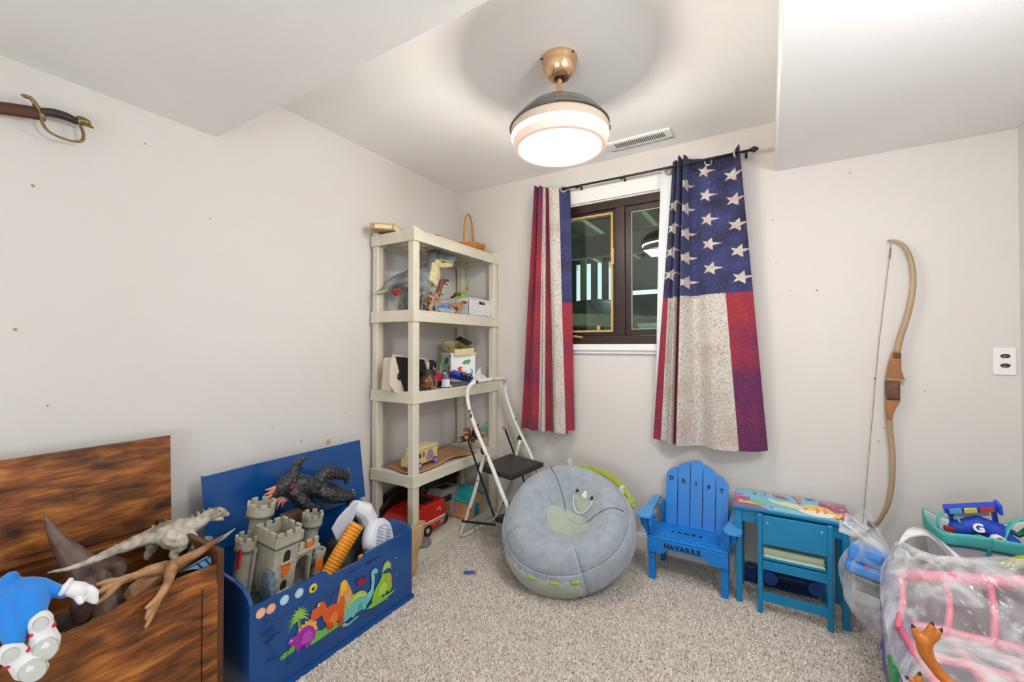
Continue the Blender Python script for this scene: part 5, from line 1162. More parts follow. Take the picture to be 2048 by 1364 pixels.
# dark blue storage bin under the table
db = T('blue_bin', 'dark blue plastic storage bin in the shadow under the table', 'bin', (2.08, -.14, 0))
b = B()
MDB = pm(20, 60, 118, .4)
for (x0, x1, y0, y1) in ((1.905, 2.20, -.085, -.079), (1.905, 2.20, -.072, -.066),): pass
part('shell', B().box(1.99, 2.205, -.086, -.040, 0, .150).box(1.90, 1.955, -.085, -.04, .0, .085), MDB, db, world=True, bevel=.006)
for x in (2.01, 2.185): part('round_foot', B().cyl((x, -.24, .118), (x, -.19, .118), .03, 20), pm(16, 70, 140, .5), db, world=True, smooth=True)
part('crossbar', B().box(1.99, 2.20, -.19, -.086, .108, .12), MDB, db, world=True)

# ---------------------------------------------------------------- foam dart on the carpet
fd = T('foam_dart', 'small blue foam dart with orange tip on the carpet', 'dart', (.668, -.762, .012))
part('foam', B().cyl((.640, -.775, .018), (.688, -.745, .018), .0068, 14), pm(40, 90, 170, .7), fd, world=True, smooth=True)
part('tip', B().cyl((.688, -.745, .018), (.700, -.7375, .018), .0070, 14), pm(232, 130, 90, .5), fd, world=True, smooth=True)

# ---------------------------------------------------------------- blue toy box
M_navy = mat('glossy_navy_board', sr(14, 74, 142), .22, noise_col=sr(12, 66, 130), nscale=4, coat=.3)
M_navyin = M_navy
tx = T('blue_toy_box', 'glossy blue wooden toy box with dinosaur print and open lid', 'toy box', (.34, -1.43, 0))
ex = [(.130, 0), (.546, 0), (.546, .325), (.535, .338), (.50, .348), (.44, .350), (.38, .342), (.33, .334), (.28, .345), (.24, .372), (.20, .396), (.15, .408), (.130, .408)]
near = [(.130, 0), (.546, 0), (.546, .345), (.53, .366), (.50, .384), (.45, .395), (.40, .398), (.30, .402), (.20, .408), (.130, .408)]
part('end_panel', B().prism(ex, .014, frame((0, -1.056, 0), (1, 0, 0), (0, 0, 1))), M_navy, tx, world=True, bevel=.0025)
part('end_panel', B().prism(near, .014, frame((0, -1.786, 0), (1, 0, 0), (0, 0, 1))), M_navy, tx, world=True, bevel=.0025)
fr_ = [(-1.800, 0), (-1.056, 0), (-1.056, .322), (-1.328, .322), (-1.338, .306), (-1.352, .302), (-1.486, .302), (-1.500, .307), (-1.512, .327), (-1.53, .330), (-1.800, .334)]
part('front_panel', B().prism(fr_, .014, frame((.531, 0, 0), (0, 1, 0), (0, 0, 1))), M_navy, tx, world=True, bevel=.002)
part('back_panel', B().box(.130, .144, -1.786, -1.070, 0, .40), M_navy, tx, world=True, bevel=.002)
part('floor_panel', B().box(.144, .531, -1.786, -1.070, .02, .034), M_navy, tx, world=True)
part('plinth', B().box(.13, .556, -1.806, -1.050, 0, .018), M_navy, tx, world=True, bevel=.003)
LM = frame((.152, -1.752, .392), (0, 1, 0), (-.155, 0, 1))
part('lid', B().box(0, .752, 0, .300, -.014, 0, LM @ Matrix.Identity(4)), M_navy, tx, world=True, bevel=.002)
# printed decoration on the front (flat decals)
FP = frame((.5452, 0, 0), (0, 1, 0), (0, 0, 1)); lay2 = [0]
def fpr(name, pts, c, label=None):
    lay2[0] += 1; o = part(name, B().prism(pts, .0003, FP @ Matrix.Translation((0, 0, lay2[0]*.00012))), pm(*c, .35), tx, world=True)
    if label: o['label'] = label
def circ(cy_, cz_, r, n=20, sq=1): return [(cy_+r*math.cos(2*math.pi*k/n), cz_+sq*r*math.sin(2*math.pi*k/n)) for k in range(n)]
for (y, z), c_ in zip([(-1.763, .303), (-1.729, .300), (-1.682, .306), (-1.627, .303), (-1.572, .294)], [(226, 176, 140), (232, 160, 130), (170, 208, 226), (180, 206, 210), (222, 204, 60)]):
    fpr('round_sticker', circ(y, z, .0165), c_)
    fpr('round_sticker', circ(y, z, .0105), tuple(min(255, v+14) for v in c_))
fpr('print_bat', [(-1.580, .290), (-1.574, .300), (-1.570, .294), (-1.563, .303), (-1.566, .288), (-1.572, .283)], (30, 30, 30))
def leafy(cy_, cz_, r, n, name='print_palm', c_=(150, 196, 76)):
    for k in range(n):
        a = R(-20)+R(220)*k/(n-1); e = (cy_+r*math.cos(a), cz_+r*math.sin(a)-.3*r*abs(math.cos(a))); m_ = (cy_+.55*r*math.cos(a), cz_+.62*r*math.sin(a)+.1*r)
        nx_, nz_ = -math.sin(a)*.0035, math.cos(a)*.0035
        fpr(name, [(cy_-nx_, cz_-nz_), (m_[0]-nx_, m_[1]-nz_), e, (m_[0]+nx_, m_[1]+nz_), (cy_+nx_, cz_+nz_)], (c_[0]-8*(k % 3), c_[1]-6*(k % 2), c_[2]))
fpr('print_grass', [(-1.697, .106), (-1.694, .119), (-1.667, .122), (-1.654, .130), (-1.638, .118), (-1.645, .106), (-1.667, .104), (-1.685, .102)], (110, 176, 70))
fpr('print_grass', [(-1.60, .095), (-1.582, .110), (-1.562, .130), (-1.535, .118), (-1.512, .118), (-1.497, .124), (-1.47, .112), (-1.44, .098), (-1.46, .090), (-1.508, .090), (-1.541, .088), (-1.575, .088)], (120, 186, 74))
fpr('print_volcano', [(-1.475, .170), (-1.46, .225), (-1.452, .256), (-1.438, .262), (-1.426, .256), (-1.412, .228), (-1.391, .174), (-1.40, .120), (-1.45, .12)], (214, 150, 70))
fpr('print_lava', [(-1.452, .254), (-1.438, .262), (-1.427, .254), (-1.423, .225), (-1.431, .205), (-1.437, .228), (-1.446, .195), (-1.451, .225)], (240, 190, 50))
fpr('print_rock', [(-1.43, .19), (-1.415, .20), (-1.40, .165), (-1.40, .12), (-1.43, .12)], (196, 170, 160))
leafy(-1.629, .212, .046, 11)
fpr('print_palm', [(-1.636, .215), (-1.626, .215), (-1.620, .16), (-1.628, .15)], (120, 160, 60))
fpr('print_spikes', [(-1.634, .163), (-1.629, .175), (-1.619, .172), (-1.621, .186), (-1.606, .180), (-1.606, .193), (-1.593, .183), (-1.583, .188), (-1.572, .174), (-1.559, .166), (-1.560, .150), (-1.552, .135), (-1.572, .13), (-1.61, .14)], (232, 168, 84))
fpr('print_dinosaur', [(-1.672, .150), (-1.660, .163), (-1.645, .158), (-1.634, .162), (-1.616, .171), (-1.593, .170), (-1.574, .155), (-1.562, .130), (-1.565, .108), (-1.579, .104), (-1.586, .090), (-1.603, .092), (-1.606, .104), (-1.619, .106), (-1.632, .095), (-1.640, .105), (-1.642, .122), (-1.658, .132)], (160, 46, 168), 'purple dinosaur print')
fpr('print_dinosaur', [(-1.583, .200), (-1.575, .216), (-1.557, .216), (-1.550, .230), (-1.534, .228), (-1.521, .210), (-1.516, .192), (-1.497, .194), (-1.475, .189), (-1.460, .180), (-1.450, .202), (-1.44, .200), (-1.434, .173), (-1.440, .150), (-1.438, .118), (-1.440, .088), (-1.458, .090), (-1.465, .117), (-1.482, .117), (-1.488, .098), (-1.512, .106), (-1.519, .135), (-1.530, .152), (-1.536, .176), (-1.555, .174), (-1.572, .172), (-1.582, .182)], (214, 92, 34), 'orange dinosaur print')
fpr('print_eye', circ(-1.549, .221, .0055, 12), (240, 240, 236)); fpr('print_eye', circ(-1.5475, .2205, .0025, 10), (20, 20, 20))
fpr('print_eye', circ(-1.658, .150, .0035, 12), (240, 240, 236))
fpr('print_hill', [(-1.440, .130), (-1.424, .160), (-1.39, .182), (-1.36, .182), (-1.33, .165), (-1.31, .12), (-1.35, .10), (-1.41, .10)], (170, 200, 90))
fpr('print_dinosaur', [(-1.447, .096), (-1.442, .120), (-1.424, .142), (-1.4, .158), (-1.366, .163), (-1.33, .147), (-1.303, .122), (-1.325, .108), (-1.332, .094), (-1.345, .094), (-1.352, .104), (-1.379, .104), (-1.388, .090), (-1.400, .092), (-1.405, .100), (-1.425, .094)], (104, 190, 184), 'pale teal long-neck print')
fpr('print_neck', [(-1.33, .147), (-1.305, .160), (-1.300, .190), (-1.305, .223), (-1.298, .238), (-1.280, .240), (-1.266, .226), (-1.270, .214), (-1.288, .218), (-1.284, .205), (-1.286, .18), (-1.290, .146), (-1.303, .122)], (120, 200, 196))
fpr('print_tail', [(-1.447, .098), (-1.446, .080), (-1.42, .072), (-1.37, .080), (-1.37, .086), (-1.42, .080), (-1.436, .090)], (120, 200, 196))
fpr('print_dinosaur', [(-1.30, .103), (-1.291, .135), (-1.273, .158), (-1.254, .175), (-1.240, .196), (-1.22, .190), (-1.205, .188), (-1.19, .160), (-1.186, .12), (-1.196, .098), (-1.215, .110), (-1.228, .098), (-1.240, .106), (-1.255, .088), (-1.275, .096)], (146, 192, 60), 'green dinosaur print')
leafy(-1.218, .214, .034, 11, c_=(170, 206, 100))
fpr('print_grass', [(-1.33, .09), (-1.29, .104), (-1.25, .098), (-1.19, .094), (-1.165, .10), (-1.18, .088), (-1.24, .078), (-1.30, .080)], (130, 190, 70))
fpr('print_belly', [(-1.512, .118), (-1.505, .150), (-1.485, .165), (-1.468, .150), (-1.470, .122), (-1.49, .112)], (232, 124, 60))
fpr('print_leg', [(-1.466, .092), (-1.462, .125), (-1.445, .128), (-1.441, .090)], (190, 74, 28))
fpr('print_leg', [(-1.512, .107), (-1.506, .132), (-1.492, .128), (-1.490, .100)], (190, 74, 28))
fpr('print_belly', [(-1.625, .118), (-1.615, .150), (-1.59, .155), (-1.575, .130), (-1.58, .110), (-1.60, .108)], (182, 70, 190))
fpr('print_crest', [(-1.425, .146), (-1.40, .168), (-1.366, .172), (-1.33, .156), (-1.34, .150), (-1.366, .160), (-1.40, .156)], (206, 206, 90))
fpr('print_leg', [(-1.37, .104), (-1.366, .130), (-1.352, .130), (-1.350, .104)], (84, 164, 160))
fpr('print_belly', [(-1.268, .112), (-1.258, .146), (-1.235, .160), (-1.215, .146), (-1.215, .118), (-1.24, .112)], (176, 214, 84))
fpr('print_face', [(-1.222, .158), (-1.214, .186), (-1.196, .182), (-1.190, .158), (-1.205, .146)], (196, 170, 70))
fpr('print_spot', circ(-1.165, .235, .003, 8), (220, 230, 236)); fpr('print_spot', circ(-1.16, .16, .0025, 8), (220, 230, 236)); fpr('print_spot', circ(-1.215, .075, .0025, 8), (220, 230, 236))
fpr('print_bird', [(-1.383, .228), (-1.362, .238), (-1.345, .226), (-1.314, .230), (-1.336, .214), (-1.345, .203), (-1.372, .208)], (140, 30, 50))
def scrib(pts, w_=.0012):
    b = B(); P_ = [FP @ Vector((y, z, .0035)) for y, z in pts]
    part('pen_scribble', B().tube(P_, w_, 5, flat=.25, up=(1, 0, 0)), pm(20, 30, 60, .6), tx, world=True)
scrib([(-1.761, .274), (-1.742, .270), (-1.75, .256), (-1.767, .237), (-1.727, .240), (-1.767, .226), (-1.715, .228), (-1.75, .214), (-1.698, .206), (-1.758, .200), (-1.721, .200), (-1.747, .190), (-1.727, .173), (-1.712, .141), (-1.749, .130), (-1.732, .132), (-1.688, .118)])
scrib([(-1.733, .259), (-1.667, .253), (-1.61, .268), (-1.587, .278)], .0008)
scrib([(-1.52, .254), (-1.516, .233), (-1.501, .222), (-1.483, .243), (-1.466, .252)])
scrib([(-1.436, .284), (-1.4, .277), (-1.383, .28), (-1.4, .284), (-1.36, .282)]); scrib([(-1.332, .278), (-1.314, .285), (-1.25, .276), (-1.292, .281), (-1.323, .274)], .002)
scrib([(-1.668, .13), (-1.672, .10), (-1.67, .08), (-1.655, .082), (-1.682, .074)])
# ---- toys inside the blue box
M_stone = mat('castle_grey_plastic', sr(176, 172, 156), .5, noise_col=sr(146, 140, 122), nscale=26)
M_stoned = mat('castle_dark_grey', sr(104, 100, 92), .5)  # plain darker grey for base, bands, stone joints and rear wall
M_slate = mat('castle_slate_blue', sr(104, 120, 134), .5)
M_hole = pm(30, 26, 24, .8)
ca = T('toy_castle', 'grey toy castle with towers and orange banners in blue box', 'toy castle', (.40, -1.60, .27), (R(-3), R(8), R(6)))
# local axes after tilt: x towards room, y along the wall, z up
def crenel_ring(b, r, z, h, n, cx, cy_):
    for k in range(n):
        a = 2*math.pi*(k+.5)/n; b.cbox((0, 0, 0), (.014, .55*2*math.pi*r/n, h), Matrix.Translation((cx+r*math.cos(a), cy_+r*math.sin(a), z+h/2)) @ Euler((0, 0, a)).to_matrix().to_4x4())
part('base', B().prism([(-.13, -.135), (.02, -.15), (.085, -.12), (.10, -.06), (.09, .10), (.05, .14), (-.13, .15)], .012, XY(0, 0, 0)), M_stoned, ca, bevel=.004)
# square keep
kx0, kx1, ky0, ky1 = -.035, .055, -.105, -.020; KZ = .235
part('keep_wall', B().prism([(kx0-.006, ky0-.006), (kx1+.012, ky0-.006), (kx1+.012, ky1+.006), (kx0-.006, ky1+.006)], .20, XY(0, 0, .01)), M_stone, ca, bevel=.003)
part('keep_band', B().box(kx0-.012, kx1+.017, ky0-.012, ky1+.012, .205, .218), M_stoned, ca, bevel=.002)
b = B()
for (xa, xb_, ya, yb) in ((kx0-.014, kx1+.019, ky0-.014, ky0-.004), (kx0-.014, kx1+.019, ky1+.004, ky1+.014), (kx0-.014, kx0-.004, ky0-.004, ky1+.004), (kx1+.009, kx1+.019, ky0-.004, ky1+.004)): b.box(xa, xb_, ya, yb, .214, .248)
part('keep_parapet', b, M_stone, ca, bevel=.0015)
for k in range(3):
    y = ky0-.012+.0345*k+.002
    for xa in (kx0-.015, kx1+.009): part('merlon', B().box(xa, xa+.011, y, y+.024, .248, .266), M_stone, ca, bevel=.002)
    x = kx0-.012+.038*k+.002
    for ya in (ky0-.015, ky1+.004): part('merlon', B().box(x, x+.026, ya, ya+.011, .248, .266), M_stone, ca, bevel=.002)
def archp(w__, h__): return [(-w__, 0)]+[(-w__*math.cos(math.pi*k/10), h__-w__+w__*math.sin(math.pi*k/10)) for k in range(11)]+[(w__, 0)]
for (y, z, w__, h__) in ((-.062, .150, .013, .040), (-.060, .045, .012, .034)):
    part('window_opening', B().prism(archp(w__, h__), .001, frame((kx1+.0125, y, z), (0, 1, 0), (0, 0, 1))), M_hole, ca)
    part('window_sill', B().box(kx1+.012, kx1+.022, y-.026, y+.022, z-.006, z), M_stone, ca, bevel=.001)
for k in range(7):
    for j in range(3): part('stone_joint', B().box(kx1+.0118, kx1+.0124, ky0+.01+.03*j+(.012 if k % 2 else 0), ky0+.024+.03*j+(.012 if k % 2 else 0), .03+.026*k, .0312+.026*k), M_stoned, ca)
M_or = mat('orange_banner', sr(224, 110, 34), .5, noise_col=sr(190, 70, 20), nscale=40)
part('banner', B().prism([(-.018, 0), (.018, 0), (.014, -.040), (.004, -.036), (-.006, -.042), (-.012, -.036)], .004, frame((kx1+.013, -.062, .137), (0, 1, 0), (0, 0, 1))), M_or, ca)
# steps down the corner
for k in range(5): part('corner_step', B().box(kx1-.02, kx1+.012+.013*(4-k), ky0-.022, ky0+.004, .012+.024*k, .036+.024*k), M_slate, ca, bevel=.002)
# gate wall
gw = [(.0, 0)]; 
b = B().box(kx1-.03, kx1-.018, -.014, -.006, .01, .150).box(kx1-.03, kx1-.018, .068, .076, .01, .150)
part('gate_wall', b, M_stone, ca, bevel=.001)
arch = [(-.006, .0), (.0, .0)]+[(.035-.033*math.cos(math.pi*k/12), .085+.034*math.sin(math.pi*k/12)) for k in range(13)]+[(.070, .0), (.076, 0), (.076, .15), (-.006, .15)]
part('gate_arch', B().prism(arch, .014, frame((kx1-.018, -.006, .01), (0, 1, 0), (0, 0, 1))), M_stone, ca)
part('gate_ledge', B().box(kx1-.022, kx1+.016, -.016, .086, .150, .162), M_stone, ca, bevel=.002)
for y in (-.008, .026, .060): part('merlon', B().box(kx1-.002, kx1+.010, y, y+.020, .162, .192), M_stone, ca, bevel=.002)
part('banner', B().box(kx1+.0105, kx1+.0135, .022, .050, .158, .186), M_or, ca, bevel=.001)
part('banner', B().box(kx1-.004, kx1-.001, .012, .024, .160, .182), pm(226, 190, 90, .5), ca)
part('drawbridge', B().box(kx1, kx1+.05, -.004, .078, .004, .012, XY(0, 0, 0, 0, 8, 0)), pm(110, 60, 38, .6), ca, bevel=.001)
part('orange_plank', B().box(kx1+.025, kx1+.035, -.0, .10, .022, .034), pm(220, 136, 80, .5), ca, bevel=.003)
# round towers
def tower(cx, cy_, r, z0, z1, rt_, open_=True):
    part('tower_shaft', B().lathe([(0, z0), (r*1.1, z0), (r*.98, z1-.03), (r*1.02, z1-.02), (rt_*.98, z1), (rt_, z1), (rt_, z1+.030), (rt_*.82, z1+.030), (rt_*.82, z1+.004), (0, z1+.004)], 28, XY(cx, cy_, 0)), M_stone, ca, smooth=True)
    part('tower_band', B().lathe([(rt_*.9, z1-.008), (rt_*1.02, z1-.006), (rt_*1.03, z1+.002), (rt_*1.0, z1+.003)], 28, XY(cx, cy_, 0)), M_stoned, ca, smooth='all')
    for k in range(7):
        a = 2*math.pi*(k+.5)/7; part('merlon', B().cbox((0, 0, 0), (.010, rt_*.5, .018), Matrix.Translation((cx+rt_*.92*math.cos(a), cy_+rt_*.92*math.sin(a), z1+.038)) @ Euler((0, 0, a)).to_matrix().to_4x4()), M_stone, ca, bevel=.002)
tower(-.085, -.078, .034, .01, .285, .046)
tower(-.060, -.135, .028, .01, .185, .036)
tower(-.050, .140, .030, .01, .185, .040)
part('side_wall', B().box(-.075, -.02, -.13, -.118, .01, .17), M_stone, ca, bevel=.002)
for k in range(2): part('merlon', B().box(-.068+.03*k, -.048+.03*k, -.131, -.117, .17, .19), M_stone, ca, bevel=.002)
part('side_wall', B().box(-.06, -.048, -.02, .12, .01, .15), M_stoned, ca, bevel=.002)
for k in range(4): part('merlon', B().box(-.062, -.046, -.01+.033*k, .008+.033*k, .15, .172), M_stone, ca, bevel=.002)
b = B().box(-.055, -.015, .105, .118, .02, .115)
part('turret', B().lathe([(0, .02), (.022, .02), (.024, .09), (.028, .096), (.028, .115), (.022, .115), (.022, .10), (0, .10)], 20, XY(.035, .115, 0)), M_stone, ca, smooth=True)
part('banner', B().box(.060, .064, .085, .12, .045, .085), M_or, ca)
part('red_pennant', B().box(-.04, -.030, -.176, -.168, .13, .20), pm(190, 30, 30, .5), ca, bevel=.001)
solo('knight_figure', B().ball((.435, -1.50, .335), (.014, .014, .03)).ball((.435, -1.50, .372), .012).tube([(.435, -1.49, .34), (.45, -1.47, .33)], .006), mat('dark_grey_knight', sr(70, 74, 78), .3), 'dark grey toy knight standing in the castle gateway', 'figure', smooth='all')
# bed of toys under everything so nothing hovers
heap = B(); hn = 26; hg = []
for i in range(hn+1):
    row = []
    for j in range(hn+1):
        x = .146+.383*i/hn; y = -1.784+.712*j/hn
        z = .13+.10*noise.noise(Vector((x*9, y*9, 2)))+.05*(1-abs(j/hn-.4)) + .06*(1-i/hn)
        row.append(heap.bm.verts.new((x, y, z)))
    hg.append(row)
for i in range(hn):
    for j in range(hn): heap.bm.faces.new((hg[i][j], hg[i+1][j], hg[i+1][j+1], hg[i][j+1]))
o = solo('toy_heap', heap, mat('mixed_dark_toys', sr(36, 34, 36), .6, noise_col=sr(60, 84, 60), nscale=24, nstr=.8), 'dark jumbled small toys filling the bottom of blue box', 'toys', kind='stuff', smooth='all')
lf = B(); rg = random.Random(5)
for k in range(60):
    c = Vector((rg.uniform(.40, .50), rg.uniform(-1.78, -1.70), rg.uniform(.26, .33))); a = rg.uniform(0, 6.3); d = Vector((math.cos(a), math.sin(a), rg.uniform(-.2, .8))).normalized()*rg.uniform(.015, .03); s_ = d.orthogonal().normalized()*.004
    v = [lf.bm.verts.new(p) for p in (c-d*.4, c+s_, c+d, c-s_)]; lf.bm.faces.new(v)
solo('green_foliage', lf, pm(24, 110, 44, .5), 'dark green plastic toy leaves beside the castle base', 'toy plants', kind='stuff')
# black monster lizard lying across the towers
M_bl = mat('glossy_black_scales', sr(24, 24, 27), .18, bump=1.0, bscale=130, noise_col=sr(92, 94, 100), nscale=90, nstr=.45)
bm_ = T('black_lizard_figure', 'glossy black lizard monster toy lying on its back across castle', 'monster toy', (.27, -1.38, .45))
g_ = lambda y, z, x=.26: (x, y, z)
organic('body', [([g_(-1.475, .600), g_(-1.44, .595), g_(-1.39, .570), g_(-1.34, .545), g_(-1.29, .520)], [.034, .046, .044, .040, .028]),
    ([g_(-1.505, .620), g_(-1.535, .600), g_(-1.555, .585)], [.034, .030, .020]),
    (bez([g_(-1.48, .625), g_(-1.468, .665), g_(-1.455, .690), g_(-1.43, .705), g_(-1.415, .702)], 4), lerpl([.028, .019, .015, .010, .005], 16)),
    ([g_(-1.462, .672), g_(-1.44, .668), g_(-1.428, .66)], [.010, .007, .003]),
    (bez([g_(-1.48, .575, .28), g_(-1.455, .53, .30), g_(-1.42, .50, .305), g_(-1.385, .485, .30)], 4), lerpl([.032, .026, .020, .012], 12)),
    (bez([g_(-1.36, .575, .25), g_(-1.31, .610, .25), g_(-1.27, .600, .25), g_(-1.215, .575, .25), g_(-1.196, .572, .25)], 4), lerpl([.028, .033, .030, .022, .016], 16)),
    ([g_(-1.200, .600, .25), g_(-1.196, .57, .25), g_(-1.200, .535, .25)], [.010, .017, .010]),
    (bez([g_(-1.35, .540, .28), g_(-1.31, .515, .29), g_(-1.26, .495, .29), g_(-1.215, .480, .29), g_(-1.20, .475, .29)], 4), lerpl([.034, .036, .032, .026, .018], 16)),
    ([g_(-1.208, .505, .29), g_(-1.200, .475, .29), g_(-1.212, .445, .29)], [.010, .018, .010]),
    (bez([g_(-1.34, .550, .235), g_(-1.28, .535, .23), g_(-1.23, .510, .235), g_(-1.20, .49, .25)], 4), lerpl([.030, .022, .014, .006], 12))],
    M_bl, bm_, .0035, 2, world=True, disp=.0045, dscale=70)
for k, (y, z, dy_, dz_) in enumerate(((-1.560, .612, -.034, .004), (-1.566, .600, -.034, -.004), (-1.566, .588, -.034, -.010), (-1.560, .576, -.030, -.016), (-1.550, .562, -.022, -.026), (-1.536, .552, -.012, -.030), (-1.520, .548, -.006, -.026))):
    part('pink_spine', B().tube([(.262, y+.022, z+.004), (.262, y, z), (.262, y+dy_, z+dz_)], [.010, .009, .002], 8), pm(216, 140, 120, .5), bm_, world=True, smooth='all')
part('red_mouth', B().ball((.288, -1.497, .607), (.008, .016, .008), Euler((R(35), 0, 0)).to_matrix().to_4x4()), pm(140, 24, 30, .4), bm_, world=True, smooth='all')
for y, z in ((-1.188, .603), (-1.182, .59), (-1.180, .575), (-1.183, .555), (-1.186, .54), (-1.190, .505), (-1.184, .49), (-1.182, .475), (-1.186, .46), (-1.195, .445)):
    x_ = .25 if z > .53 else .29
    part('claw', B().tube([(x_, y-.01, z), (x_, y+.006, z)], [.005, .0012], 6), pm(150, 148, 144, .4), bm_, world=True)
part('orange_base', B().box(.20, .25, -1.50, -1.44, .36, .47), mat('brown_tan_toy', sr(130, 96, 70), .5), bm_, world=True, bevel=.01) if False else None
solo('brown_toy_block', B().box(.19, .25, -1.50, -1.41, .27, .475), mat('tan_brown_toy', sr(134, 108, 80), .5, noise_col=sr(120, 52, 28), nscale=14), 'tan brown toy piece under the black lizard shoulder', 'toy', bevel=.012)
organic('lime_cup', [([(.33, -1.455, .40), (.335, -1.435, .425), (.33, -1.41, .44)], [.026, .022, .012])], pm(190, 214, 50, .4), None, .004)
tag(bpy.data.objects['lime_cup'], 'lime green curved toy between black lizard and round tower', 'toy')
solo('blue_toy_knob', B().ball((.32, -1.40, .455), (.02, .025, .02)), pm(36, 80, 140, .4), 'dark blue toy knob beside the lime toy in box', 'toy', smooth='all')  # knob of a blue toy, shaped as an ellipsoid
# orange corrugated part
oc = B(); M_oc = mat('orange_corrugated', sr(238, 156, 44), .4)
OM = frame((.395, -1.440, .250), (.05, .66, .75), (.45, .75, -.45)); n_ = 15; rows = []
for i in range(n_*4+1):
    t_ = i/(n_*4); x = .215*t_; hh = .004*math.sin(t_*n_*2*math.pi); cv_ = .012*math.sin(t_*math.pi)
    rows.append([oc.bm.verts.new(OM @ Vector((x, y, hh+cv_))) for y in (.0, .062)])
for a, c in zip(rows, rows[1:]): oc.bm.faces.new((a[0], c[0], c[1], a[1]))
o = solo('orange_ribbed_toy', oc, M_oc, 'orange ribbed toy ramp leaning against white toy in blue box', 'toy', smooth='all'); so = o.modifiers.new('s', 'SOLIDIFY'); so.thickness = .014
# white toy vehicle shell
wt = T('white_toy_shell', 'white plastic toy spaceship shell with round grille in blue box', 'toy', (.36, -1.20, .24))
M_wt = pm(228, 230, 238, .35)
WM = frame((.355, -1.355, .355), (0, .80, .60), (0, -.60, .80))
part('wing_plate', B().prism([(0, -.045), (.03, -.035), (.045, -.05), (.06, -.03), (.10, -.035), (.16, -.01), (.178, .01), (.16, .030), (.12, .040), (.07, .045), (.02, .035)][::1], .010, WM @ XY(0, 0, 0, 0, 0, 0)), pm(206, 212, 226, .35), wt, world=True, bevel=.003)
organic('hood', [([(.34, -1.215, .44), (.35, -1.175, .41), (.36, -1.155, .36)], [.034, .046, .044])], M_wt, wt, .004, 4, world=True)
part('drum', B().lathe([(0, .0), (.082, .0), (.092, .012), (.092, .045), (.080, .060), (.060, .064), (.055, .058), (0, .058)], 40, frame((.385, -1.145, .270), (0, .86, -.5), (-.35, .5, .8))), M_wt, wt, world=True, smooth=True)
GM = frame((.385, -1.145, .270), (0, .86, -.5), (-.35, .5, .8))
for k in range(7): part('grille_bar', B().box(-.048, .048, -.042+.014*k-.002, -.042+.014*k+.002, .058, .064, GM), pm(196, 202, 218, .4), wt, world=True)
part('grille_bar', B().box(-.002, .002, -.052, .052, .059, .066, GM), M_wt, wt, world=True)
bs2 = T('construction_brick', 'pair of yellow and dark toy bricks near front of blue box', 'toy', (.49, -1.28, .25))
part('stud_block', B().box(.47, .505, -1.31, -1.285, .262, .285).ball((.49, -1.262, .272), (.012, .012, .010)), pm(230, 170, 50, .4), bs2, world=True, bevel=.003)
part('dark_block', B().box(.465, .51, -1.283, -1.262, .262, .30), pm(64, 52, 54, .4), bs2, world=True, bevel=.003)
part('green_plate', B().box(.45, .52, -1.30, -1.235, .248, .260), pm(40, 120, 70, .45), bs2, world=True, bevel=.003)
# ---------------------------------------------------------------- rustic wooden chest at the left
def rustic(name):
    m = bpy.data.materials.new(name); m.use_nodes = True; nt = m.node_tree; N = nt.nodes; L = nt.links; P = N['Principled BSDF']
    P.inputs['Roughness'].default_value = .42; tc = N.new('ShaderNodeTexCoord')
    def nz_(scale, stretch, det=6, rough=.6, dist=0):
        mp = N.new('ShaderNodeMapping'); mp.inputs['Scale'].default_value = stretch; L.new(tc.outputs['Object'], mp.inputs[0])
        n = N.new('ShaderNodeTexNoise'); n.inputs['Scale'].default_value = scale; n.inputs['Detail'].default_value = det; n.inputs['Roughness'].default_value = rough; n.inputs['Distortion'].default_value = dist
        L.new(mp.outputs[0], n.inputs['Vector']); return n
    n1 = nz_(7, (1.6, .9, 3.2), 3, .5, .6); n2 = nz_(26, (5, .6, 6), 8, .7, .4); n3 = nz_(5, (1, .8, 2.6), 4, .6)
    r1 = N.new('ShaderNodeValToRGB'); e = r1.color_ramp.elements; e[0].position = .30; e[0].color = sr(66, 38, 20); e[1].position = .70; e[1].color = sr(192, 130, 62)
    x = e.new(.50); x.color = sr(138, 82, 38); x = e.new(.60); x.color = sr(170, 106, 48)
    L.new(n1.outputs['Fac'], r1.inputs[0])
    mx = N.new('ShaderNodeMix'); mx.data_type = 'RGBA'; mx.blend_type = 'MULTIPLY'; mx.inputs[0].default_value = .85
    r2 = N.new('ShaderNodeValToRGB'); r2.color_ramp.elements[0].position = .35; r2.color_ramp.elements[0].color = (.36, .30, .26, 1); r2.color_ramp.elements[1].position = .62; r2.color_ramp.elements[1].color = (1.1, 1.05, 1.0, 1)
    L.new(n2.outputs['Fac'], r2.inputs[0]); L.new(r1.outputs[0], mx.inputs[6]); L.new(r2.outputs[0], mx.inputs[7])
    m2 = N.new('ShaderNodeMix'); m2.data_type = 'RGBA'; r3 = N.new('ShaderNodeMapRange'); r3.inputs[1].default_value = .62; r3.inputs[2].default_value = .74; r3.inputs[4].default_value = .8
    L.new(n3.outputs['Fac'], r3.inputs[0]); L.new(r3.outputs[0], m2.inputs[0]); L.new(mx.outputs[2], m2.inputs[6]); m2.inputs[7].default_value = sr(42, 24, 16)
    L.new(m2.outputs[2], P.inputs['Base Color'])
    b = N.new('ShaderNodeBump'); b.inputs['Strength'].default_value = .15; b.inputs['Distance'].default_value = .003; L.new(n2.outputs['Fac'], b.inputs['Height']); L.new(b.outputs[0], P.inputs['Normal'])
    return m
M_rus = rustic('rustic_brown_board'); M_edge = mat('dark_brown_board_edge', sr(92, 54, 32), .45, noise_col=sr(60, 34, 22), nscale=12)
wc = T('wooden_chest', 'rustic brown wooden chest with lid open against left wall', 'chest', (.30, -2.24, 0))
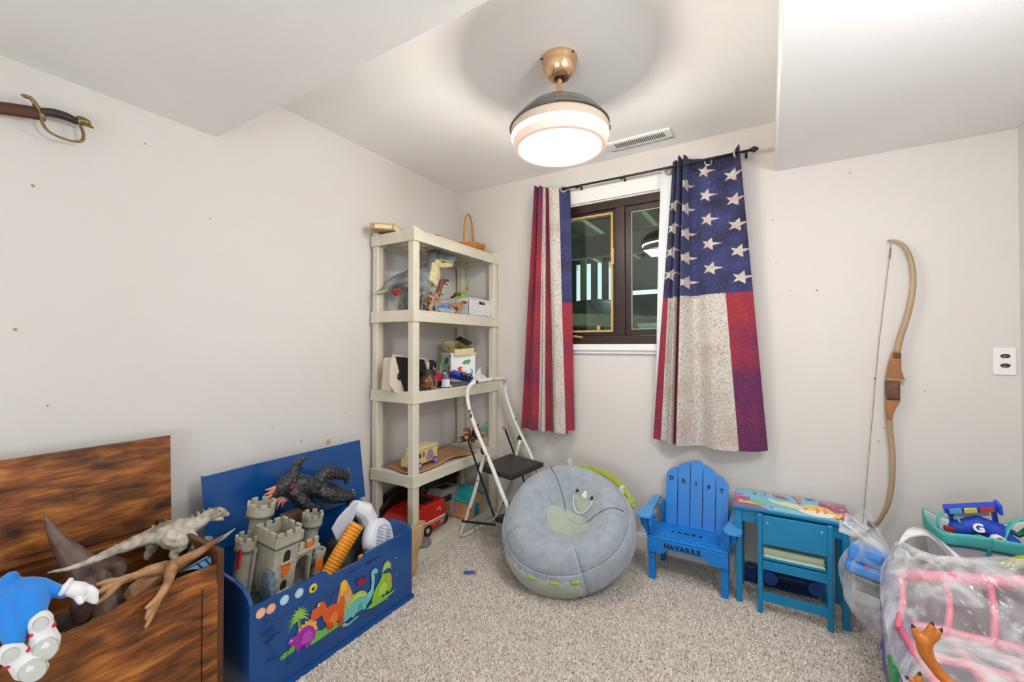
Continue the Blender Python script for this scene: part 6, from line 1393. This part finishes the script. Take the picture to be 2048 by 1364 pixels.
YL, YR = -2.62, -1.878
part('end_panel', B().box(.07, .549, YR-.018, YR, 0, .566), M_edge, wc, world=True, bevel=.002)
part('end_panel', B().box(.07, .549, YL, YL+.018, 0, .566), M_edge, wc, world=True, bevel=.002)
dip = [(YL+.018, .523), (-2.262, .523), (-2.252, .518), (-2.240, .506), (-2.225, .499), (-2.20, .498), (-2.17, .503), (-2.13, .512), (-2.09, .519), (-2.05, .523), (YR-.018, .523)]
part('front_panel', B().prism([(YL+.018, 0), (YR-.018, 0)]+dip[::-1], .016, frame((.529, 0, 0), (0, 1, 0), (0, 0, 1))), M_rus, wc, world=True, bevel=.0015)
part('front_stile', B().box(.543, .550, YR-.058, YR-.018, 0, .468), M_rus, wc, world=True, bevel=.001)
part('front_joint', B().box(.5448, .5462, YR-.060, YR-.058, 0, .468), pm(34, 20, 14, .7), wc, world=True)
part('back_panel', B().box(.07, .086, YL+.018, YR-.018, 0, .545), M_rus, wc, world=True)
part('inner_rail', B().box(.086, .10, YL+.018, YR-.018, .47, .515), M_edge, wc, world=True)
part('floor_panel', B().box(.086, .529, YL+.018, YR-.018, .03, .045), M_rus, wc, world=True)
LM2 = frame((.100, YL+.01, .545), (0, 1, 0), (-.05, 0, 1))
part('lid', B().box(0, .762, 0, .318, -.016, 0, LM2), M_rus, wc, world=True, bevel=.002)
heap = B(); hg = []
for i in range(27):
    row = []
    for j in range(27):
        x = .10+.427*i/26; y = YL+.02+(YR-YL-.04)*j/26; z = .36+.07*noise.noise(Vector((x*10, y*10, 5)))+.02*noise.noise(Vector((x*40, y*40, 5)))
        row.append(heap.bm.verts.new((x, y, z)))
    hg.append(row)
for i in range(26):
    for j in range(26): heap.bm.faces.new((hg[i][j], hg[i+1][j], hg[i+1][j+1], hg[i][j+1]))
solo('toy_heap', heap, mat('mixed_brown_toys', sr(40, 30, 26), .6, noise_col=sr(110, 74, 44), nscale=12, nstr=.8), 'dark jumbled toys filling the wooden chest below the dinosaurs', 'toys', kind='stuff', smooth='all')
# pale dinosaur
def p_pale(x, y, z):
    return mixc(sr(206, 198, 182)[:3], sr(120, 108, 94)[:3], (z-.60)*30+.35+.9*noise.noise(Vector((x*45, y*45, z*45))))
pd = T('pale_dinosaur', 'pale grey dinosaur toy stretched across chest, head over blue box', 'dinosaur toy', (.30, -1.96, .46))
D_ = lambda y, z, x=.30: (x, y, z)
organic('body', [(bez([D_(-2.222, .598, .37), D_(-2.165, .588, .365), D_(-2.095, .592, .35), D_(-2.01, .592, .325), D_(-1.94, .583), D_(-1.885, .578), D_(-1.845, .582), D_(-1.805, .598)], 6), lerpl([.003, .008, .013, .021, .036, .034, .022, .019], 42)),
    ([D_(-1.81, .602), D_(-1.785, .600), D_(-1.765, .590), D_(-1.755, .580)], [.018, .017, .013, .009]), ([D_(-1.80, .582), D_(-1.768, .566)], [.010, .006]),
    (bez([D_(-1.94, .570, .335), D_(-1.915, .545, .345), D_(-1.935, .520, .345), D_(-1.925, .50, .35)], 4), lerpl([.032, .026, .012, .009], 12)),
    (bez([D_(-1.945, .570, .265), D_(-1.96, .535, .26), D_(-1.975, .505, .26)], 4), lerpl([.026, .018, .010], 8)),
    ([D_(-1.875, .562, .325), D_(-1.862, .535, .34), D_(-1.85, .53, .345)], [.012, .008, .005])]+
    [([D_(-1.97+.018*k, .606+.004*math.sin(k), .30), D_(-1.975+.018*k, .622+.004*math.sin(k), .30)], [.006, .002]) for k in range(10)], M_toy, pd, .0032, 2, p_pale, world=True, disp=.003, dscale=70)
part('eye', B().ball((.3155, -1.785, .606), .003, seg=8, rings=6), pm(20, 16, 12, .2), pd, world=True)
# metal clawed arm
ma = T('grey_robot_arm', 'silver grey robot arm with blade under pale dinosaur head', 'toy arm', (.38, -1.85, .50))
M_gun = pm(120, 126, 130, .3, metal=.5)
part('segment', B().tube(bez([(.38, -1.905, .505), (.385, -1.885, .535), (.385, -1.862, .545), (.385, -1.845, .54)], 4), lerpl([.013, .016, .015, .013], 12), 12), M_gun, ma, world=True, smooth='all')
for k, (y, z) in enumerate(((-1.902, .512), (-1.893, .527), (-1.878, .54), (-1.86, .546))): part('ring', B().lathe([(.010, -.003), (.0185, -.002), (.0185, .002), (.010, .003)], 16, Matrix.Translation((.383, y, z)) @ Euler((R(-50-14*k+30), 0, 0)).to_matrix().to_4x4()), pm(60, 66, 72, .3, metal=.6), ma, world=True, smooth=True)
part('blade', B().prism([(-1.848, .530), (-1.765, .552), (-1.80, .530), (-1.848, .516)], .006, frame((.382, 0, 0), (0, 1, 0), (0, 0, 1))), pm(176, 180, 184, .3, metal=.4), ma, world=True, bevel=.001)
# tan dinosaur with legs in the air
def p_tan(x, y, z): return mixc(sr(186, 140, 96)[:3], sr(126, 78, 44)[:3], .35+1.1*noise.noise(Vector((x*30, y*30, z*30)))+(y+2.02)*4)
td = T('tan_dinosaur', 'tan brown dinosaur toy on its back with feet over chest rim', 'dinosaur toy', (.46, -1.98, .50))
organic('body', [(bez([(.50, -1.862, .586), (.495, -1.885, .574), (.48, -1.92, .553), (.46, -1.97, .53), (.45, -2.01, .515), (.43, -2.05, .48)], 5), lerpl([.004, .009, .014, .022, .030, .034], 25)),
    (bez([(.46, -2.00, .535), (.47, -2.04, .548), (.48, -2.075, .553), (.49, -2.105, .558)], 4), lerpl([.022, .016, .011, .012], 12)),
    (bez([(.475, -1.99, .535), (.515, -2.005, .540), (.550, -2.025, .530), (.562, -2.045, .508)], 4), lerpl([.022, .016, .011, .012], 12))]+
    [([(.49, -2.105, .558), (.49+.004*k, -2.135-.006*(k == 1), .558+dz), (.495, -2.158-.008*(k == 1), .556+dz*1.7)], [.009, .008, .005]) for k, dz in enumerate((.010, -.004, -.020))]+
    [([(.562, -2.045, .508), (.568, -2.064-.006*(k == 1), .494+dz), (.572, -2.080, .484+dz*2)], [.009, .008, .005]) for k, dz in enumerate((.006, -.008, -.020))], M_toy, td, .003, 2, p_tan, world=True)
# dark brown horned dinosaur, tail up
def p_dkb(x, y, z): return mixc(sr(112, 86, 76)[:3], sr(60, 42, 38)[:3], .4+1.2*noise.noise(Vector((x*25, y*25, z*25)))-(z-.55)*2)
dd = T('dark_brown_dinosaur', 'dark purplish brown dinosaur toy head down in chest, tail up', 'dinosaur toy', (.33, -2.12, .40))
organic('body', [(bez([(.22, -2.198, .712), (.225, -2.185, .665), (.235, -2.165, .615), (.26, -2.14, .562), (.30, -2.115, .50), (.35, -2.105, .45), (.40, -2.11, .42)], 5), lerpl([.003, .013, .024, .036, .046, .048, .036], 30)),
    (bez([(.30, -2.09, .545), (.32, -2.065, .535), (.33, -2.07, .50)], 4), lerpl([.026, .022, .016], 8)),
    (bez([(.36, -2.14, .52), (.395, -2.16, .50), (.40, -2.165, .46)], 4), lerpl([.028, .028, .018], 8))], M_toy, dd, .004, 3, p_dkb, world=True)
part('yellow_band', B().box(.455, .475, -2.125, -2.085, .47, .48), pm(206, 180, 30, .4), dd, world=True, bevel=.002) if False else None
# blue fin
bf = T('blue_wing', 'blue toy wing with dark ribs under the tan dinosaur tail', 'toy wing', (.47, -1.92, .49))
part('membrane', B().prism([(-1.985, .532), (-1.910, .548), (-1.902, .540), (-1.90, .520), (-1.912, .500), (-1.930, .516), (-1.95, .526)], .004, frame((.515, 0, 0), (0, 1, 0), (0, 0, 1))), pm(108, 160, 206, .35), bf, world=True, bevel=.001)
for a, c in (((-1.985, .532), (-1.902, .545)), ((-1.94, .538), (-1.914, .503)), ((-1.92, .543), (-1.903, .518))):
    FB = frame((.520, 0, 0), (0, 1, 0), (0, 0, 1)); part('rib', B().tube([FB @ Vector((*a, 0)), FB @ Vector((*c, 0))], .0025, 6), pm(34, 48, 60, .4), bf, world=True)
ye = solo('yellow_black_toy', B().box(.44, .50, -2.16, -2.10, .44, .466), mat('black_yellow_toy', sr(28, 28, 26), .3, noise_col=sr(214, 196, 30), nscale=18, nstr=1), 'black and yellow toy piece under tan dinosaur foot', 'toy', bevel=.008)
solo('black_round_toy', B().ball((.49, -2.20, .47), (.018, .024, .014)), pm(30, 30, 30, .25), 'small glossy black round toy near chest rim dip', 'toy', smooth='all')
# plain blue soft toy with white mittens and boots
sp = T('blue_soft_toy', 'bright blue soft toy with white mitten and boots over chest front', 'soft toy', (.54, -2.30, .50))
M_bluep = mat('bright_blue_plush', sr(20, 130, 222), .8, sheen=.4, bump=.4, bscale=120, noise_col=sr(14, 100, 196), nscale=14)
M_whp = mat('white_plush_vinyl', sr(232, 230, 234), .5)
organic('body', [([(.50, -2.34, .615), (.51, -2.305, .612), (.53, -2.285, .598)], [.036, .040, .036]),
    (bez([(.50, -2.30, .63), (.515, -2.27, .628), (.53, -2.250, .616), (.545, -2.232, .602)], 4), lerpl([.028, .020, .015, .014], 12)),
    (bez([(.53, -2.285, .61), (.56, -2.285, .585), (.575, -2.282, .565)], 4), lerpl([.034, .026, .018], 8)),
    (bez([(.53, -2.32, .61), (.57, -2.318, .575), (.585, -2.315, .545)], 4), lerpl([.030, .022, .016], 8)),
    (bez([(.49, -2.325, .635), (.50, -2.308, .662)], 4), lerpl([.020, .014], 4)), ([(.48, -2.40, .62), (.49, -2.36, .615)], [.040, .036])], M_bluep, sp, .004, 4, world=True)
organic('mitten', [([(.548, -2.222, .610), (.556, -2.205, .598)], [.017, .019])]+[([(.556, -2.205, .606-.007*k), (.566, -2.190, .598-.008*k), (.572, -2.182, .586-.007*k)], [.0085, .0085, .0075]) for k in range(4)]+[([(.558, -2.212, .592), (.573, -2.208, .578)], [.009, .008])], M_whp, sp, .0018, 5, world=True)
part('mitten_cuff', B().lathe([(.010, -.006), (.019, -.005), (.021, 0), (.019, .005), (.010, .006)], 20, Matrix.Translation((.545, -2.228, .614)) @ Euler((R(60), 0, R(-25))).to_matrix().to_4x4()), M_whp, sp, world=True, smooth='all')
def boot(c, d, up_):
    """c ankle, d toe direction (sole faces the room)"""
    c = Vector(c); d = Vector(d).normalized(); up_ = Vector(up_).normalized()
    organic('boot', [([c-d*.022, c, c+d*.030, c+d*.044], [.022, .021, .028, .024])], M_whp, sp, .0022, 5, world=True)
    Mx = frame(c+up_*.016+d*.01, d, up_.cross(d)) 
    for (o_, a, b_) in ((-.030, .014, .013), (.028, .026, .021)):
        part('sole', B().lathe([(0, .010), (a*.9, .009), (a, .004), (a, 0)], 24, Mx @ Matrix.Translation((o_, 0, 0)), sy=b_/a), pm(196, 200, 196, .6), sp, world=True, smooth=True)
    part('boot_band', B().lathe([(.019, -.005), (.0232, -.004), (.0238, 0), (.0232, .004), (.019, .005)], 24, Matrix.Translation(c-up_*.004-d*.002) @ (Vector((0, 0, 1)).rotation_difference(d)).to_matrix().to_4x4()), pm(196, 60, 70, .5), sp, world=True, smooth='all')
boot((.585, -2.275, .550), (.18, .10, -1), (.95, -.15, .2))
boot((.595, -2.312, .515), (.20, .55, -.9), (.95, -.15, .2))

# ---------------------------------------------------------------- pile at the right: bagged toys
def film_mat(name, base=.30, tint=(.92, .93, .94, 1)):
    m = bpy.data.materials.new(name); m.use_nodes = True; nt = m.node_tree; N = nt.nodes; L = nt.links; P = N['Principled BSDF']
    P.inputs['Base Color'].default_value = tint; P.inputs['Roughness'].default_value = .16; P.inputs['Specular IOR Level'].default_value = .8
    tc = N.new('ShaderNodeTexCoord'); mp = N.new('ShaderNodeMapping'); mp.inputs['Scale'].default_value = (5, 8, 4); mp.inputs['Rotation'].default_value = (.3, .2, .9)
    L.new(tc.outputs['Object'], mp.inputs[0]); n = N.new('ShaderNodeTexNoise'); n.inputs['Scale'].default_value = 1.6; n.inputs['Detail'].default_value = 5; n.inputs['Distortion'].default_value = .8; L.new(mp.outputs[0], n.inputs['Vector'])
    r = N.new('ShaderNodeMapRange'); r.inputs[1].default_value = .42; r.inputs[2].default_value = .72; r.inputs[3].default_value = base; r.inputs[4].default_value = min(1, base+.5)
    L.new(n.outputs['Fac'], r.inputs[0])
    lw = N.new('ShaderNodeLayerWeight'); lw.inputs[0].default_value = .3; ad = N.new('ShaderNodeMath'); ad.operation = 'MULTIPLY_ADD'; ad.inputs[1].default_value = .5; ad.use_clamp = True
    L.new(lw.outputs['Facing'], ad.inputs[0]); L.new(r.outputs[0], ad.inputs[2]); L.new(ad.outputs[0], P.inputs['Alpha'])
    b = N.new('ShaderNodeBump'); b.inputs['Strength'].default_value = .7; b.inputs['Distance'].default_value = .01
    n2 = N.new('ShaderNodeTexNoise'); n2.inputs['Scale'].default_value = 4; n2.inputs['Detail'].default_value = 3; n2.inputs['Distortion'].default_value = .7; L.new(mp.outputs[0], n2.inputs['Vector']); L.new(n2.outputs['Fac'], b.inputs['Height']); L.new(b.outputs[0], P.inputs['Normal'])
    return m
M_film = film_mat('cloudy_plastic_film', .10); M_clr = film_mat('clear_plastic_film', .04)
M_pk = pm(232, 116, 146, .4); M_pp = pm(120, 104, 176, .45)
pk = T('pink_playset', 'pink and purple plastic toy frame with crossbars inside cloudy bag', 'toy frame', (2.6, -.9, .0))
def fold(x, t_):
    """profile: t 0 top edge, 1 fold, 2+ front"""
    if t_ < 1: return Vector((x, -.72-.14*t_, .455+(x-2.384)*.20*(1-t_)-(.455-.345)*t_))
    return Vector((x, -.86-.30*(t_-1), .345))
xl = [2.372, 2.478, 2.572, 2.672, 2.77, 2.868]
for tt_, r_ in ((0, .019), (.86, .015)): part('crossbar', B().tube([fold(x, tt_) for x in xl], r_, 10), M_pk, pk, world=True, smooth='all')
for tt_ in (1.33, 2.0): part('crossbar', B().tube([fold(x, tt_)+Vector((-.03, 0, 0)) for x in xl], .014, 10), M_pk, pk, world=True, smooth='all')
for i, x in enumerate(xl): part('upright', B().tube([fold(x, 0), fold(x-.01, .5), fold(x-.035, .98)], .016, 10, flat=.6), M_pk, pk, world=True, smooth='all')
for x in (2.345, 2.46, 2.56, 2.68): part('rail', B().tube([fold(x, 1.0), fold(x+.01, 1.4), fold(x+.03, 2.0)], .013, 10), M_pk, pk, world=True, smooth='all')
part('back_panel', B().prism([(0, -.10), (.50, -.10), (.50, .17), (0, .09)], .006, frame((2.37, -.70, .39), (1, 0, 0), (0, .72, 1))), pm(126, 104, 112, .6), pk, world=True)
part('side_panel', B().prism([(-.87, .04), (-.55, .04), (-.56, .44), (-.71, .46), (-.86, .34)], .012, frame((2.352, 0, 0), (0, 1, 0), (0, 0, 1))), M_pp, pk, world=True, bevel=.003)
part('base_tray', B().box(2.36, 2.87, -1.22, -.30, .27, .305), mat('purple_tray', sr(104, 84, 130), .5), pk, world=True, bevel=.006)
for x in (2.40, 2.83):
    for y in (-1.18, -.36): part('leg', B().cyl((x, y, 0), (x, y, .27), .02, 14), M_pp, pk, world=True, smooth=True)
part('purple_block', B().box(2.64, 2.78, -.95, -.875, .305, .33), M_pp, pk, world=True, bevel=.005)
# cloudy film draped over the frame, gathered at the knot
kn = Vector((2.372, -.60, .475))
def film_sheet(name, label, nu, nv, fn, m, cat='plastic bag'):
    b = B(); g = [[b.bm.verts.new(fn(i/nu, j/nv)) for j in range(nv+1)] for i in range(nu+1)]
    for i in range(nu):
        for j in range(nv): b.bm.faces.new((g[i][j], g[i+1][j], g[i+1][j+1], g[i][j+1]))
    if label is None: return part(name, b, m, bigbag, world=True, smooth='all')
    return solo(name, b, m, label, cat, smooth='all')
def sheet(u, v):
    # v: 0 back .. 1 front ; u: 0 left .. 1 right
    y = -.48-.75*v; x = 2.325+.55*u + (.0 if v > .35 else (.35-v)*.14*(1-u))
    if y > -.70: t_ = (y+.48)/-.22; z = (.42+.01*u)*(1-t_)+(.492+.084*u)*t_
    elif y > -.86: t_ = (-.70-y)/.16; z = (.492+.084*u)*(1-t_)+.382*t_
    else: z = .375+.004*math.sin(v*30)
    d = (Vector((x, y, z))-kn).length; a = math.atan2(y-kn.y, x-kn.x)
    z += .018*math.exp(-d*3.0)*math.sin(a*17)*min(1, d*8) + .020*noise.noise(Vector((x*7+y*3, y*5, 1)))+.006*noise.noise(Vector((x*26+y*14, y*9, 3)))
    z += .05*math.exp(-((d)/.07)**2)
    if u < .08: z -= (.08-u)*1.2; x -= .01
    return Vector((x, y, z+.012))
bigbag = film_sheet('plastic_bag', 'large cloudy plastic bag draped over the pink toy frame', 120, 120, sheet, M_film)
def flapf(u, v):
    # upright collar of the bag, gathered at the knot and fanning to the upper left
    a = R(196)-R(86)*u; l = .02+.17*v
    p = kn+Vector((math.cos(a)*l*.75, -.02+.05*v, abs(math.sin(a))*l*.45+.045*v+.012*math.sin(u*24)*v))
    return p+Vector((0, .014*math.sin(u*30+v*4)*v, .010*noise.noise(Vector((u*6, v*4, 0)))))
film_sheet('gathered_collar', None, 70, 16, flapf, M_film)
def handle(u, v):
    c = bez([(2.39, -.60, .50), (2.43, -.56, .535), (2.475, -.53, .545), (2.51, -.52, .52), (2.545, -.53, .478), (2.575, -.56, .45)], 8); i = min(int(u*40), 39); p = c[i].lerp(c[i+1], u*40-i)
    return p+Vector((0, .0, 1))*((v-.5)*.030*(1+.4*math.sin(u*9)))+Vector((0, .012*math.sin(v*6+u*9), 0))
film_sheet('handle_loop', None, 40, 8, handle, film_mat('white_handle_film', .5))
# blue toy in its own clear bag
bt = T('blue_toy_set', 'bright blue and grey toy inside the small clear bag', 'toy', (2.33, -.50, .27))
M_bb = pm(60, 140, 222, .4)
part('upper_shell', B().box(-.062, .062, -.05, .05, .035, .085, XY(2.325, -.50, .355, 0, 4, -12)), M_bb, bt, world=True, bevel=.014)
part('lower_shell', B().box(-.068, .060, -.055, .05, -.01, .032, XY(2.325, -.50, .355, 0, 6, -12)), M_bb, bt, world=True, bevel=.012)
part('grey_base', B().box(-.060, .065, -.05, .05, -.07, -.012, XY(2.33, -.50, .355, 0, 8, -12)), mat('grey_toy_parts', sr(132, 130, 128), .35, noise_col=sr(70, 68, 70), nscale=30, nstr=.8), bt, world=True, bevel=.010)
part('pink_button', B().box(-.012, .002, -.058, -.05, .030, .036, XY(2.325, -.50, .355, 0, 4, -12)), pm(210, 70, 140, .5), bt, world=True)
part('blue_flap', B().box(.055, .10, -.03, .05, -.06, .04, XY(2.325, -.50, .355, 0, 4, -12)), pm(46, 110, 190, .4), bt, world=True, bevel=.008)
part('black_corner', B().box(2.325, 2.352, -.49, -.47, .515, .535, XY(0, 0, 0)), pm(24, 24, 26, .4), bt, world=True, bevel=.003)
def cbag(u, v):
    a = 2*math.pi*u; t_ = v*math.pi; r = max(0., math.sin(t_))**.7
    c = Vector((2.325+.045*v, -.50-.02*v, .475-.36*v)); f = 1+.12*noise.noise(Vector((math.cos(a)*2, math.sin(a)*2, v*4)))+.05*math.sin(a*11+v*3)
    return c+Vector((math.cos(a)*.105*r*f, math.sin(a)*.085*r*f, .01*math.sin(a*5)))
film_sheet('plastic_bag', 'small clear plastic bag holding the bright blue toy', 72, 40, cbag, M_clr)
gt = solo('green_glimpse', B().box(2.335, 2.36, -.80, -.72, .12, .19), pm(60, 160, 90, .4), 'green plastic piece low at the left of the bagged toys', 'toy', bevel=.006)
def lbag(u, v):
    a = 2*math.pi*u; t_ = v; r = .065*(1-.25*v)*(1+.15*noise.noise(Vector((math.cos(a)*2, math.sin(a)*2, v*5)))+.06*math.sin(a*9))
    c = Vector((2.372, -.70-.05*v, .30-.29*v)); return c+Vector((math.cos(a)*r*.6, math.sin(a)*r*1.5, 0))
film_sheet('plastic_bag', 'loose bag bottom trailing to the carpet below the toys', 60, 20, lbag, M_clr)
# crate that carries the tote
solo('grey_crate', B().box(2.50, 2.86, -.29, -.03, 0, .26), pm(120, 118, 116, .6), 'grey box hidden under the tote bag', 'box', bevel=.01)
# teal and white tote bag
M_teal2 = mat('teal_webbing', sr(84, 190, 184), .7, bump=.3, bscale=200); M_tw = mat('white_tote_vinyl', sr(220, 222, 222), .45, bump=.3, bscale=10)
to = T('tote_bag', 'white tote bag with teal rim and straps stuffed with toys', 'tote bag', (2.70, -.24, .26))
def tote(u, v):
    a = 2*math.pi*u; c, s = math.cos(a), math.sin(a); c = math.copysign(abs(c)**.55, c); s = math.copysign(abs(s)**.55, s)
    rx, ry = .125+.032*v, .085+.030*v
    f = 1+.07*noise.noise(Vector((math.cos(a)*2, math.sin(a)*2, v*3)))
    zr = .265+.237*v + (.010*math.sin(a*2+1.2)+.014*math.sin(a*3))*v
    return Vector((2.705+rx*c*f, -.225+ry*s*f-.03*(v)*(s < 0), zr))
def ring(fn, nu, v0, v1, nv, off=0):
    b = B(); g = []
    for j in range(nv+1):
        row = []
        for i in range(nu):
            p = fn(i/nu, v0+(v1-v0)*j/nv); q = Vector((p.x-2.705, p.y+.225, 0)).normalized()
            row.append(b.bm.verts.new(p+q*off))
        g.append(row)
    for j in range(nv):
        for i in range(nu): b.bm.faces.new((g[j][i], g[j][(i+1) % nu], g[j+1][(i+1) % nu], g[j+1][i]))
    return b
o = part('body', ring(tote, 72, 0, 1, 16), M_tw, to, world=True, smooth='all'); so = o.modifiers.new('s', 'SOLIDIFY'); so.thickness = .003
o = part('teal_rim', ring(tote, 72, .80, 1.02, 4, .003), M_teal2, to, world=True, smooth='all'); so = o.modifiers.new('s', 'SOLIDIFY'); so.thickness = .004
part('corner_piping', B().tube([tote(.745, v)+Vector((0, -.006, 0)) for v in (.05, .3, .55, .8, 1.0)], .0065, 8, flat=.5), pm(60, 150, 146, .6), to, world=True, smooth='all')
for pts in ([(2.575, -.29, .475), (2.568, -.285, .52), (2.590, -.275, .555), (2.618, -.278, .548), (2.628, -.300, .525)], [(2.735, -.31, .49), (2.765, -.29, .555), (2.81, -.28, .573), (2.845, -.275, .54), (2.855, -.27, .48)]):
    part('strap', B().tube(bez(pts, 6), lerpl([.014, .015, .015, .016, .016, .014], 6*(len(pts)-1)), 8, flat=.28, up=(0, 1, 0)), M_teal2, to, world=True, smooth='all')
FT = frame(tote(.66, .55)+Vector((0, -.006, 0)), (1, .10, 0), (0, .12, 1))
for pts, c_ in (([(-.02, .012), (.015, .014), (.012, .034), (-.01, .034)], (236, 206, 110)), ([(-.028, .0), (.010, -.004), (.014, .014), (-.020, .018)], (206, 58, 50)), ([(-.018, -.020), (.016, -.018), (.014, -.004), (-.016, -.002)], (50, 150, 206)), ([(-.01, -.034), (.014, -.032), (.012, -.022), (-.008, -.022)], (220, 140, 50))):
    polyflat('printed_picture', pts, pm(*c_, .5), to, FT, .0015, world=True)
FT2 = frame(tote(.82, .62)+Vector((.002, -.006, 0)), (1, -.12, 0), (0, .1, 1))
part('printed_emblem', B().tube([FT2 @ Vector(p) for p in ((-.018, -.004, 0), (-.012, .010, 0), (.008, .008, 0), (.020, -.006, 0), (.004, -.014, 0), (-.018, -.004, 0))], .0012, 5), pm(60, 110, 170, .6), to, world=True)
# things in the tote
tk = T('toy_keyboard', 'blue toy bar with coloured picture blocks standing in the tote', 'toy', (2.66, -.27, .50))
KM = frame((2.588, -.285, .555), (1, .05, .24), (-.0, -.35, 1))
part('bar', B().box(0, .148, 0, .030, -.014, .014, KM), pm(36, 70, 190, .35), tk, world=True, bevel=.006)
for (x0, x1, c_) in ((.010, .045, (110, 180, 226)), (.052, .088, (232, 220, 110)), (.096, .134, (214, 70, 70))): part('picture_block', B().box(x0, x1, .005, .026, .013, .017, KM), pm(*c_, .4), tk, world=True, bevel=.001)
part('end_cap', B().box(.146, .158, -.012, .036, -.018, .018, KM), pm(60, 90, 214, .35), tk, world=True, bevel=.005)
for x in (.010, .132): part('support', B().box(x, x+.012, -.05, .002, -.008, .006, KM), pm(30, 60, 180, .4), tk, world=True)
part('grey_bar', B().box(.03, .125, -.024, -.006, -.010, .0, KM), pm(170, 164, 158, .5), tk, world=True)
organic('blue_cloth_toy', [([(2.63, -.27, .50), (2.68, -.275, .525), (2.74, -.27, .505)], [.030, .036, .034]), ([(2.72, -.29, .52), (2.765, -.30, .485)], [.022, .020])], pm(32, 72, 190, .6), None, .004, 4)
tag(bpy.data.objects['blue_cloth_toy'], 'royal blue soft toy with white letter G inside tote', 'soft toy')
txt('letter_g', 'G', .040, pm(236, 236, 236, .6), bpy.data.objects['blue_cloth_toy'], frame((2.672, -.3135, .522), (1, .0, .12), (0, .5, 1)), .002, .002)
organic('white_red_toy', [([(2.715, -.325, .495), (2.75, -.335, .472)], [.020, .016])], pm(238, 236, 236, .6), None, .003, 3)
tag(bpy.data.objects['white_red_toy'], 'small white toy with red nose at tote rim', 'toy')
part('red_nose', B().ball((2.716, -.346, .503), (.009, .006, .007)), pm(206, 40, 60, .5), bpy.data.objects['white_red_toy'], smooth='all')
solo('dark_green_handle', B().tube([(2.745, -.26, .53), (2.785, -.275, .508), (2.81, -.27, .53)], [.008, .010, .012], 10), pm(24, 100, 84, .5), 'dark green toy handle between blue toy and right strap', 'toy', smooth='all')
solo('red_toy', B().box(2.585, 2.615, -.30, -.275, .487, .505), pm(150, 40, 40, .4), 'small dark red toy inside the left strap loop', 'toy', bevel=.004)
organic('green_cushion', [([(2.628, -.60, .500), (2.68, -.60, .517), (2.76, -.60, .53)], [.006, .026, .034])], mat('olive_green_quilt', sr(150, 164, 36), .6, bump=1, bscale=30), None, .004, 4, disp=.003, dscale=60)
tag(bpy.data.objects['green_cushion'], 'olive green ribbed soft piece at the right frame edge', 'cushion')
# orange clawed foot
M_orf = mat('orange_rubber', sr(198, 116, 40), .42, noise_col=sr(160, 84, 26), nscale=14, bump=.5, bscale=50)
fo = T('orange_dinosaur', 'orange rubber dinosaur toy with clawed foot raised before pink frame', 'dinosaur toy', (2.5, -1.2, .36))
F_ = lambda x, z, y=-1.15: (x, y, z)
organic('body', [(bez([F_(2.328, .482), F_(2.330, .455), F_(2.345, .425), F_(2.370, .402, -1.16), F_(2.42, .385, -1.18), F_(2.50, .385, -1.2)], 5), lerpl([.017, .0155, .0125, .013, .020, .034], 25)),
    ([F_(2.322, .478), F_(2.314, .492), F_(2.3095, .504)], [.011, .0085, .006]),
    ([F_(2.332, .486), F_(2.338, .505), F_(2.342, .520)], [.013, .010, .007]),
    ([F_(2.336, .484), F_(2.348, .500), F_(2.355, .511)], [.012, .009, .0065]),
    (bez([F_(2.318, .380), F_(2.322, .368), F_(2.345, .345), F_(2.42, .36, -1.18), F_(2.50, .38, -1.2)], 4), lerpl([.011, .012, .011, .018, .03], 16)),
    ([F_(2.317, .380), F_(2.319, .392)], [.009, .006]), ([F_(2.312, .372), F_(2.300, .377)], [.008, .005]),
    ([(2.50, -1.20, .39), (2.58, -1.20, .40), (2.66, -1.18, .40)], [.042, .046, .03])], M_orf, fo, .0025, 2, world=True, disp=.001, dscale=90)
for p_, d in ((F_(2.3085, .507), (-.002, .008)), (F_(2.3425, .524), (.0005, .009)), (F_(2.3575, .514), (.003, .009)), (F_(2.319, .396), (.001, .007)), (F_(2.297, .378), (-.005, .004))):
    part('claw', B().tube([p_, (p_[0]+d[0], p_[1], p_[2]+d[1])], [.0048, .0012], 8), pm(70, 44, 40, .35), fo, world=True, smooth='all')
# ---------------------------------------------------------------- groups of repeats
GROUPS = {'curtain': 'flag-print curtains at the window', 'picture_book': 'books on the small chair seat', 'plastic_bag': 'plastic bags in the pile at the right',
          'tarp': 'dark tarps under the deck outside'}
SECOND = ('grey_dinosaur', 'brown_dinosaur', 'rust_dinosaur', 'blue_dinosaur_head'); CHEST = ('pale_dinosaur', 'tan_dinosaur', 'dark_brown_dinosaur')
for o in list(COL.objects):
    if o.parent or 'label' not in o: continue
    k = o.name.split('.')[0]
    if k in GROUPS: o['group'] = GROUPS[k]
    elif k in SECOND: o['group'] = 'dinosaur toys on the second shelf tier'
    elif k in CHEST: o['group'] = 'dinosaur toys in the wooden chest'
